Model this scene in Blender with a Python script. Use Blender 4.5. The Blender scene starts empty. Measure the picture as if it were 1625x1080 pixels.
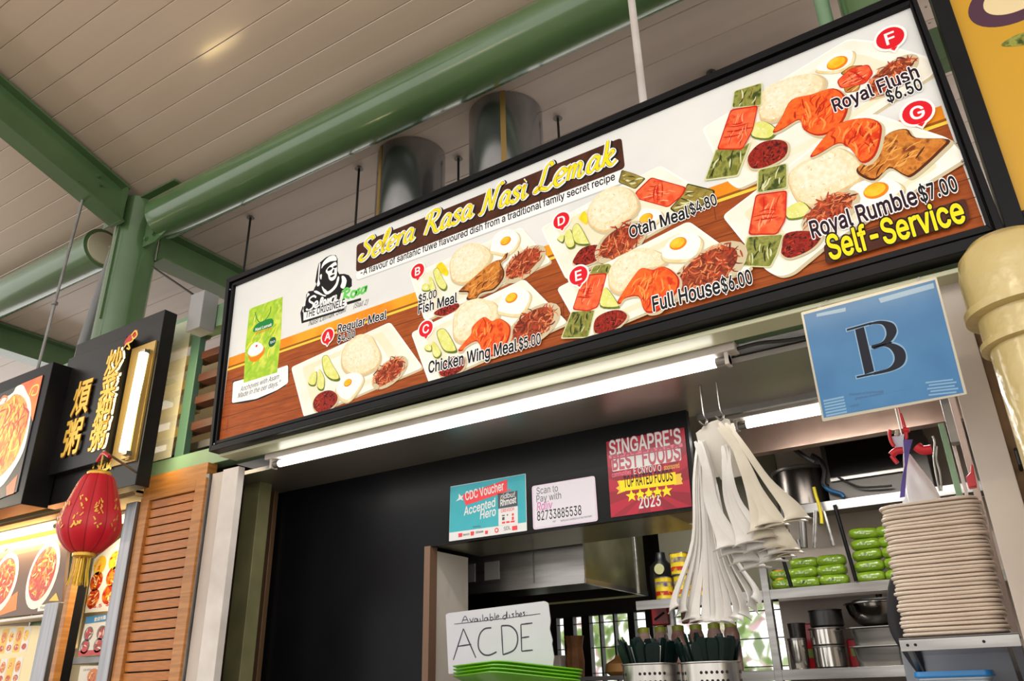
import bpy, bmesh, math, random
import numpy as np
from mathutils import Vector, Matrix
from mathutils.geometry import tessellate_polygon, delaunay_2d_cdt
random.seed(7)
S = bpy.context.scene
COL = S.collection

# ------------------------------------------------------------------ camera, sky, exposure
cam = bpy.data.objects.new('camera', bpy.data.cameras.new('camera'))
COL.objects.link(cam)
cam.data.sensor_width = 36.0
cam.data.lens = 36.0 * 1252.3 / 1625.0
cam.data.clip_start = 0.05
cam.matrix_world = Matrix(((0.84624, 0.23696, 0.47722, 0.0), (0.53223, -0.33422, -0.77784, 0.0),
                           (-0.02482, 0.91222, -0.40895, 1.40), (0, 0, 0, 1)))
S.camera = cam
WORLD_STRENGTH = 2.0
w = bpy.data.worlds.new('overcast_sky'); S.world = w; w.use_nodes = True
w.node_tree.nodes['Background'].inputs[0].default_value = (1.0, 0.97, 0.93, 1)
w.node_tree.nodes['Background'].inputs[1].default_value = WORLD_STRENGTH
S.view_settings.view_transform = 'Standard'
S.view_settings.look = 'None'
S.view_settings.gamma = 1.0
S.view_settings.use_curve_mapping = False
S.view_settings.exposure = 0.0
SIGN_GLOW = 0.10        # backlight of the menu sign

# ------------------------------------------------------------------ helpers
def lin(c):
    return tuple(((v / 255) / 12.92 if v / 255 <= 0.04045 else ((v / 255 + 0.055) / 1.055) ** 2.4) for v in c)

MATS = {}
def mat(name, c, rough=0.5, metal=0.0, c2=None, scale=8.0, stretch=(1, 1, 1), bump=0.0, glow=0.0, coat=0.0, lo=0.35, hi=0.65,
        detail=3.0, trans=0.0, bscale=None, ramp=None, alpha=1.0, spec=0.5):
    """Principled material; c2 mixes in a second colour by noise; glow adds emission of the same colour."""
    if name in MATS: return MATS[name]
    m = bpy.data.materials.new(name); m.use_nodes = True
    nt = m.node_tree; b = nt.nodes['Principled BSDF']
    b.inputs['Roughness'].default_value = rough
    b.inputs['Metallic'].default_value = metal
    b.inputs['Specular IOR Level'].default_value = spec
    b.inputs['Coat Weight'].default_value = coat
    b.inputs['Coat Roughness'].default_value = 0.12
    b.inputs['Transmission Weight'].default_value = trans
    b.inputs['Alpha'].default_value = alpha
    col = (*lin(c), 1)
    b.inputs['Base Color'].default_value = col
    if glow: b.inputs['Emission Color'].default_value = col; b.inputs['Emission Strength'].default_value = glow
    if c2 is not None or bump:
        tc = nt.nodes.new('ShaderNodeTexCoord'); mp = nt.nodes.new('ShaderNodeMapping')
        mp.inputs['Scale'].default_value = stretch
        nt.links.new(tc.outputs['Object'], mp.inputs['Vector'])
        n = nt.nodes.new('ShaderNodeTexNoise'); n.inputs['Scale'].default_value = scale; n.inputs['Detail'].default_value = detail
        nt.links.new(mp.outputs['Vector'], n.inputs['Vector'])
        if c2 is not None:
            r = nt.nodes.new('ShaderNodeValToRGB'); r.color_ramp.elements[0].position = lo; r.color_ramp.elements[1].position = hi
            r.color_ramp.elements[0].color = col; r.color_ramp.elements[1].color = (*lin(c2), 1)
            for p, cc in (ramp or []):
                e = r.color_ramp.elements.new(p); e.color = (*lin(cc), 1)
            nt.links.new(n.outputs['Fac'], r.inputs['Fac'])
            nt.links.new(r.outputs['Color'], b.inputs['Base Color'])
            if glow: nt.links.new(r.outputs['Color'], b.inputs['Emission Color'])
        if bump:
            bn = nt.nodes.new('ShaderNodeBump'); bn.inputs['Strength'].default_value = bump; bn.inputs['Distance'].default_value = 0.02
            src = n
            if bscale:
                src = nt.nodes.new('ShaderNodeTexNoise'); src.inputs['Scale'].default_value = bscale
                nt.links.new(mp.outputs['Vector'], src.inputs['Vector'])
            nt.links.new(src.outputs['Fac'], bn.inputs['Height'])
            nt.links.new(bn.outputs['Normal'], b.inputs['Normal'])
    MATS[name] = m
    return m

def lamp_mat(name, c, strength):
    m = bpy.data.materials.new(name); m.use_nodes = True
    b = m.node_tree.nodes['Principled BSDF']
    b.inputs['Base Color'].default_value = (0.9, 0.9, 0.9, 1)
    b.inputs['Emission Color'].default_value = (*lin(c), 1); b.inputs['Emission Strength'].default_value = strength
    return m

def pm(name, c, c2=None, scale=60.0, **k):
    """ink on the backlit menu sign"""
    k.setdefault('rough', 0.5); k.setdefault('spec', 0.18)
    return mat('print_' + name, c, c2=c2, scale=scale, glow=SIGN_GLOW, **k)

def smooth_poly(p, n=4):
    """closed Catmull-Rom through 2-D points"""
    out = []; N = len(p)
    for i in range(N):
        a, b, c, d = (Vector(p[(i + j - 1) % N]) for j in range(4))
        for k in range(n):
            t = k / n
            out.append(tuple(0.5 * ((2 * b) + (c - a) * t + (2 * a - 5 * b + 4 * c - d) * t * t + (3 * b - a - 3 * c + d) * t ** 3)))
    return out

def smooth_path(p, n=6):
    out = []; N = len(p); V = [Vector(q) for q in p]
    for i in range(N - 1):
        a, b, c, d = V[max(i - 1, 0)], V[i], V[i + 1], V[min(i + 2, N - 1)]
        for k in range(n):
            t = k / n
            out.append(0.5 * ((2 * b) + (c - a) * t + (2 * a - 5 * b + 4 * c - d) * t * t + (3 * b - a - 3 * c + d) * t ** 3))
    out.append(V[-1])
    return out

def round_poly(p, r=0.01, n=4):
    """polygon with rounded corners"""
    out = []; N = len(p)
    for i in range(N):
        a, b, c = Vector(p[i - 1]), Vector(p[i]), Vector(p[(i + 1) % N])
        u, v = (a - b), (c - b)
        rr = min(r, u.length * 0.45, v.length * 0.45)
        p0, p1 = b + u.normalized() * rr, b + v.normalized() * rr
        for k in range(n + 1):
            t = k / n
            out.append(tuple(p0 * (1 - t) ** 2 + b * 2 * t * (1 - t) + p1 * t * t))
    return out

def ellipse(cx, cz, rx, rz, n=24, rot=0.0, a0=0, a1=2 * math.pi):
    o = []
    for i in range(n):
        a = a0 + (a1 - a0) * i / n
        x, z = rx * math.cos(a), rz * math.sin(a)
        o.append((cx + x * math.cos(rot) - z * math.sin(rot), cz + x * math.sin(rot) + z * math.cos(rot)))
    return o

class MB:
    """collects shapes in world coordinates; build() links them as ONE mesh object"""
    def __init__(s): s.v = []; s.f = []; s.m = []; s.mats = []
    def mi(s, m):
        if m not in s.mats: s.mats.append(m)
        return s.mats.index(m)
    def add(s, vs, fs, m):
        k = len(s.v); i = s.mi(m)
        s.v += [tuple(q) for q in vs]; s.f += [tuple(k + j for j in f) for f in fs]; s.m += [i] * len(fs)
        return s
    def box(s, x0, x1, y0, y1, z0, z1, m):
        v = [(x, y, z) for z in (z0, z1) for y in (y0, y1) for x in (x0, x1)]
        return s.add(v, [(0, 2, 3, 1), (4, 5, 7, 6), (0, 1, 5, 4), (2, 6, 7, 3), (0, 4, 6, 2), (1, 3, 7, 5)], m)
    def bar(s, a, b, w, h, m, up=(0, 0, 1)):
        """box from a to b; w across, h along up"""
        a, b, up = Vector(a), Vector(b), Vector(up)
        d = (b - a).normalized(); sx = d.cross(up).normalized(); u = sx.cross(d)
        v = [p + sx * (i * w / 2) + u * (j * h / 2) for p in (a, b) for j in (-1, 1) for i in (-1, 1)]
        return s.add(v, [(0, 1, 3, 2), (4, 6, 7, 5), (0, 4, 5, 1), (2, 3, 7, 6), (0, 2, 6, 4), (1, 5, 7, 3)], m)
    def flat(s, p, y, m):
        """print: polygon in the xz plane facing -y"""
        t = tessellate_polygon([[Vector((x, z, 0)) for x, z in p]])
        fs = []
        for a, b, c in t:
            n = (p[b][0] - p[a][0]) * (p[c][1] - p[a][1]) - (p[b][1] - p[a][1]) * (p[c][0] - p[a][0])
            fs.append((a, b, c) if n > 0 else (a, c, b))
        return s.add([(x, y, z) for x, z in p], fs, m)
    def prism(s, p, y0, y1, m):
        """polygon in xz extruded from y0 (front) to y1"""
        n = len(p)
        area = sum(p[i - 1][0] * p[i][1] - p[i][0] * p[i - 1][1] for i in range(n))
        if area < 0: p = p[::-1]
        t = tessellate_polygon([[Vector((x, z, 0)) for x, z in p]])
        v = [(x, y0, z) for x, z in p] + [(x, y1, z) for x, z in p]; fs = []
        for a, b, c in t:
            k = (p[b][0] - p[a][0]) * (p[c][1] - p[a][1]) - (p[b][1] - p[a][1]) * (p[c][0] - p[a][0])
            if k < 0: b, c = c, b
            fs += [(a, b, c), (n + a, n + c, n + b)]
        fs += [(i, n + i, n + (i + 1) % n, (i + 1) % n) for i in range(n)]
        return s.add(v, fs, m)
    def prism_dir(s, p3, d, m):
        """planar 3-D polygon extruded along vector d"""
        n = len(p3); d = Vector(d); v = [Vector(q) for q in p3]
        nn = Vector((0, 0, 0))
        for i in range(n): nn += v[i - 1].cross(v[i])
        if nn.dot(d) > 0: v = v[::-1]
        vv = v + [q + d for q in v]
        fs = [tuple(range(n)), tuple(range(2 * n - 1, n - 1, -1))] + [(i, n + i, n + (i + 1) % n, (i + 1) % n) for i in range(n)]
        return s.add(vv, fs, m)
    def tube(s, path, r, m, n=8, cap=True, flat=1.0):
        P = [Vector(q) for q in path]; vs = []; fs = []; ref = None
        for i, p in enumerate(P):
            t = (P[min(i + 1, len(P) - 1)] - P[max(i - 1, 0)]).normalized()
            if ref is None: ref = Vector((0, 0, 1)) if abs(t.z) < 0.9 else Vector((1, 0, 0))
            u = (ref - t * ref.dot(t)).normalized(); ref = u; q = t.cross(u)
            rr = r[i] if isinstance(r, (list, tuple)) else r
            for k in range(n):
                a = 2 * math.pi * k / n
                vs.append(p + u * (rr * math.cos(a)) + q * (rr * flat * math.sin(a)))
        for i in range(len(P) - 1):
            for k in range(n):
                fs.append((i * n + k, i * n + (k + 1) % n, (i + 1) * n + (k + 1) % n, (i + 1) * n + k))
        if cap: fs += [tuple(range(n))[::-1], tuple((len(P) - 1) * n + k for k in range(n))]
        return s.add(vs, fs, m)
    def lathe(s, prof, c, m, n=24, cap=(True, True)):
        vs = []; fs = []; N = len(prof)
        for r, z in prof:
            for k in range(n):
                a = 2 * math.pi * k / n
                vs.append((c[0] + r * math.cos(a), c[1] + r * math.sin(a), c[2] + z))
        for i in range(N - 1):
            for k in range(n):
                fs.append((i * n + k, i * n + (k + 1) % n, (i + 1) * n + (k + 1) % n, (i + 1) * n + k))
        if cap[0]: fs.append(tuple(range(n))[::-1])
        if cap[1]: fs.append(tuple((N - 1) * n + k for k in range(n)))
        return s.add(vs, fs, m)
    def build(s, name, parent=None, smooth=None, bevel=0.0, seg=2, origin=None):
        me = bpy.data.meshes.new(name)
        off = Vector(origin) if origin is not None else Vector((0, 0, 0))
        me.from_pydata([tuple(Vector(q) - off) for q in s.v], [], s.f)
        for m in s.mats: me.materials.append(m)
        me.polygons.foreach_set('material_index', s.m)
        me.update()
        if smooth:
            me.polygons.foreach_set('use_smooth', [True] * len(me.polygons))
            me.set_sharp_from_angle(angle=math.radians(smooth))
        o = bpy.data.objects.new(name, me); COL.objects.link(o)
        o.location = off
        if parent is not None:
            o.parent = parent; o.location = off - world_at(parent)
        if bevel:
            b = o.modifiers.new('bevel', 'BEVEL'); b.width = bevel; b.segments = seg; b.limit_method = 'ANGLE'
        return o

def world_at(o):
    p = Vector((0, 0, 0))
    while o is not None: p += o.location; o = o.parent
    return p

def tag(o, label, cat, group=None, kind=None):
    o['label'] = label; o['category'] = cat
    if group: o['group'] = group
    if kind: o['kind'] = kind
    return o

def thing(name, label, cat, loc, group=None, kind=None):
    o = bpy.data.objects.new(name, None); COL.objects.link(o); o.location = loc; o.empty_display_size = 0.05
    return tag(o, label, cat, group, kind)

def struct(o, label=None):
    o['kind'] = 'structure'
    if label: o['label'] = label
    return o

def copy_tree(o, loc, label=None, rotz=None):
    r = o.copy(); COL.objects.link(r); r.location = loc
    if label: r['label'] = label
    if rotz is not None: r.rotation_euler.z = rotz
    for ch in o.children:
        c = ch.copy(); COL.objects.link(c); c.parent = r
        for g in ch.children:
            d = g.copy(); COL.objects.link(d); d.parent = c
    return r

# ---- lettering
_TX = {}
FONT = None
try:                                   # the sans face that ships inside Blender itself
    FONT = bpy.data.fonts.load(bpy.utils.system_resource('DATAFILES', path='fonts') + '/Inter.woff2')
except Exception:
    FONT = None
def text_mesh(s, weight=0.0, res=2):
    """flat letters; weight thickens them by w around every outline edge"""
    key = (s, round(weight, 4), FONT is None)
    if key in _TX: return _TX[key]
    if weight > 0:
        vs, fs, x0, x1, z0, z1 = text_mesh(s, 0.0, res)
        vs, fs = list(vs), list(fs); w_ = weight / 0.68 * (z1 - z0 if FONT is None else text_mesh('H')[5]); cnt = {}
        for f in fs:
            for k in range(len(f)): e = (f[k - 1], f[k]); cnt[(min(e), max(e))] = cnt.get((min(e), max(e)), 0) + 1
        used = set()
        for (p, q), c in cnt.items():
            if c > 1: continue
            A, B = Vector(vs[p][:2]), Vector(vs[q][:2]); d = B - A
            if d.length < 1e-6: continue
            n = Vector((-d.y, d.x)).normalized() * w_; k = len(vs)
            dp = 2e-5 + (k // 4 % 24) * 3e-6; vs += [(*(A + n), dp), (*(A - n), dp), (*(B - n), dp), (*(B + n), dp)]; fs.append((k, k + 1, k + 2, k + 3))
            for v in (p, q):
                if v in used: continue
                used.add(v); k = len(vs); c0 = Vector(vs[v][:2]); dp = 2e-5 + (k // 3 % 24) * 3e-6
                vs += [(c0.x + w_ * math.cos(t * math.pi / 3), c0.y + w_ * math.sin(t * math.pi / 3), dp) for t in range(6)]; fs.append(tuple(range(k, k + 6)))
        _TX[key] = (vs, fs, x0, x1, z0, z1); return _TX[key]
    weight = 0.0
    cu = bpy.data.curves.new('lettering', 'FONT'); cu.body = s; cu.resolution_u = res; cu.dimensions = '2D'; cu.fill_mode = 'NONE'
    if FONT: cu.font = FONT
    o = bpy.data.objects.new('lettering', cu); COL.objects.link(o)
    dg = bpy.context.evaluated_depsgraph_get()
    me = bpy.data.meshes.new_from_object(o.evaluated_get(dg))
    P0 = np.array([q.co.xy for q in me.vertices]); E0 = np.array([tuple(e.vertices) for e in me.edges])
    cd = delaunay_2d_cdt([Vector(q) for q in P0], [tuple(map(int, e)) for e in E0], [], 1, 1e-6)
    vs = [(q[0], q[1]) for q in cd[0]]; fs = [tuple(f) for f in cd[2]]
    tc = np.array([np.mean([vs[k] for k in f], axis=0) for f in fs]); A0, B0 = P0[E0[:, 0]], P0[E0[:, 1]]      # even-odd test keeps the counters open
    up_ = (A0[:, 1] > tc[:, None, 1]) != (B0[:, 1] > tc[:, None, 1]); dy_ = np.where(B0[:, 1] == A0[:, 1], 1e-9, B0[:, 1] - A0[:, 1])
    hit = up_ & (tc[:, None, 0] < A0[:, 0] + (tc[:, None, 1] - A0[:, 1]) * (B0[:, 0] - A0[:, 0]) / dy_)
    fs = [f for f, h in zip(fs, hit.sum(1)) if h % 2]
    bpy.data.objects.remove(o); bpy.data.curves.remove(cu); bpy.data.meshes.remove(me)
    x0 = min(q[0] for q in vs); x1 = max(q[0] for q in vs); z0 = min(q[1] for q in vs); z1 = max(q[1] for q in vs)
    _TX[key] = (vs, fs, x0, x1, z0, z1)
    return _TX[key]

CAP = 0.0
def txt(mb, s, p0, p1, cap, m, y, weight=0.012, outline=0.0, om=None, shear=0.0, dy=0.00012, glyph=False):
    """letters of cap height cap from baseline point p0 to p1 (xz), on the plane y; outline: extra weight drawn behind"""
    global CAP
    CAP = text_mesh('H')[5]
    p0, p1 = Vector(p0), Vector(p1)
    d = (p1 - p0); L = d.length; d.normalize(); up = Vector((-d.y, d.x))
    _, _, bx0, bx1, bz0, bz1 = text_mesh(s, 0.0)
    sx = L / (bx1 - bx0); sz = cap / (CAP if not glyph else (bz1 - bz0)); zb = bz0 if glyph else 0.0
    for wt, mm, yy in (((weight + outline, om, y + dy),) if om else ()) + ((weight, m, y),):
        vs, fs = text_mesh(s, wt)[:2]
        o = []
        for vx, vz, *dp in vs:
            q = p0 + d * ((vx - bx0) * sx + shear * (vz - zb) * sz) + up * ((vz - zb) * sz)
            o.append((q.x, yy + (dp[0] if dp else 0.0), q.y))
        g = []
        for f in fs:
            n = sum(o[f[i - 1]][0] * o[f[i]][2] - o[f[i]][0] * o[f[i - 1]][2] for i in range(len(f)))
            g.append(f if n > 0 else f[::-1])
        mb.add(o, g, mm)

def stroke(mb, pts, wd, m, y, nib=None, n=6, taper=False):
    """pen stroke along smooth 2-D points; nib: pen angle for thick and thin strokes"""
    P = smooth_path(pts, n); vs = []
    for i, p in enumerate(P):
        t = (P[min(i + 1, len(P) - 1)] - P[max(i - 1, 0)])
        if t.length < 1e-9: t = Vector((1, 0))
        t.normalize(); nn = Vector((-t.y, t.x))
        k = 1.0
        if nib is not None: k = 0.42 + 0.58 * abs(math.sin(math.atan2(t.y, t.x) - nib))
        if taper: k *= 0.35 + 0.65 * math.sin(math.pi * min(max(i / (len(P) - 1), 0.0), 1.0))
        if i == 0 or i == len(P) - 1: k *= 0.75
        vs += [p + nn * (wd * k / 2), p - nn * (wd * k / 2)]
    fs = [(2 * i, 2 * i + 1, 2 * i + 3, 2 * i + 2) for i in range(len(P) - 1)]
    y -= random.random() * 3e-5
    mb.add([(q.x, y, q.y) for q in vs], fs, m)

# ------------------------------------------------------------------ materials of the place
M_PLANK = mat('ceiling_plank_paint', (206, 187, 170), 0.30, c2=(195, 176, 159), scale=1.3, stretch=(0.35, 3, 1), bump=0.07, bscale=2.6, coat=1.0)
M_PLANKB = mat('ceiling_plank_rear_paint', (222, 205, 196), 0.28, c2=(208, 191, 182), scale=1.3, stretch=(0.35, 3, 1), bump=0.06, bscale=2.2)
M_GREEN = mat('green_gloss_paint', (84, 113, 73), 0.15, c2=(77, 105, 67), scale=3, bump=0.03, bscale=25, coat=0.4)
M_GREENP = mat('pale_green_paint', (128, 160, 128), 0.4, c2=(116, 148, 116), scale=5)
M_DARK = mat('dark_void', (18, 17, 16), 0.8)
M_BLACKF = mat('black_frame_metal', (16, 16, 19), 0.35, c2=(22, 22, 25), scale=4, spec=.14)
M_STEEL = mat('stainless_steel', (158, 156, 153), 0.28, 0.9, c2=(136, 133, 130), scale=3, stretch=(1, 1, 12), bump=0.02)
M_STEELV = mat('upright_steel', (150, 150, 153), 0.32, 0.85, c2=(128, 128, 131), scale=4, stretch=(8, 8, .4))
M_STEELD = mat('dull_steel', (140, 138, 136), 0.42, 0.8, c2=(116, 113, 110), scale=6)
M_DUCT = mat('galvanised_duct', (168, 170, 173), 0.2, 0.92, c2=(138, 140, 143), scale=5, stretch=(1, 1, 0.4), bump=0.02)
M_BOARD = mat('black_laminate', (17, 18, 21), 0.30, c2=(13, 14, 16), scale=3, spec=.10, bump=0.015, bscale=60)
M_GREYP = mat('warm_grey_paint', (198, 186, 176), 0.5, c2=(188, 176, 166), scale=4)
M_WHITEP = mat('white_paint', (212, 205, 200), 0.45, c2=(196, 188, 182), scale=6)
M_OLIVE = mat('olive_paint', (128, 126, 88), 0.5, c2=(108, 106, 74), scale=5)
M_CREAM = mat('cream_gloss_paint', (208, 188, 130), 0.24, c2=(198, 177, 118), scale=6, bump=0.25, bscale=24, coat=0.3)
M_RUST = mat('stained_brown_wall', (126, 98, 66), 0.7, c2=(96, 72, 48), scale=9)
M_WOOD = mat('oak_wood', (186, 126, 62), 0.45, c2=(162, 104, 48), scale=5, stretch=(1, 1, 14), bump=0.02)
M_WOODD = mat('oak_slat', (190, 120, 54), 0.45, c2=(168, 102, 44), scale=5, stretch=(2, 1, 22), bump=0.02)
M_BROWN = mat('brown_slat', (92, 52, 36), 0.45, c2=(76, 42, 29), scale=6, stretch=(1, 1, 12))
M_WHITE = mat('white_plastic', (226, 224, 222), 0.4)
M_BLACK = mat('black_plastic', (22, 22, 24), 0.35)
M_WALLK = mat('kitchen_wall_paint', (206, 192, 180), 0.6, c2=(188, 174, 162), scale=3)
M_FLOOR = mat('concrete_floor', (150, 140, 128), 0.5, c2=(135, 126, 115), scale=2)
M_TUBE = lamp_mat('cool_white_tube', (255, 250, 240), 6.0)
M_TUBE2 = lamp_mat('kitchen_white_tube', (255, 250, 240), 15.0)
M_WARM = lamp_mat('warm_led_tube', (255, 222, 150), 9.0)
M_WARM2 = lamp_mat('added_warm_tube', (255, 222, 150), 30.0)
M_CABLE = mat('black_cable', (26, 24, 24), 0.5)

def area(name, loc, size, energy, color, rot=(0, 0, 0), parent=None):
    l = bpy.data.lights.new(name, 'AREA'); l.shape = 'RECTANGLE'; l.size, l.size_y = size; l.energy = energy; l.color = color
    o = bpy.data.objects.new(name, l); COL.objects.link(o); o.rotation_euler = rot
    o.location = Vector(loc) - (world_at(parent) if parent else Vector((0, 0, 0)))
    if parent: o.parent = parent
    return o

# ------------------------------------------------------------------ roof: sloping plank ceiling, steel frame
SL = 0.31; CA = math.atan(SL)
def roof_z(y): return 4.985 + SL * (2.75 - y)
def plank_mesh(name, m, wd, x0, x1, up):
    """one long ceiling board with chamfered long edges; local y across, z up"""
    h = wd / 2 - 0.0008
    prof = [(-h, 0.012), (-h, 0.0035), (-h + 0.0035, 0.0), (h - 0.0035, 0.0), (h, 0.0035), (h, 0.012)]
    b = MB(); n = len(prof)
    vs = [(x, p[0], p[1]) for x in (x0, x1) for p in prof]
    fs = [(i, (i + 1) % n, n + (i + 1) % n, n + i) for i in range(n)] + [tuple(range(n))[::-1], tuple(range(n, 2 * n))]
    b.add(vs, fs, m)
    return b
b = MB()
yb = -4.6
vs = [(-14, 3.25, roof_z(3.25) + .03), (6, 3.25, roof_z(3.25) + .03), (6, yb, roof_z(yb) + .03), (-14, yb, roof_z(yb) + .03)]
b.prism_dir(vs, (0, 0, 0.06), M_DARK)
ceiling = struct(b.build('ceiling'), 'sloping beige plank ceiling over the walkway')
pl = plank_mesh('plank', M_PLANK, 0.1675, -14, 6, 1).build('plank', ceiling)
STEP = 0.1675 * math.cos(CA)
k = 0; y = 2.72 + STEP / 2 + STEP * 3
while y > yb:
    o = pl if k == 0 else pl.copy()
    if k: COL.objects.link(o); o.parent = ceiling
    o.rotation_euler = (-CA, 0, 0); o.location = (0, y, roof_z(y)); k += 1; y -= STEP
b = MB(); b.box(-14, 3, 2.98, 8.7, 4.74, 4.80, M_DARK)
ceil2 = struct(b.build('ceiling.001'), 'flat beige plank ceiling behind the round beam')
pl2 = plank_mesh('plank', M_PLANKB, 0.27, -14, 3, 1).build('plank', ceil2)
k = 0; y = 3.06
while y < 8.5:
    o = pl2 if k == 0 else pl2.copy()
    if k: COL.objects.link(o); o.parent = ceil2
    o.location = (0, y, 4.72); k += 1; y += 0.27

def ibeam(name, a, c, depth, fw, label, m=M_GREEN, parent=None):
    """I-section from a to c, top at a/c"""
    b = MB(); t = 0.016; dz = Vector((0, 0, 1)); A, Cc = Vector(a), Vector(c)
    b.bar(A - dz * t / 2, Cc - dz * t / 2, fw, t, m)
    b.bar(A - dz * depth / 2, Cc - dz * depth / 2, t * 0.8, depth - 2 * t, m)
    b.bar(A - dz * (depth - t / 2), Cc - dz * (depth - t / 2), fw, t, m)
    return struct(b.build(name), label)

r1 = ibeam('rafter', (-5.08, 2.72, roof_z(2.72) - .03), (-5.08, -4.4, roof_z(-4.4) - .03), 0.31, 0.15, 'green sloping roof beam meeting the column head')
ibeam('rafter.001', (-5.0, 3.02, 4.71), (-5.0, 8.5, 4.71), 0.25, 0.18, 'green roof beam running back from the column')
ibeam('rafter.002', (-7.65, 3.02, 4.71), (-7.65, 8.5, 4.71), 0.25, 0.18, 'green roof beam at the far left')
# round beams
b = MB(); b.tube([(-4.80, 2.9, 4.715), (6, 2.9, 4.715)], 0.163, M_GREEN, 40)
tb = struct(b.build('round_beam', smooth=40), 'round green steel beam above the menu sign')
b = MB(); b.tube([(-14, 2.9, 4.70), (-5.56, 2.9, 4.70)], 0.155, M_GREEN, 40); b.tube([(-5.585, 2.9, 4.70), (-5.55, 2.9, 4.70)], 0.166, M_GREEN, 40)
tb2 = struct(b.build('round_beam.001', smooth=40), 'round green steel beam with a pale end cap left of the column')
b = MB(); b.tube([(-5.55, 2.9, 4.70), (-5.535, 2.9, 4.70)], 0.135, mat('cream_cap', (206, 196, 170), 0.5), 32)
b.build('end_cap', tb2, smooth=40)
# column with gussets and bolts
CX = -5.12
b = MB(); b.tube([(CX - .03, 2.9, 0), (CX, 2.9, 4.93)], 0.16, M_GREEN, 40)
column = struct(b.build('column', smooth=40), 'round green steel column')
b = MB(); b.tube([(CX, 2.9, 4.90), (CX, 2.9, 4.96)], 0.10, M_GREEN, 32); b.build('column_head', column, smooth=40)
b = MB(); b.prism([(-5.0, 4.50), (-4.82, 4.50), (-4.55, 4.62), (-4.55, 4.92), (-5.0, 4.92)], 2.87, 2.888, M_GREEN); b.box(-5.0, -4.6, 2.8, 2.99, 4.915, 4.93, M_GREEN)
b.build('gusset_plate', column)
b = MB(); b.bar((CX, 2.70, 4.66), (CX, 2.70, 4.96), 0.22, 0.014, M_GREEN, (0, 1, 0)); b.build('end_plate', column)
b = MB(); b.box(CX + .02, CX + .035, 2.73, 2.75, 3.9, 4.9, M_GREEN); b.build('seam_strip', column)
def bolt(p, d, parent, r=0.014):
    b = MB(); p = Vector(p); d = Vector(d).normalized()
    b.tube([p, p + d * 0.006], r * 1.5, M_GREEN, 10); b.tube([p + d * .006, p + d * 0.018], r, M_GREEN, 6)
    return b.build('bolt', parent)
for x, z in ((-4.93, 4.56), (-4.84, 4.57), (-4.76, 4.59), (-4.9, 4.86), (-4.8, 4.87)): bolt((x, 2.87, z), (0, -1, 0), column)
for y, z in ((2.5, .07), (2.53, .12), (2.38, .24), (2.44, .25)): bolt((-5.073, y, roof_z(y) - .03 - z), (1, 0, 0), r1, 0.012)
# second column on the right
b = MB(); b.tube([(0.02, 2.9, 2.70), (0.02, 2.9, 4.55)], 0.11, M_GREEN, 32); b.tube([(-.15, 2.88, 3.0), (-.15, 2.88, 4.6)], 0.03, M_GREENP, 16)
struct(b.build('column.001', smooth=40), 'green steel column behind the upper right corner of the menu sign')
b = MB(); b.box(-1.2, -.2, 3.80, 3.9, 4.55, 4.72, M_STEELD)
struct(b.build('trim_1'), 'grey gutter edge under the rear ceiling')
# floor, and the rain-side of the building beyond
b = MB(); b.box(-16, 10, -12, 14, -0.05, 0.0, M_FLOOR); struct(b.build('floor'), 'concrete floor')

# ------------------------------------------------------------------ the big menu sign (backlit box)
SX0, SX1, SZ0, SZ1 = -3.205, 0.160, 2.515, 3.490
sign = thing('menu_sign', 'long backlit menu signboard with black frame showing seven lettered meals', 'sign', (-1.5, 2.46, SZ0))
# the frame's inner corners (panel) and outer corners
PIN = [(-3.1941,3.4237),(0.1314,3.4689),(0.15,2.5993),(-3.1643,2.5605)]
POUT = [(-3.2448,3.473),(0.1527,3.5267),(0.1898,2.5319),(-3.1972,2.5089)]
def lerp2(a, b, t): return (a[0] + (b[0] - a[0]) * t, a[1] + (b[1] - a[1]) * t)
for i in range(4):
    b = MB(); j = (i + 1) % 4
    a0, a1, c0, c1 = POUT[i], POUT[j], PIN[i], PIN[j]
    m0, m1 = lerp2(a0, c0, .55), lerp2(a1, c1, .55)
    b.prism([a0, a1, m1, m0], 2.372, 2.44, M_BLACKF)
    n0, n1 = lerp2(a0, c0, .68), lerp2(a1, c1, .68)
    b.prism([n0, n1, c1, c0], 2.382, 2.44, M_BLACKF)
    b.prism([m0, m1, n1, n0], 2.392, 2.44, M_DARK)
    b.build('frame_bar', sign, bevel=0.002)
b = MB(); b.prism([lerp2(POUT[i], PIN[i], .3) for i in range(4)], 2.44, 2.53, mat('sign_box_metal', (196, 200, 172), 0.35)); b.build('casing', sign)
for x, z in [(0.1727,3.4246),(0.1692,3.3575),(0.1403,2.8199),(-3.2001,3.3965),(-3.1593,2.5409)]:
    b = MB(); b.tube([(x, 2.373, z), (x, 2.369, z)], 0.004, M_STEEL, 8); b.build('screw', sign)

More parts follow.
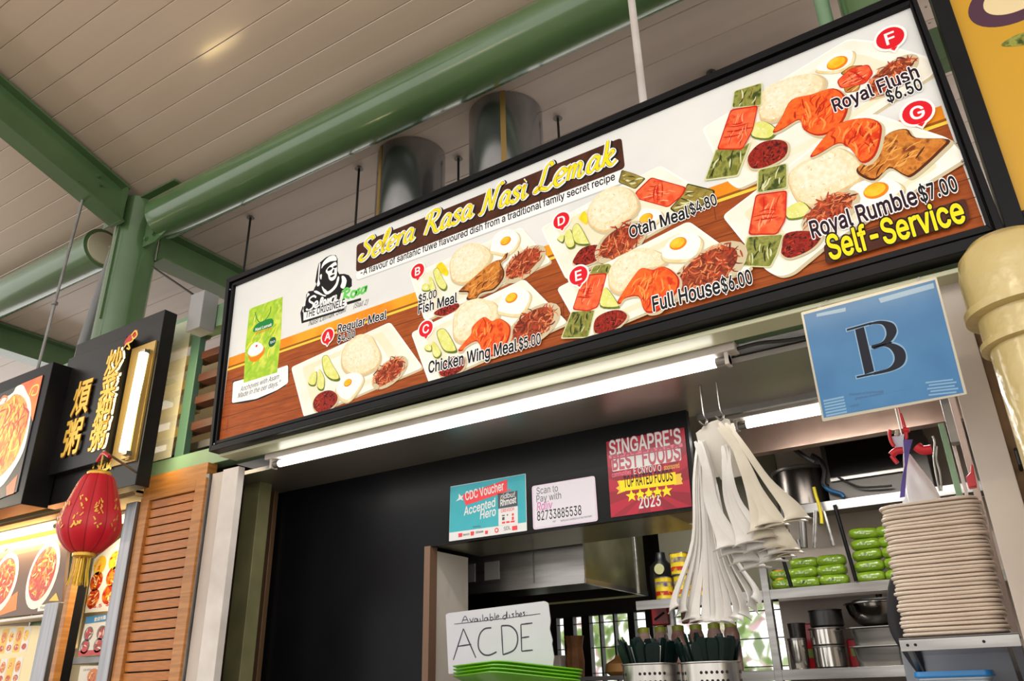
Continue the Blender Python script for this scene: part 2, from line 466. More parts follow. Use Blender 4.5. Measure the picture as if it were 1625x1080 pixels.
LY = 0.00012
def L(n): return 2.40 - n * LY
P_WHITE = pm('white', (232, 232, 228), (222, 223, 222), 2.5)
P_WOOD = pm('wood', (172, 86, 34), (138, 62, 20), 9, stretch=(1.2, 1, 16), detail=5, lo=.3, hi=.72)
P_WLINE = pm('wood_line', (98, 46, 20)); P_ORANGE = pm('orange', (244, 170, 40), (232, 140, 24), 6); P_GOLD = pm('gold', (250, 208, 70)); P_AMBER = pm('amber', (150, 84, 14))
P_CREAM = pm('plate', (240, 234, 216), (248, 246, 238), 5); P_PLATEC = pm('plate_warm', (240, 228, 194), (243, 234, 210), 6)
P_PLSH = pm('plate_shade', (206, 192, 158)); P_BLK = pm('black', (18, 16, 20)); P_PURE = pm('pure_white', (246, 246, 246))
P_RED = pm('red', (222, 22, 40)); P_PURP = pm('deep_purple', (42, 10, 30))
P_RICE = pm('rice', (238, 214, 168), (250, 238, 210), 75, ramp=[(.5, (242, 224, 186))], lo=.3, hi=.7, detail=6)
P_RICEH = pm('rice_light', (250, 240, 218), (242, 224, 188), 70, detail=6); P_RICES = pm('rice_shade', (224, 184, 124), (238, 206, 152), 60)
P_EGGW = pm('egg_white', (252, 250, 244)); P_EGGS = pm('egg_side', (234, 206, 142), (246, 230, 190), 30); P_YOLK = pm('yolk', (250, 176, 22), (252, 206, 60), 30)
P_YOLKD = pm('yolk_deep', (238, 130, 14))
P_CUC = pm('cucumber', (220, 222, 110), (232, 232, 150), 40); P_CUCD = pm('cucumber_skin', (112, 130, 40), (84, 100, 26), 60); P_LEM = pm('lemon', (248, 222, 40), (240, 200, 30), 30)
P_SAM = pm('sambal', (122, 22, 16), (70, 12, 12), 70, ramp=[(.5, (160, 40, 24))]); P_SAMH = pm('sambal_gloss', (196, 64, 40)); P_SAMD = pm('sambal_dark', (52, 8, 10))
P_ANC = [pm('anchovy_a', (168, 70, 38)), pm('anchovy_b', (206, 104, 60)), pm('anchovy_c', (110, 36, 18)), pm('anchovy_d', (190, 60, 34)), pm('anchovy_e', (226, 140, 90))]
P_ANCB = pm('anchovy_base', (156, 70, 40), (112, 40, 22), 60)
P_CHK = pm('chicken', (236, 84, 24), (214, 52, 14), 28, ramp=[(.5, (244, 110, 40))], detail=4); P_CHKD = pm('chicken_dark', (184, 36, 10)); P_CHKH = pm('chicken_light', (252, 150, 74)); P_CHKR = pm('chicken_red', (226, 60, 20))
P_FISH = pm('fish', (186, 104, 34), (128, 60, 18), 34, ramp=[(.5, (214, 136, 54))], detail=5); P_FISHD = pm('fish_dark', (84, 36, 12)); P_FISHH = pm('fish_light', (232, 168, 86))
P_OTAH = pm('otah', (232, 78, 38), (216, 56, 26), 22, ramp=[(.5, (244, 112, 66))]); P_OTAHH = pm('otah_light', (252, 164, 120)); P_OTAHD = pm('otah_dark', (196, 34, 16))
P_LEAF = pm('leaf', (112, 118, 44), (62, 74, 26), 32, ramp=[(.5, (150, 152, 74))], detail=5); P_LEAFD = pm('leaf_dark', (44, 54, 24)); P_LEAFH = pm('leaf_light', (214, 216, 168)); P_LEAFY = pm('leaf_yellow', (170, 150, 70), (120, 104, 44), 30)
P_TBROWN = pm('title_brown', (84, 46, 28), (66, 34, 20), 16, detail=6); P_YEL = pm('yellow', (252, 226, 30)); P_YELD = pm('yellow_deep', (238, 196, 20))
P_LIME = pm('lime', (186, 214, 60), (214, 226, 90), 14, ramp=[(.5, (152, 198, 50))], detail=4); P_GRN = pm('green', (24, 132, 62)); P_LGRN = pm('light_green', (104, 206, 92)); P_DGRN = pm('dark_green', (10, 92, 66))
P_SHAD = pm('soft_shadow', (196, 196, 194)); P_DBROWN = pm('dark_brown', (64, 30, 22), (80, 40, 26), 12)

rnd = random.Random(11)
def poly_c(p): return (sum(q[0] for q in p) / len(p), sum(q[1] for q in p) / len(p))
def grow(p, f, dx=0.0, dz=0.0):
    c = poly_c(p); return [(c[0] + (q[0] - c[0]) * f + dx, c[1] + (q[1] - c[1]) * f + dz) for q in p]
def inside(p, spread=0.9):
    c = poly_c(p); i = rnd.randrange(len(p)); q = lerp2(p[i], p[(i + 1) % len(p)], rnd.random())
    return lerp2(c, q, math.sqrt(rnd.random()) * spread)
def in_poly(q, p):
    r = False; x, z = q
    for i in range(len(p)):
        (x1, z1), (x2, z2) = p[i - 1], p[i]
        if (z1 > z) != (z2 > z) and x < (x2 - x1) * (z - z1) / (z2 - z1) + x1: r = not r
    return r
def streaks(mb, p, n, ml, ln, wd, ang, spread, y, jit=0.5, curve=0.25):
    for _ in range(n * 2):
        if n <= 0: break
        c = inside(p, spread); a = ang + rnd.uniform(-jit, jit); l = ln * rnd.uniform(.6, 1.3) / 2; k = rnd.uniform(-curve, curve) * l
        d = (math.cos(a), math.sin(a))
        if ml is not P_ANC and not (in_poly((c[0] - d[0] * l, c[1] - d[1] * l), p) and in_poly((c[0] + d[0] * l, c[1] + d[1] * l), p)): continue
        n -= 1
        stroke(mb, [(c[0] - d[0] * l, c[1] - d[1] * l), (c[0] - d[1] * k, c[1] + d[0] * k), (c[0] + d[0] * l, c[1] + d[1] * l)],
               wd * rnd.uniform(.6, 1.3), rnd.choice(ml), y - rnd.random() * LY * .8, n=3, taper=True)
class Meal:
    """one printed meal picture; base = first ink layer"""
    def __init__(s, base): s.mb = MB(); s.n = base
    def up(s): s.n += 1; return L(s.n)
    def plate(s, p, r=0.02):
        p = round_poly(p, r)
        s.mb.flat(grow(p, 1.0, .008, -.010), s.up(), P_SHAD if s.n > 100 else P_PLSH); s.mb.flat(p, s.up(), P_EGGW); s.mb.flat(grow(p, .975), s.up(), P_CREAM)
        s.mb.flat(grow(p, .80), s.up(), P_PLATEC); s.mb.flat(smooth_poly(grow(p, .62, .01, 0), 2), s.up(), P_CREAM)
    def rice(s, p):
        p = smooth_poly(p); s.mb.flat(grow(p, 1.05, .004, -.008), s.up(), P_PLSH); s.mb.flat(p, s.up(), P_RICES); s.mb.flat(grow(p, .96, 0, .004), s.up(), P_RICE); s.mb.flat(grow(p, .70, -.006, .016), s.up(), P_RICEH)
        y = s.up(); streaks(s.mb, p, 60, [P_RICES, P_RICEH, P_RICEH, P_EGGW], .010, .003, .3, .93, y, 1.4)
    def egg(s, p, yolk, r):
        p = smooth_poly(p); s.mb.flat(grow(p, 1.06, .003, -.007), s.up(), P_PLSH); s.mb.flat(grow(p, 1.0, .002, -.006), s.up(), P_EGGS); s.mb.flat(grow(p, .95, 0, .004), s.up(), P_EGGW)
        s.mb.flat(ellipse(yolk[0], yolk[1], r * 1.25, r * .95, 18), s.up(), P_YOLKD); s.mb.flat(ellipse(yolk[0] - r * .1, yolk[1] + r * .12, r * 1.05, r * .75, 18), s.up(), P_YOLK)
    def slices(s, lst, wedge=None):
        if wedge: s.mb.flat(smooth_poly(wedge, 3), s.up(), P_LEM)
        for p in lst:
            p = smooth_poly(p, 4); s.mb.flat(p, s.up(), P_CUCD); s.mb.flat(grow(p, .90, -.002, .005), s.up(), P_CUC)
            y = s.up(); streaks(s.mb, p, 5, [P_EGGW], .006, .0025, .8, .5, y)
    def sambal(s, p):
        p = smooth_poly(p); s.mb.flat(grow(p, 1.08, .002, -.004), s.up(), P_PLSH); s.mb.flat(p, s.up(), P_SAM)
        y = s.up(); streaks(s.mb, p, 26, [P_SAMH, P_SAMD, P_SAMD, P_SAM], .016, .004, .6, .85, y, 1.2)
    def anchovies(s, c, rx, rz, rot=.25, n=75, ln=.034):
        p = ellipse(c[0], c[1], rx, rz, 20, rot); s.mb.flat(grow(p, 1.05, .003, -.005), s.up(), P_PLSH); s.mb.flat(grow(p, .82), s.up(), P_ANCB)
        y = s.up(); s.n += 1; streaks(s.mb, p, int(n * 1.3), P_ANC, ln, .0056, .5, .92, y, 1.3, .5)
    def chicken(s, p):
        q = smooth_poly(p); s.mb.flat(grow(q, 1.03, .005, -.008), s.up(), P_PLSH); s.mb.flat(q, s.up(), P_CHKD); s.mb.flat(grow(q, .95, -.001, .004), s.up(), P_CHK)
        y = s.up(); s.n += 1; streaks(s.mb, q, 34, [P_CHKD, P_CHKH, P_CHKR, P_CHKR, P_CHKH], .045, .006, 1.15, .82, y, .6, .5)
    def fish(s, p, a=.6):
        q = smooth_poly(p); s.mb.flat(grow(q, 1.03, .004, -.008), s.up(), P_PLSH); s.mb.flat(q, s.up(), P_FISHD); s.mb.flat(grow(q, .94, -.001, .004), s.up(), P_FISH)
        y = s.up(); s.n += 1; streaks(s.mb, q, 26, [P_FISHD, P_FISHH, P_FISHH, P_FISH], .05, .005, a, .75, y, .4, .4)
    def otah(s, leaf1, red, leaf2, a=1.2, lm=None):
        for lf in (leaf1, leaf2):
            q = round_poly(lf, .008); s.mb.flat(grow(q, 1.06), s.up(), P_LEAFH if not lm else P_LEAFD); s.mb.flat(grow(q, .98), s.up(), lm or P_LEAF)
            y = s.up(); streaks(s.mb, q, 12, [P_LEAFD, P_LEAFH, P_LEAFY], .04, .006, a, .8, y, .35)
        q = round_poly(red, .012); s.mb.flat(grow(q, 1.03), s.up(), P_OTAHD); s.mb.flat(grow(q, .96), s.up(), P_OTAH)
        y = s.up(); streaks(s.mb, q, 12, [P_OTAHH, P_OTAHD, P_OTAHH], .045, .004, a, .6, y, .25, .3); streaks(s.mb, q, 5, [P_OTAHD], .07, .005, a - 1.4, .4, y, .1)
    def letter(s, c, r, ch):
        k = r; pin = ellipse(c[0], c[1], k * 1.28, k * 1.28, 24)
        tip = [(c[0] - k * .3, c[1] - k * 1.25), (c[0] + k * .05, c[1] - k * 1.65), (c[0] + k * .45, c[1] - k * 1.2)]
        s.mb.flat(pin, s.up(), P_EGGW); s.mb.flat(tip, L(s.n), P_EGGW)
        s.mb.flat(ellipse(c[0], c[1], k * 1.08, k * 1.08, 24), s.up(), P_RED); s.mb.flat(grow(tip, .8, 0, k * .18), L(s.n), P_RED)
        _, _, a, bb, z0, z1 = text_mesh(ch); hgt = k * 1.15; wdt = hgt * (bb - a) / (z1 - z0)
        txt(s.mb, ch, (c[0] - wdt / 2, c[1] - hgt / 2), (c[0] + wdt / 2, c[1] - hgt / 2), hgt, P_PURE, s.up(), .022)
    def words(s, t, p, cap, m=None, om=None):
        s.n += 2; txt(s.mb, t, p[0], p[1], cap, m or P_BLK, L(s.n), .026, .050, om or P_PURE, dy=LY)
    def done(s, label):
        o = s.mb.build('meal_picture', sign); o['label'] = label; return o

# backing print: white field, orange band, wooden table
BG = MB()
BG.flat(PIN, L(0), P_WHITE)
woodtop = [(-3.1767,2.9337),(-2.7974,2.9256),(-1.9346,2.9293)] + [(-0.6027,2.9484),(-0.4697,2.9451)] + [(0.1446,2.9811)]
WL, WR = woodtop[0][0] - .02, PIN[2][0] - .004
def wtop(x):
    t = (x - woodtop[0][0]) / (woodtop[-1][0] - woodtop[0][0]); return woodtop[0][1] + t * (woodtop[-1][1] - woodtop[0][1])
PL, PR = PIN[3][0] - .003, PIN[2][0] - .003
BG.flat([(PL, PIN[3][1] + .002), (PR, PIN[2][1] + .002), (PR - .012, wtop(PR)), (PL - .005, wtop(PL))], L(1), P_WOOD)
for k in range(1, 7):
    z = wtop(-1.5) - .066 * k
    if z > PIN[2][1] + .02: BG.flat([(PL, z - .012), (PR, z + .010), (PR, z + .013), (PL, z - .009)], L(2), P_WLINE)
for k in range(26):
    x = rnd.uniform(PL, PR - .1); z = wtop(x) - .066 * rnd.randrange(0, 6) - .004
    if z - .06 > PIN[3][1] + .02: BG.flat([(x, z - .062), (x + .0025, z - .062), (x + .0025, z), (x, z)], L(2), P_WLINE)
BG.flat([(PL - .004, wtop(PL)), (PR - .012, wtop(PR)), (PR - .012, wtop(PR) + .012), (PL - .004, wtop(PL) + .012)], L(3), P_GOLD)
BG.flat([(PL - .004, wtop(PL) + .012), (PR - .012, wtop(PR) + .012), (PR - .012, wtop(PR) + .022), (PL - .004, wtop(PL) + .022)], L(3), P_AMBER)
BG.flat([(PL - .004, wtop(PL) + .022), (PR - .014, wtop(PR) + .022), (PR - .014, wtop(PR) + .072), (PL - .004, wtop(PL) + .072)], L(3), P_ORANGE)
BG.build('printed_panel', sign)

A = Meal(4)
A.plate([(-2.7069,2.8425),(-2.101,2.9146),(-1.9111,2.6528),(-2.5894,2.5675)])
A.rice([(-2.3783,2.7826),(-2.3771,2.8444),(-2.3444,2.8831),(-2.2823,2.9013),(-2.2121,2.8766),(-2.1758,2.8241),(-2.1483,2.7669),(-2.16,2.72),(-2.207,2.7015),(-2.2802,2.7007),(-2.3451,2.7339)])
A.slices([[(-2.5781,2.726),(-2.5696,2.7709),(-2.5303,2.7774),(-2.5312,2.7103)], [(-2.5178,2.7849),(-2.4771,2.734),(-2.4778,2.675),(-2.5193,2.6974)], [(-2.5034,2.8391),(-2.4709,2.8447),(-2.4376,2.7969),(-2.378,2.7052),(-2.4322,2.7115),(-2.4824,2.761)]], [(-2.5034,2.8391),(-2.4711,2.8469),(-2.4592,2.7917),(-2.4923,2.7944)])
A.egg([(-2.4025,2.6664),(-2.3562,2.7163),(-2.2811,2.7139),(-2.2394,2.6794),(-2.2628,2.6305),(-2.3211,2.5913),(-2.3728,2.6151)], [(-2.3305,2.6783)][0], .019)
A.sambal([(-2.535,2.6347),(-2.5053,2.6638),(-2.4409,2.6669),(-2.3908,2.6339),(-2.396,2.5934),(-2.4694,2.5642),(-2.5241,2.5943)])
A.anchovies([(-2.0926,2.6747)][0], .098, .058, .35)
A.letter([(-2.4763,2.943)][0], .034, 'A')
A.words('Regular Meal', [(-2.4143,2.9437),(-2.1214,2.9368)], .040); A.words('$4.00', [(-2.4097,2.8915),(-2.3044,2.8925)], .036)
A.done('picture of meal A, rice, egg, cucumber and anchovies on a white plate')

Bm = Meal(4)
Bm.plate([(-1.998,3.1177),(-1.4128,3.1594),(-1.2793,2.9532),(-1.9088,2.8668)])
Bm.rice([(-1.7721,3.0482),(-1.7745,3.1133),(-1.7382,3.1599),(-1.6778,3.172),(-1.6103,3.1408),(-1.563,3.0835),(-1.5784,3.0415),(-1.6449,2.991),(-1.7035,2.9835),(-1.7546,3.011)])
Bm.egg([(-1.5693,3.0998),(-1.5435,3.1643),(-1.4781,3.1708),(-1.428,3.1317),(-1.4288,3.0835),(-1.4813,3.0508),(-1.5451,3.0799)], [(-1.4891,3.1184)][0], .021)
Bm.slices([[(-1.9241,3.0391),(-1.8954,3.0424),(-1.8784,3.0028),(-1.9198,3.012)], [(-1.8871,3.0698),(-1.8671,3.0539),(-1.8465,2.9931),(-1.8784,3.0012)], [(-1.8642,3.0894),(-1.8386,3.1016),(-1.8113,3.0429),(-1.7872,2.9958),(-1.8017,2.9765),(-1.8371,3.011)]], [(-1.852,3.1059),(-1.8212,3.1262),(-1.7827,3.0676),(-1.793,3.0484),(-1.8249,3.0745)])
Bm.anchovies([(-1.4088,2.9849)][0], .105, .062, .35)
Bm.fish([(-1.7246,2.9549),(-1.6783,2.9796),(-1.6117,3.0132),(-1.5459,3.0387),(-1.5056,3.0364),(-1.4802,3.0605),(-1.4849,3.0358),(-1.5125,3.0185),(-1.4976,2.9754),(-1.5064,2.9403),(-1.5484,2.9079),(-1.5966,2.9103),(-1.621,2.907),(-1.6457,2.887),(-1.6868,2.9036),(-1.6768,2.9313),(-1.7186,2.9469)])
Bm.sambal([(-1.8525,2.8914),(-1.8051,2.9011),(-1.737,2.9007),(-1.7268,2.8748),(-1.7943,2.8581),(-1.8435,2.8749)])
Bm.letter([(-1.9501,3.1208)][0], .034, 'B')
Bm.words('$5.00', [(-1.9399,2.9596),(-1.8424,2.9603)], .037); Bm.words('Fish Meal', [(-1.9392,2.9065),(-1.7345,2.9038)], .046)
Bm.done('picture of meal B, fried fish with rice, egg and cucumber')

Cm = Meal(Bm.n + 1)
Cm.plate([(-1.9768,2.8264),(-1.4038,2.9114),(-1.2207,2.6682),(-1.8715,2.5669)])
Cm.rice([(-1.7532,2.7864),(-1.7452,2.8534),(-1.6952,2.89),(-1.6212,2.8874),(-1.5495,2.8477),(-1.5254,2.7988),(-1.5417,2.7656),(-1.6388,2.7264),(-1.7034,2.7106),(-1.7446,2.7396)])
Cm.egg([(-1.5345,2.811),(-1.5017,2.873),(-1.4317,2.8793),(-1.3787,2.8363),(-1.3918,2.7882),(-1.4283,2.7557),(-1.5116,2.7862)], [(-1.4652,2.8437)][0], .023)
Cm.slices([[(-1.8986,2.7398),(-1.8668,2.7429),(-1.8601,2.71),(-1.8894,2.7173)], [(-1.8559,2.7551),(-1.8091,2.6898),(-1.8297,2.6685),(-1.8547,2.6938)], [(-1.8352,2.7933),(-1.791,2.792),(-1.7345,2.693),(-1.7385,2.6722),(-1.7898,2.6887),(-1.8198,2.7368)]])
Cm.anchovies([(-1.3725,2.6979)][0], .122, .072, .35, 95)
Cm.chicken([(-1.7238,2.683),(-1.6628,2.7328),(-1.6529,2.7682),(-1.5981,2.7951),(-1.5589,2.766),(-1.5183,2.7656),(-1.4734,2.7196),(-1.4786,2.6701),(-1.5061,2.6352),(-1.5525,2.6119),(-1.5987,2.6303),(-1.6295,2.6951),(-1.6856,2.6879),(-1.7034,2.6721)])
Cm.sambal([(-1.8166,2.6334),(-1.7606,2.6589),(-1.6937,2.641),(-1.7018,2.5918),(-1.7681,2.5775),(-1.8135,2.5923)])
Cm.letter([(-1.8928,2.8216)][0], .034, 'C')
Cm.words('Chicken Wing Meal', [(-1.8734,2.6149),(-1.4453,2.6088)], .050); Cm.words('$5.00', [(-1.4348,2.6103),(-1.3385,2.6104)], .044)
Cm.done('picture of meal C, orange chicken wing with rice and egg')

D = Meal(4)
D.plate([(-1.3217,3.1227),(-0.7929,3.2118),(-0.609,2.9907),(-1.219,2.8501)])
D.otah([(-0.9653,3.2034),(-0.9471,3.2513),(-0.9032,3.218),(-0.8585,3.1771),(-0.9018,3.1479)], [(-0.9037,3.1278),(-0.8337,3.1708),(-0.7073,3.0763),(-0.7232,3.0489),(-0.7837,3.0192),(-0.8945,3.0983)], [(-0.7732,3.011),(-0.7162,3.0547),(-0.6997,3.0876),(-0.6094,3.0235),(-0.6161,3.0003),(-0.6977,2.9618),(-0.7513,2.9816)], -.35, P_LEAFY)
D.rice([(-1.1099,3.092),(-1.095,3.1486),(-1.0383,3.1894),(-0.9751,3.1875),(-0.9173,3.1421),(-0.8956,3.073),(-0.9166,3.0357),(-0.9976,3.007),(-1.046,3.0052),(-1.0921,3.0436)])
D.egg([(-0.9038,3.0165),(-0.8798,3.0452),(-0.8174,3.0162),(-0.8133,2.9833),(-0.8756,2.9563),(-0.9002,2.9722)], [(-0.8709,3.0023)][0], .022)
D.slices([[(-1.2479,3.0432),(-1.2144,3.0481),(-1.2223,3.0148)], [(-1.2078,3.0608),(-1.1828,3.061),(-1.1688,2.9861),(-1.1967,2.9794),(-1.2127,3.016)], [(-1.1786,3.0595),(-1.1504,3.0795),(-1.1094,2.9805),(-1.1105,2.9663),(-1.167,2.9929)]], [(-1.145,3.1063),(-1.1203,3.1276),(-1.1098,3.0934),(-1.1148,3.0637),(-1.1389,3.089)])
D.sambal([(-1.1782,2.9307),(-1.1403,2.9647),(-1.0761,2.9575),(-1.0537,2.9268),(-1.0812,2.8917),(-1.1456,2.887),(-1.181,2.9099)])
D.anchovies([(-0.9832,2.94)][0], .108, .070, .3, 70, .044)
D.letter([(-1.2228,3.1195)][0], .034, 'D')
D.words('Otah Meal', [(-0.9397,2.9399),(-0.7088,2.9465)], .050); D.words('$4.80', [(-0.7002,2.9516),(-0.6021,2.9618)], .046)
D.done('picture of meal D, leaf-wrapped fish paste with rice and egg')

E = Meal(max(D.n, Cm.n) + 1)
E.plate([(-1.258,2.8221),(-0.7111,2.928),(-0.5181,2.6773),(-1.1531,2.5843)])
E.otah([(-1.1141,2.84),(-1.0913,2.868),(-1.0308,2.8569),(-1.0176,2.8374),(-1.0467,2.8118)], [(-1.155,2.8021),(-1.1281,2.8388),(-1.0434,2.8191),(-1.0898,2.6936),(-1.132,2.6887),(-1.1937,2.713)], [(-1.1984,2.7041),(-1.1038,2.6854),(-1.1383,2.5843),(-1.2475,2.6089)])
E.rice([(-1.0388,2.8011),(-1.0255,2.8399),(-0.9757,2.8739),(-0.8965,2.8788),(-0.8237,2.8304),(-0.8162,2.7848),(-0.8933,2.7826),(-0.9615,2.7432),(-0.9962,2.72),(-1.033,2.7513)])
E.egg([(-0.8264,2.8286),(-0.789,2.8718),(-0.7322,2.8807),(-0.6864,2.8579),(-0.6751,2.8193),(-0.7141,2.7715),(-0.804,2.7942)], [(-0.7592,2.85)][0], .026)
E.slices([[(-1.0654,2.7474),(-1.0458,2.7579),(-1.0053,2.676),(-1.0129,2.6636),(-1.0794,2.6892)]])
E.anchovies([(-0.6682,2.7138)][0], .140, .080, .35, 110)
E.chicken([(-1.0099,2.6906),(-0.9827,2.7241),(-0.9394,2.7715),(-0.9048,2.7958),(-0.8623,2.7755),(-0.8294,2.7784),(-0.7951,2.7528),(-0.7702,2.7057),(-0.7879,2.658),(-0.8339,2.6266),(-0.8603,2.6086),(-0.8981,2.6128),(-0.9144,2.6368),(-0.9272,2.6863),(-0.9789,2.6949),(-0.9999,2.6778)])
E.sambal([(-1.103,2.6437),(-1.0604,2.6611),(-1.0084,2.6563),(-0.9775,2.6267),(-0.9993,2.5989),(-1.0473,2.5826),(-1.107,2.5919)])
E.letter([(-1.159,2.8456)][0], .036, 'E')
E.words('Full House', [(-0.8764,2.6131),(-0.6349,2.615)], .056); E.words('$6.00', [(-0.6273,2.6127),(-0.525,2.6176)], .052)
E.done('picture of meal E, chicken wing and leaf-wrapped fish paste with rice')

F_ = Meal(4)
F_.plate([(-0.6182,3.3043),(-0.0713,3.4443),(0.0057,3.3906),(0.1455,3.2423),(0.1421,3.1786),(-0.3007,3.0284),(-0.525,2.9972),(-0.556,3.0406)])
F_.egg([(-0.1966,3.3662),(-0.129,3.3974),(-0.0685,3.3871),(-0.0824,3.3352),(-0.1323,3.3263)], [(-0.1234,3.3612)][0], .028)
F_.anchovies([(0.019,3.2294)][0], .095, .050, .5, 60)
F_.otah([(-0.1202,3.3135),(-0.0858,3.3261),(-0.0491,3.3113),(-0.0481,3.2765),(-0.0948,3.2789)], [(-0.1371,3.2875),(-0.0877,3.3162),(-0.033,3.306),(-0.026,3.263),(-0.0561,3.236),(-0.1316,3.2525)], [(-0.1211,3.2655),(-0.0708,3.2402),(-0.0829,3.2178),(-0.1203,3.2278)], .3, P_FISH)
F_.rice([(-0.3996,3.307),(-0.3772,3.3657),(-0.2924,3.3762),(-0.2108,3.3568),(-0.1761,3.3094),(-0.2005,3.2652),(-0.2796,3.2495),(-0.3525,3.219),(-0.3969,3.2395),(-0.4076,3.2665)])
F_.slices([[(-0.4345,3.235),(-0.3937,3.2316),(-0.3574,3.1782),(-0.3877,3.1492),(-0.4463,3.1859)]])
F_.chicken([(-0.3741,3.1751),(-0.3347,3.2237),(-0.2915,3.2792),(-0.2258,3.2711),(-0.1538,3.2625),(-0.1225,3.2078),(-0.1301,3.1468),(-0.175,3.0956),(-0.2323,3.0958),(-0.2733,3.1402),(-0.2819,3.1863),(-0.3431,3.1718)])
F_.sambal([(-0.4707,3.1109),(-0.4241,3.1482),(-0.3655,3.1383),(-0.3352,3.1071),(-0.3513,3.0601),(-0.4143,3.0453),(-0.4652,3.0602)])
F_.otah([(-0.4766,3.4092),(-0.3784,3.3982),(-0.3947,3.3047),(-0.4954,3.3416)], [(-0.5013,3.333),(-0.4067,3.3071),(-0.4384,3.2149),(-0.4853,3.1492),(-0.572,3.1867)], [(-0.5764,3.1886),(-0.4829,3.1535),(-0.4543,3.1679),(-0.5174,3.0502),(-0.6325,3.0777),(-0.593,3.1542)])
F_.letter([(0.0503,3.3747)][0], .040, 'F')
F_.words('Royal Flush', [(-0.1653,3.1655),(0.0992,3.1823)], .052, P_PURP); F_.words('$6.50', [(-0.0058,3.1266),(0.099,3.1318)], .046)
F_.done('picture of meal F, chicken wing, prawn and egg beside leaf-wrapped fish paste')

Gm = Meal(F_.n + 1)
Gm.plate([(-0.5922,2.9072),(-0.1255,3.1179),(-0.0517,3.1038),(0.1253,2.9258),(0.155,2.8394),(-0.2829,2.6835),(-0.4004,2.6187),(-0.4398,2.6184),(-0.4776,2.6523)])
Gm.rice([(-0.3547,2.96),(-0.3296,3.002),(-0.2533,3.0225),(-0.1824,3.0221),(-0.1332,2.9499),(-0.1353,2.8815),(-0.1975,2.8587),(-0.2864,2.8357),(-0.336,2.8689)])
Gm.egg([(-0.1917,2.8375),(-0.1506,2.8677),(-0.079,2.8579),(-0.0352,2.8199),(-0.0385,2.7873),(-0.1046,2.7671),(-0.1742,2.7841)], [(-0.1043,2.8222)][0], .030)
Gm.slices([[(-0.3807,2.8518),(-0.3286,2.8651),(-0.3028,2.8227),(-0.3237,2.8019),(-0.3776,2.8121)]])
Gm.fish([(-0.0692,2.9789),(-0.0256,3.0123),(0.0237,3.0047),(0.0418,2.9628),(0.1251,2.9193),(0.0976,2.8877),(0.0083,2.8328),(-0.0175,2.8433),(-0.0517,2.8852),(-0.1008,2.8582),(-0.1384,2.8923),(-0.1416,2.9224),(-0.0973,2.9424)], .5)
Gm.chicken([(-0.2704,3.0257),(-0.2106,3.083),(-0.1577,3.1123),(-0.0831,3.0982),(-0.0443,3.0583),(-0.0504,3.0097),(-0.0818,2.9455),(-0.1228,2.9339),(-0.1474,3.003),(-0.1796,3.0369),(-0.2457,3.0203)])
Gm.anchovies([(-0.2503,2.8003)][0], .095, .055, .35, 70)
Gm.sambal([(-0.4143,2.7208),(-0.3935,2.7644),(-0.3249,2.7497),(-0.2905,2.7172),(-0.3274,2.6822),(-0.393,2.6719),(-0.4187,2.6943)])
Gm.otah([(-0.4427,3.0384),(-0.3485,3.0271),(-0.3639,2.9337),(-0.4603,2.9514)], [(-0.4658,2.9434),(-0.3659,2.9216),(-0.3875,2.8156),(-0.4231,2.771),(-0.5125,2.8022)], [(-0.5178,2.7944),(-0.404,2.7643),(-0.4346,2.6996),(-0.4626,2.6604),(-0.5535,2.6952)])
Gm.letter([(0.064,3.0495)][0], .040, 'G')
Gm.words('Royal Rumble', [(-0.3149,2.7183),(-0.001,2.7316)], .062, P_PURP); Gm.words('$7.00', [(0.0089,2.7331),(0.11,2.7357)], .054)
Gm.mb.flat(round_poly([(-0.2882,2.6835),(0.121,2.7044),(0.1179,2.6303),(-0.2939,2.6143)], .012), Gm.up(), P_DBROWN)
Gm.words('Self-Service', [(-0.2769,2.6257),(0.105,2.6299)], .085, P_YEL, P_BLK)
Gm.done('picture of meal G, fish, chicken wing, egg and rice, with a yellow self-service line')

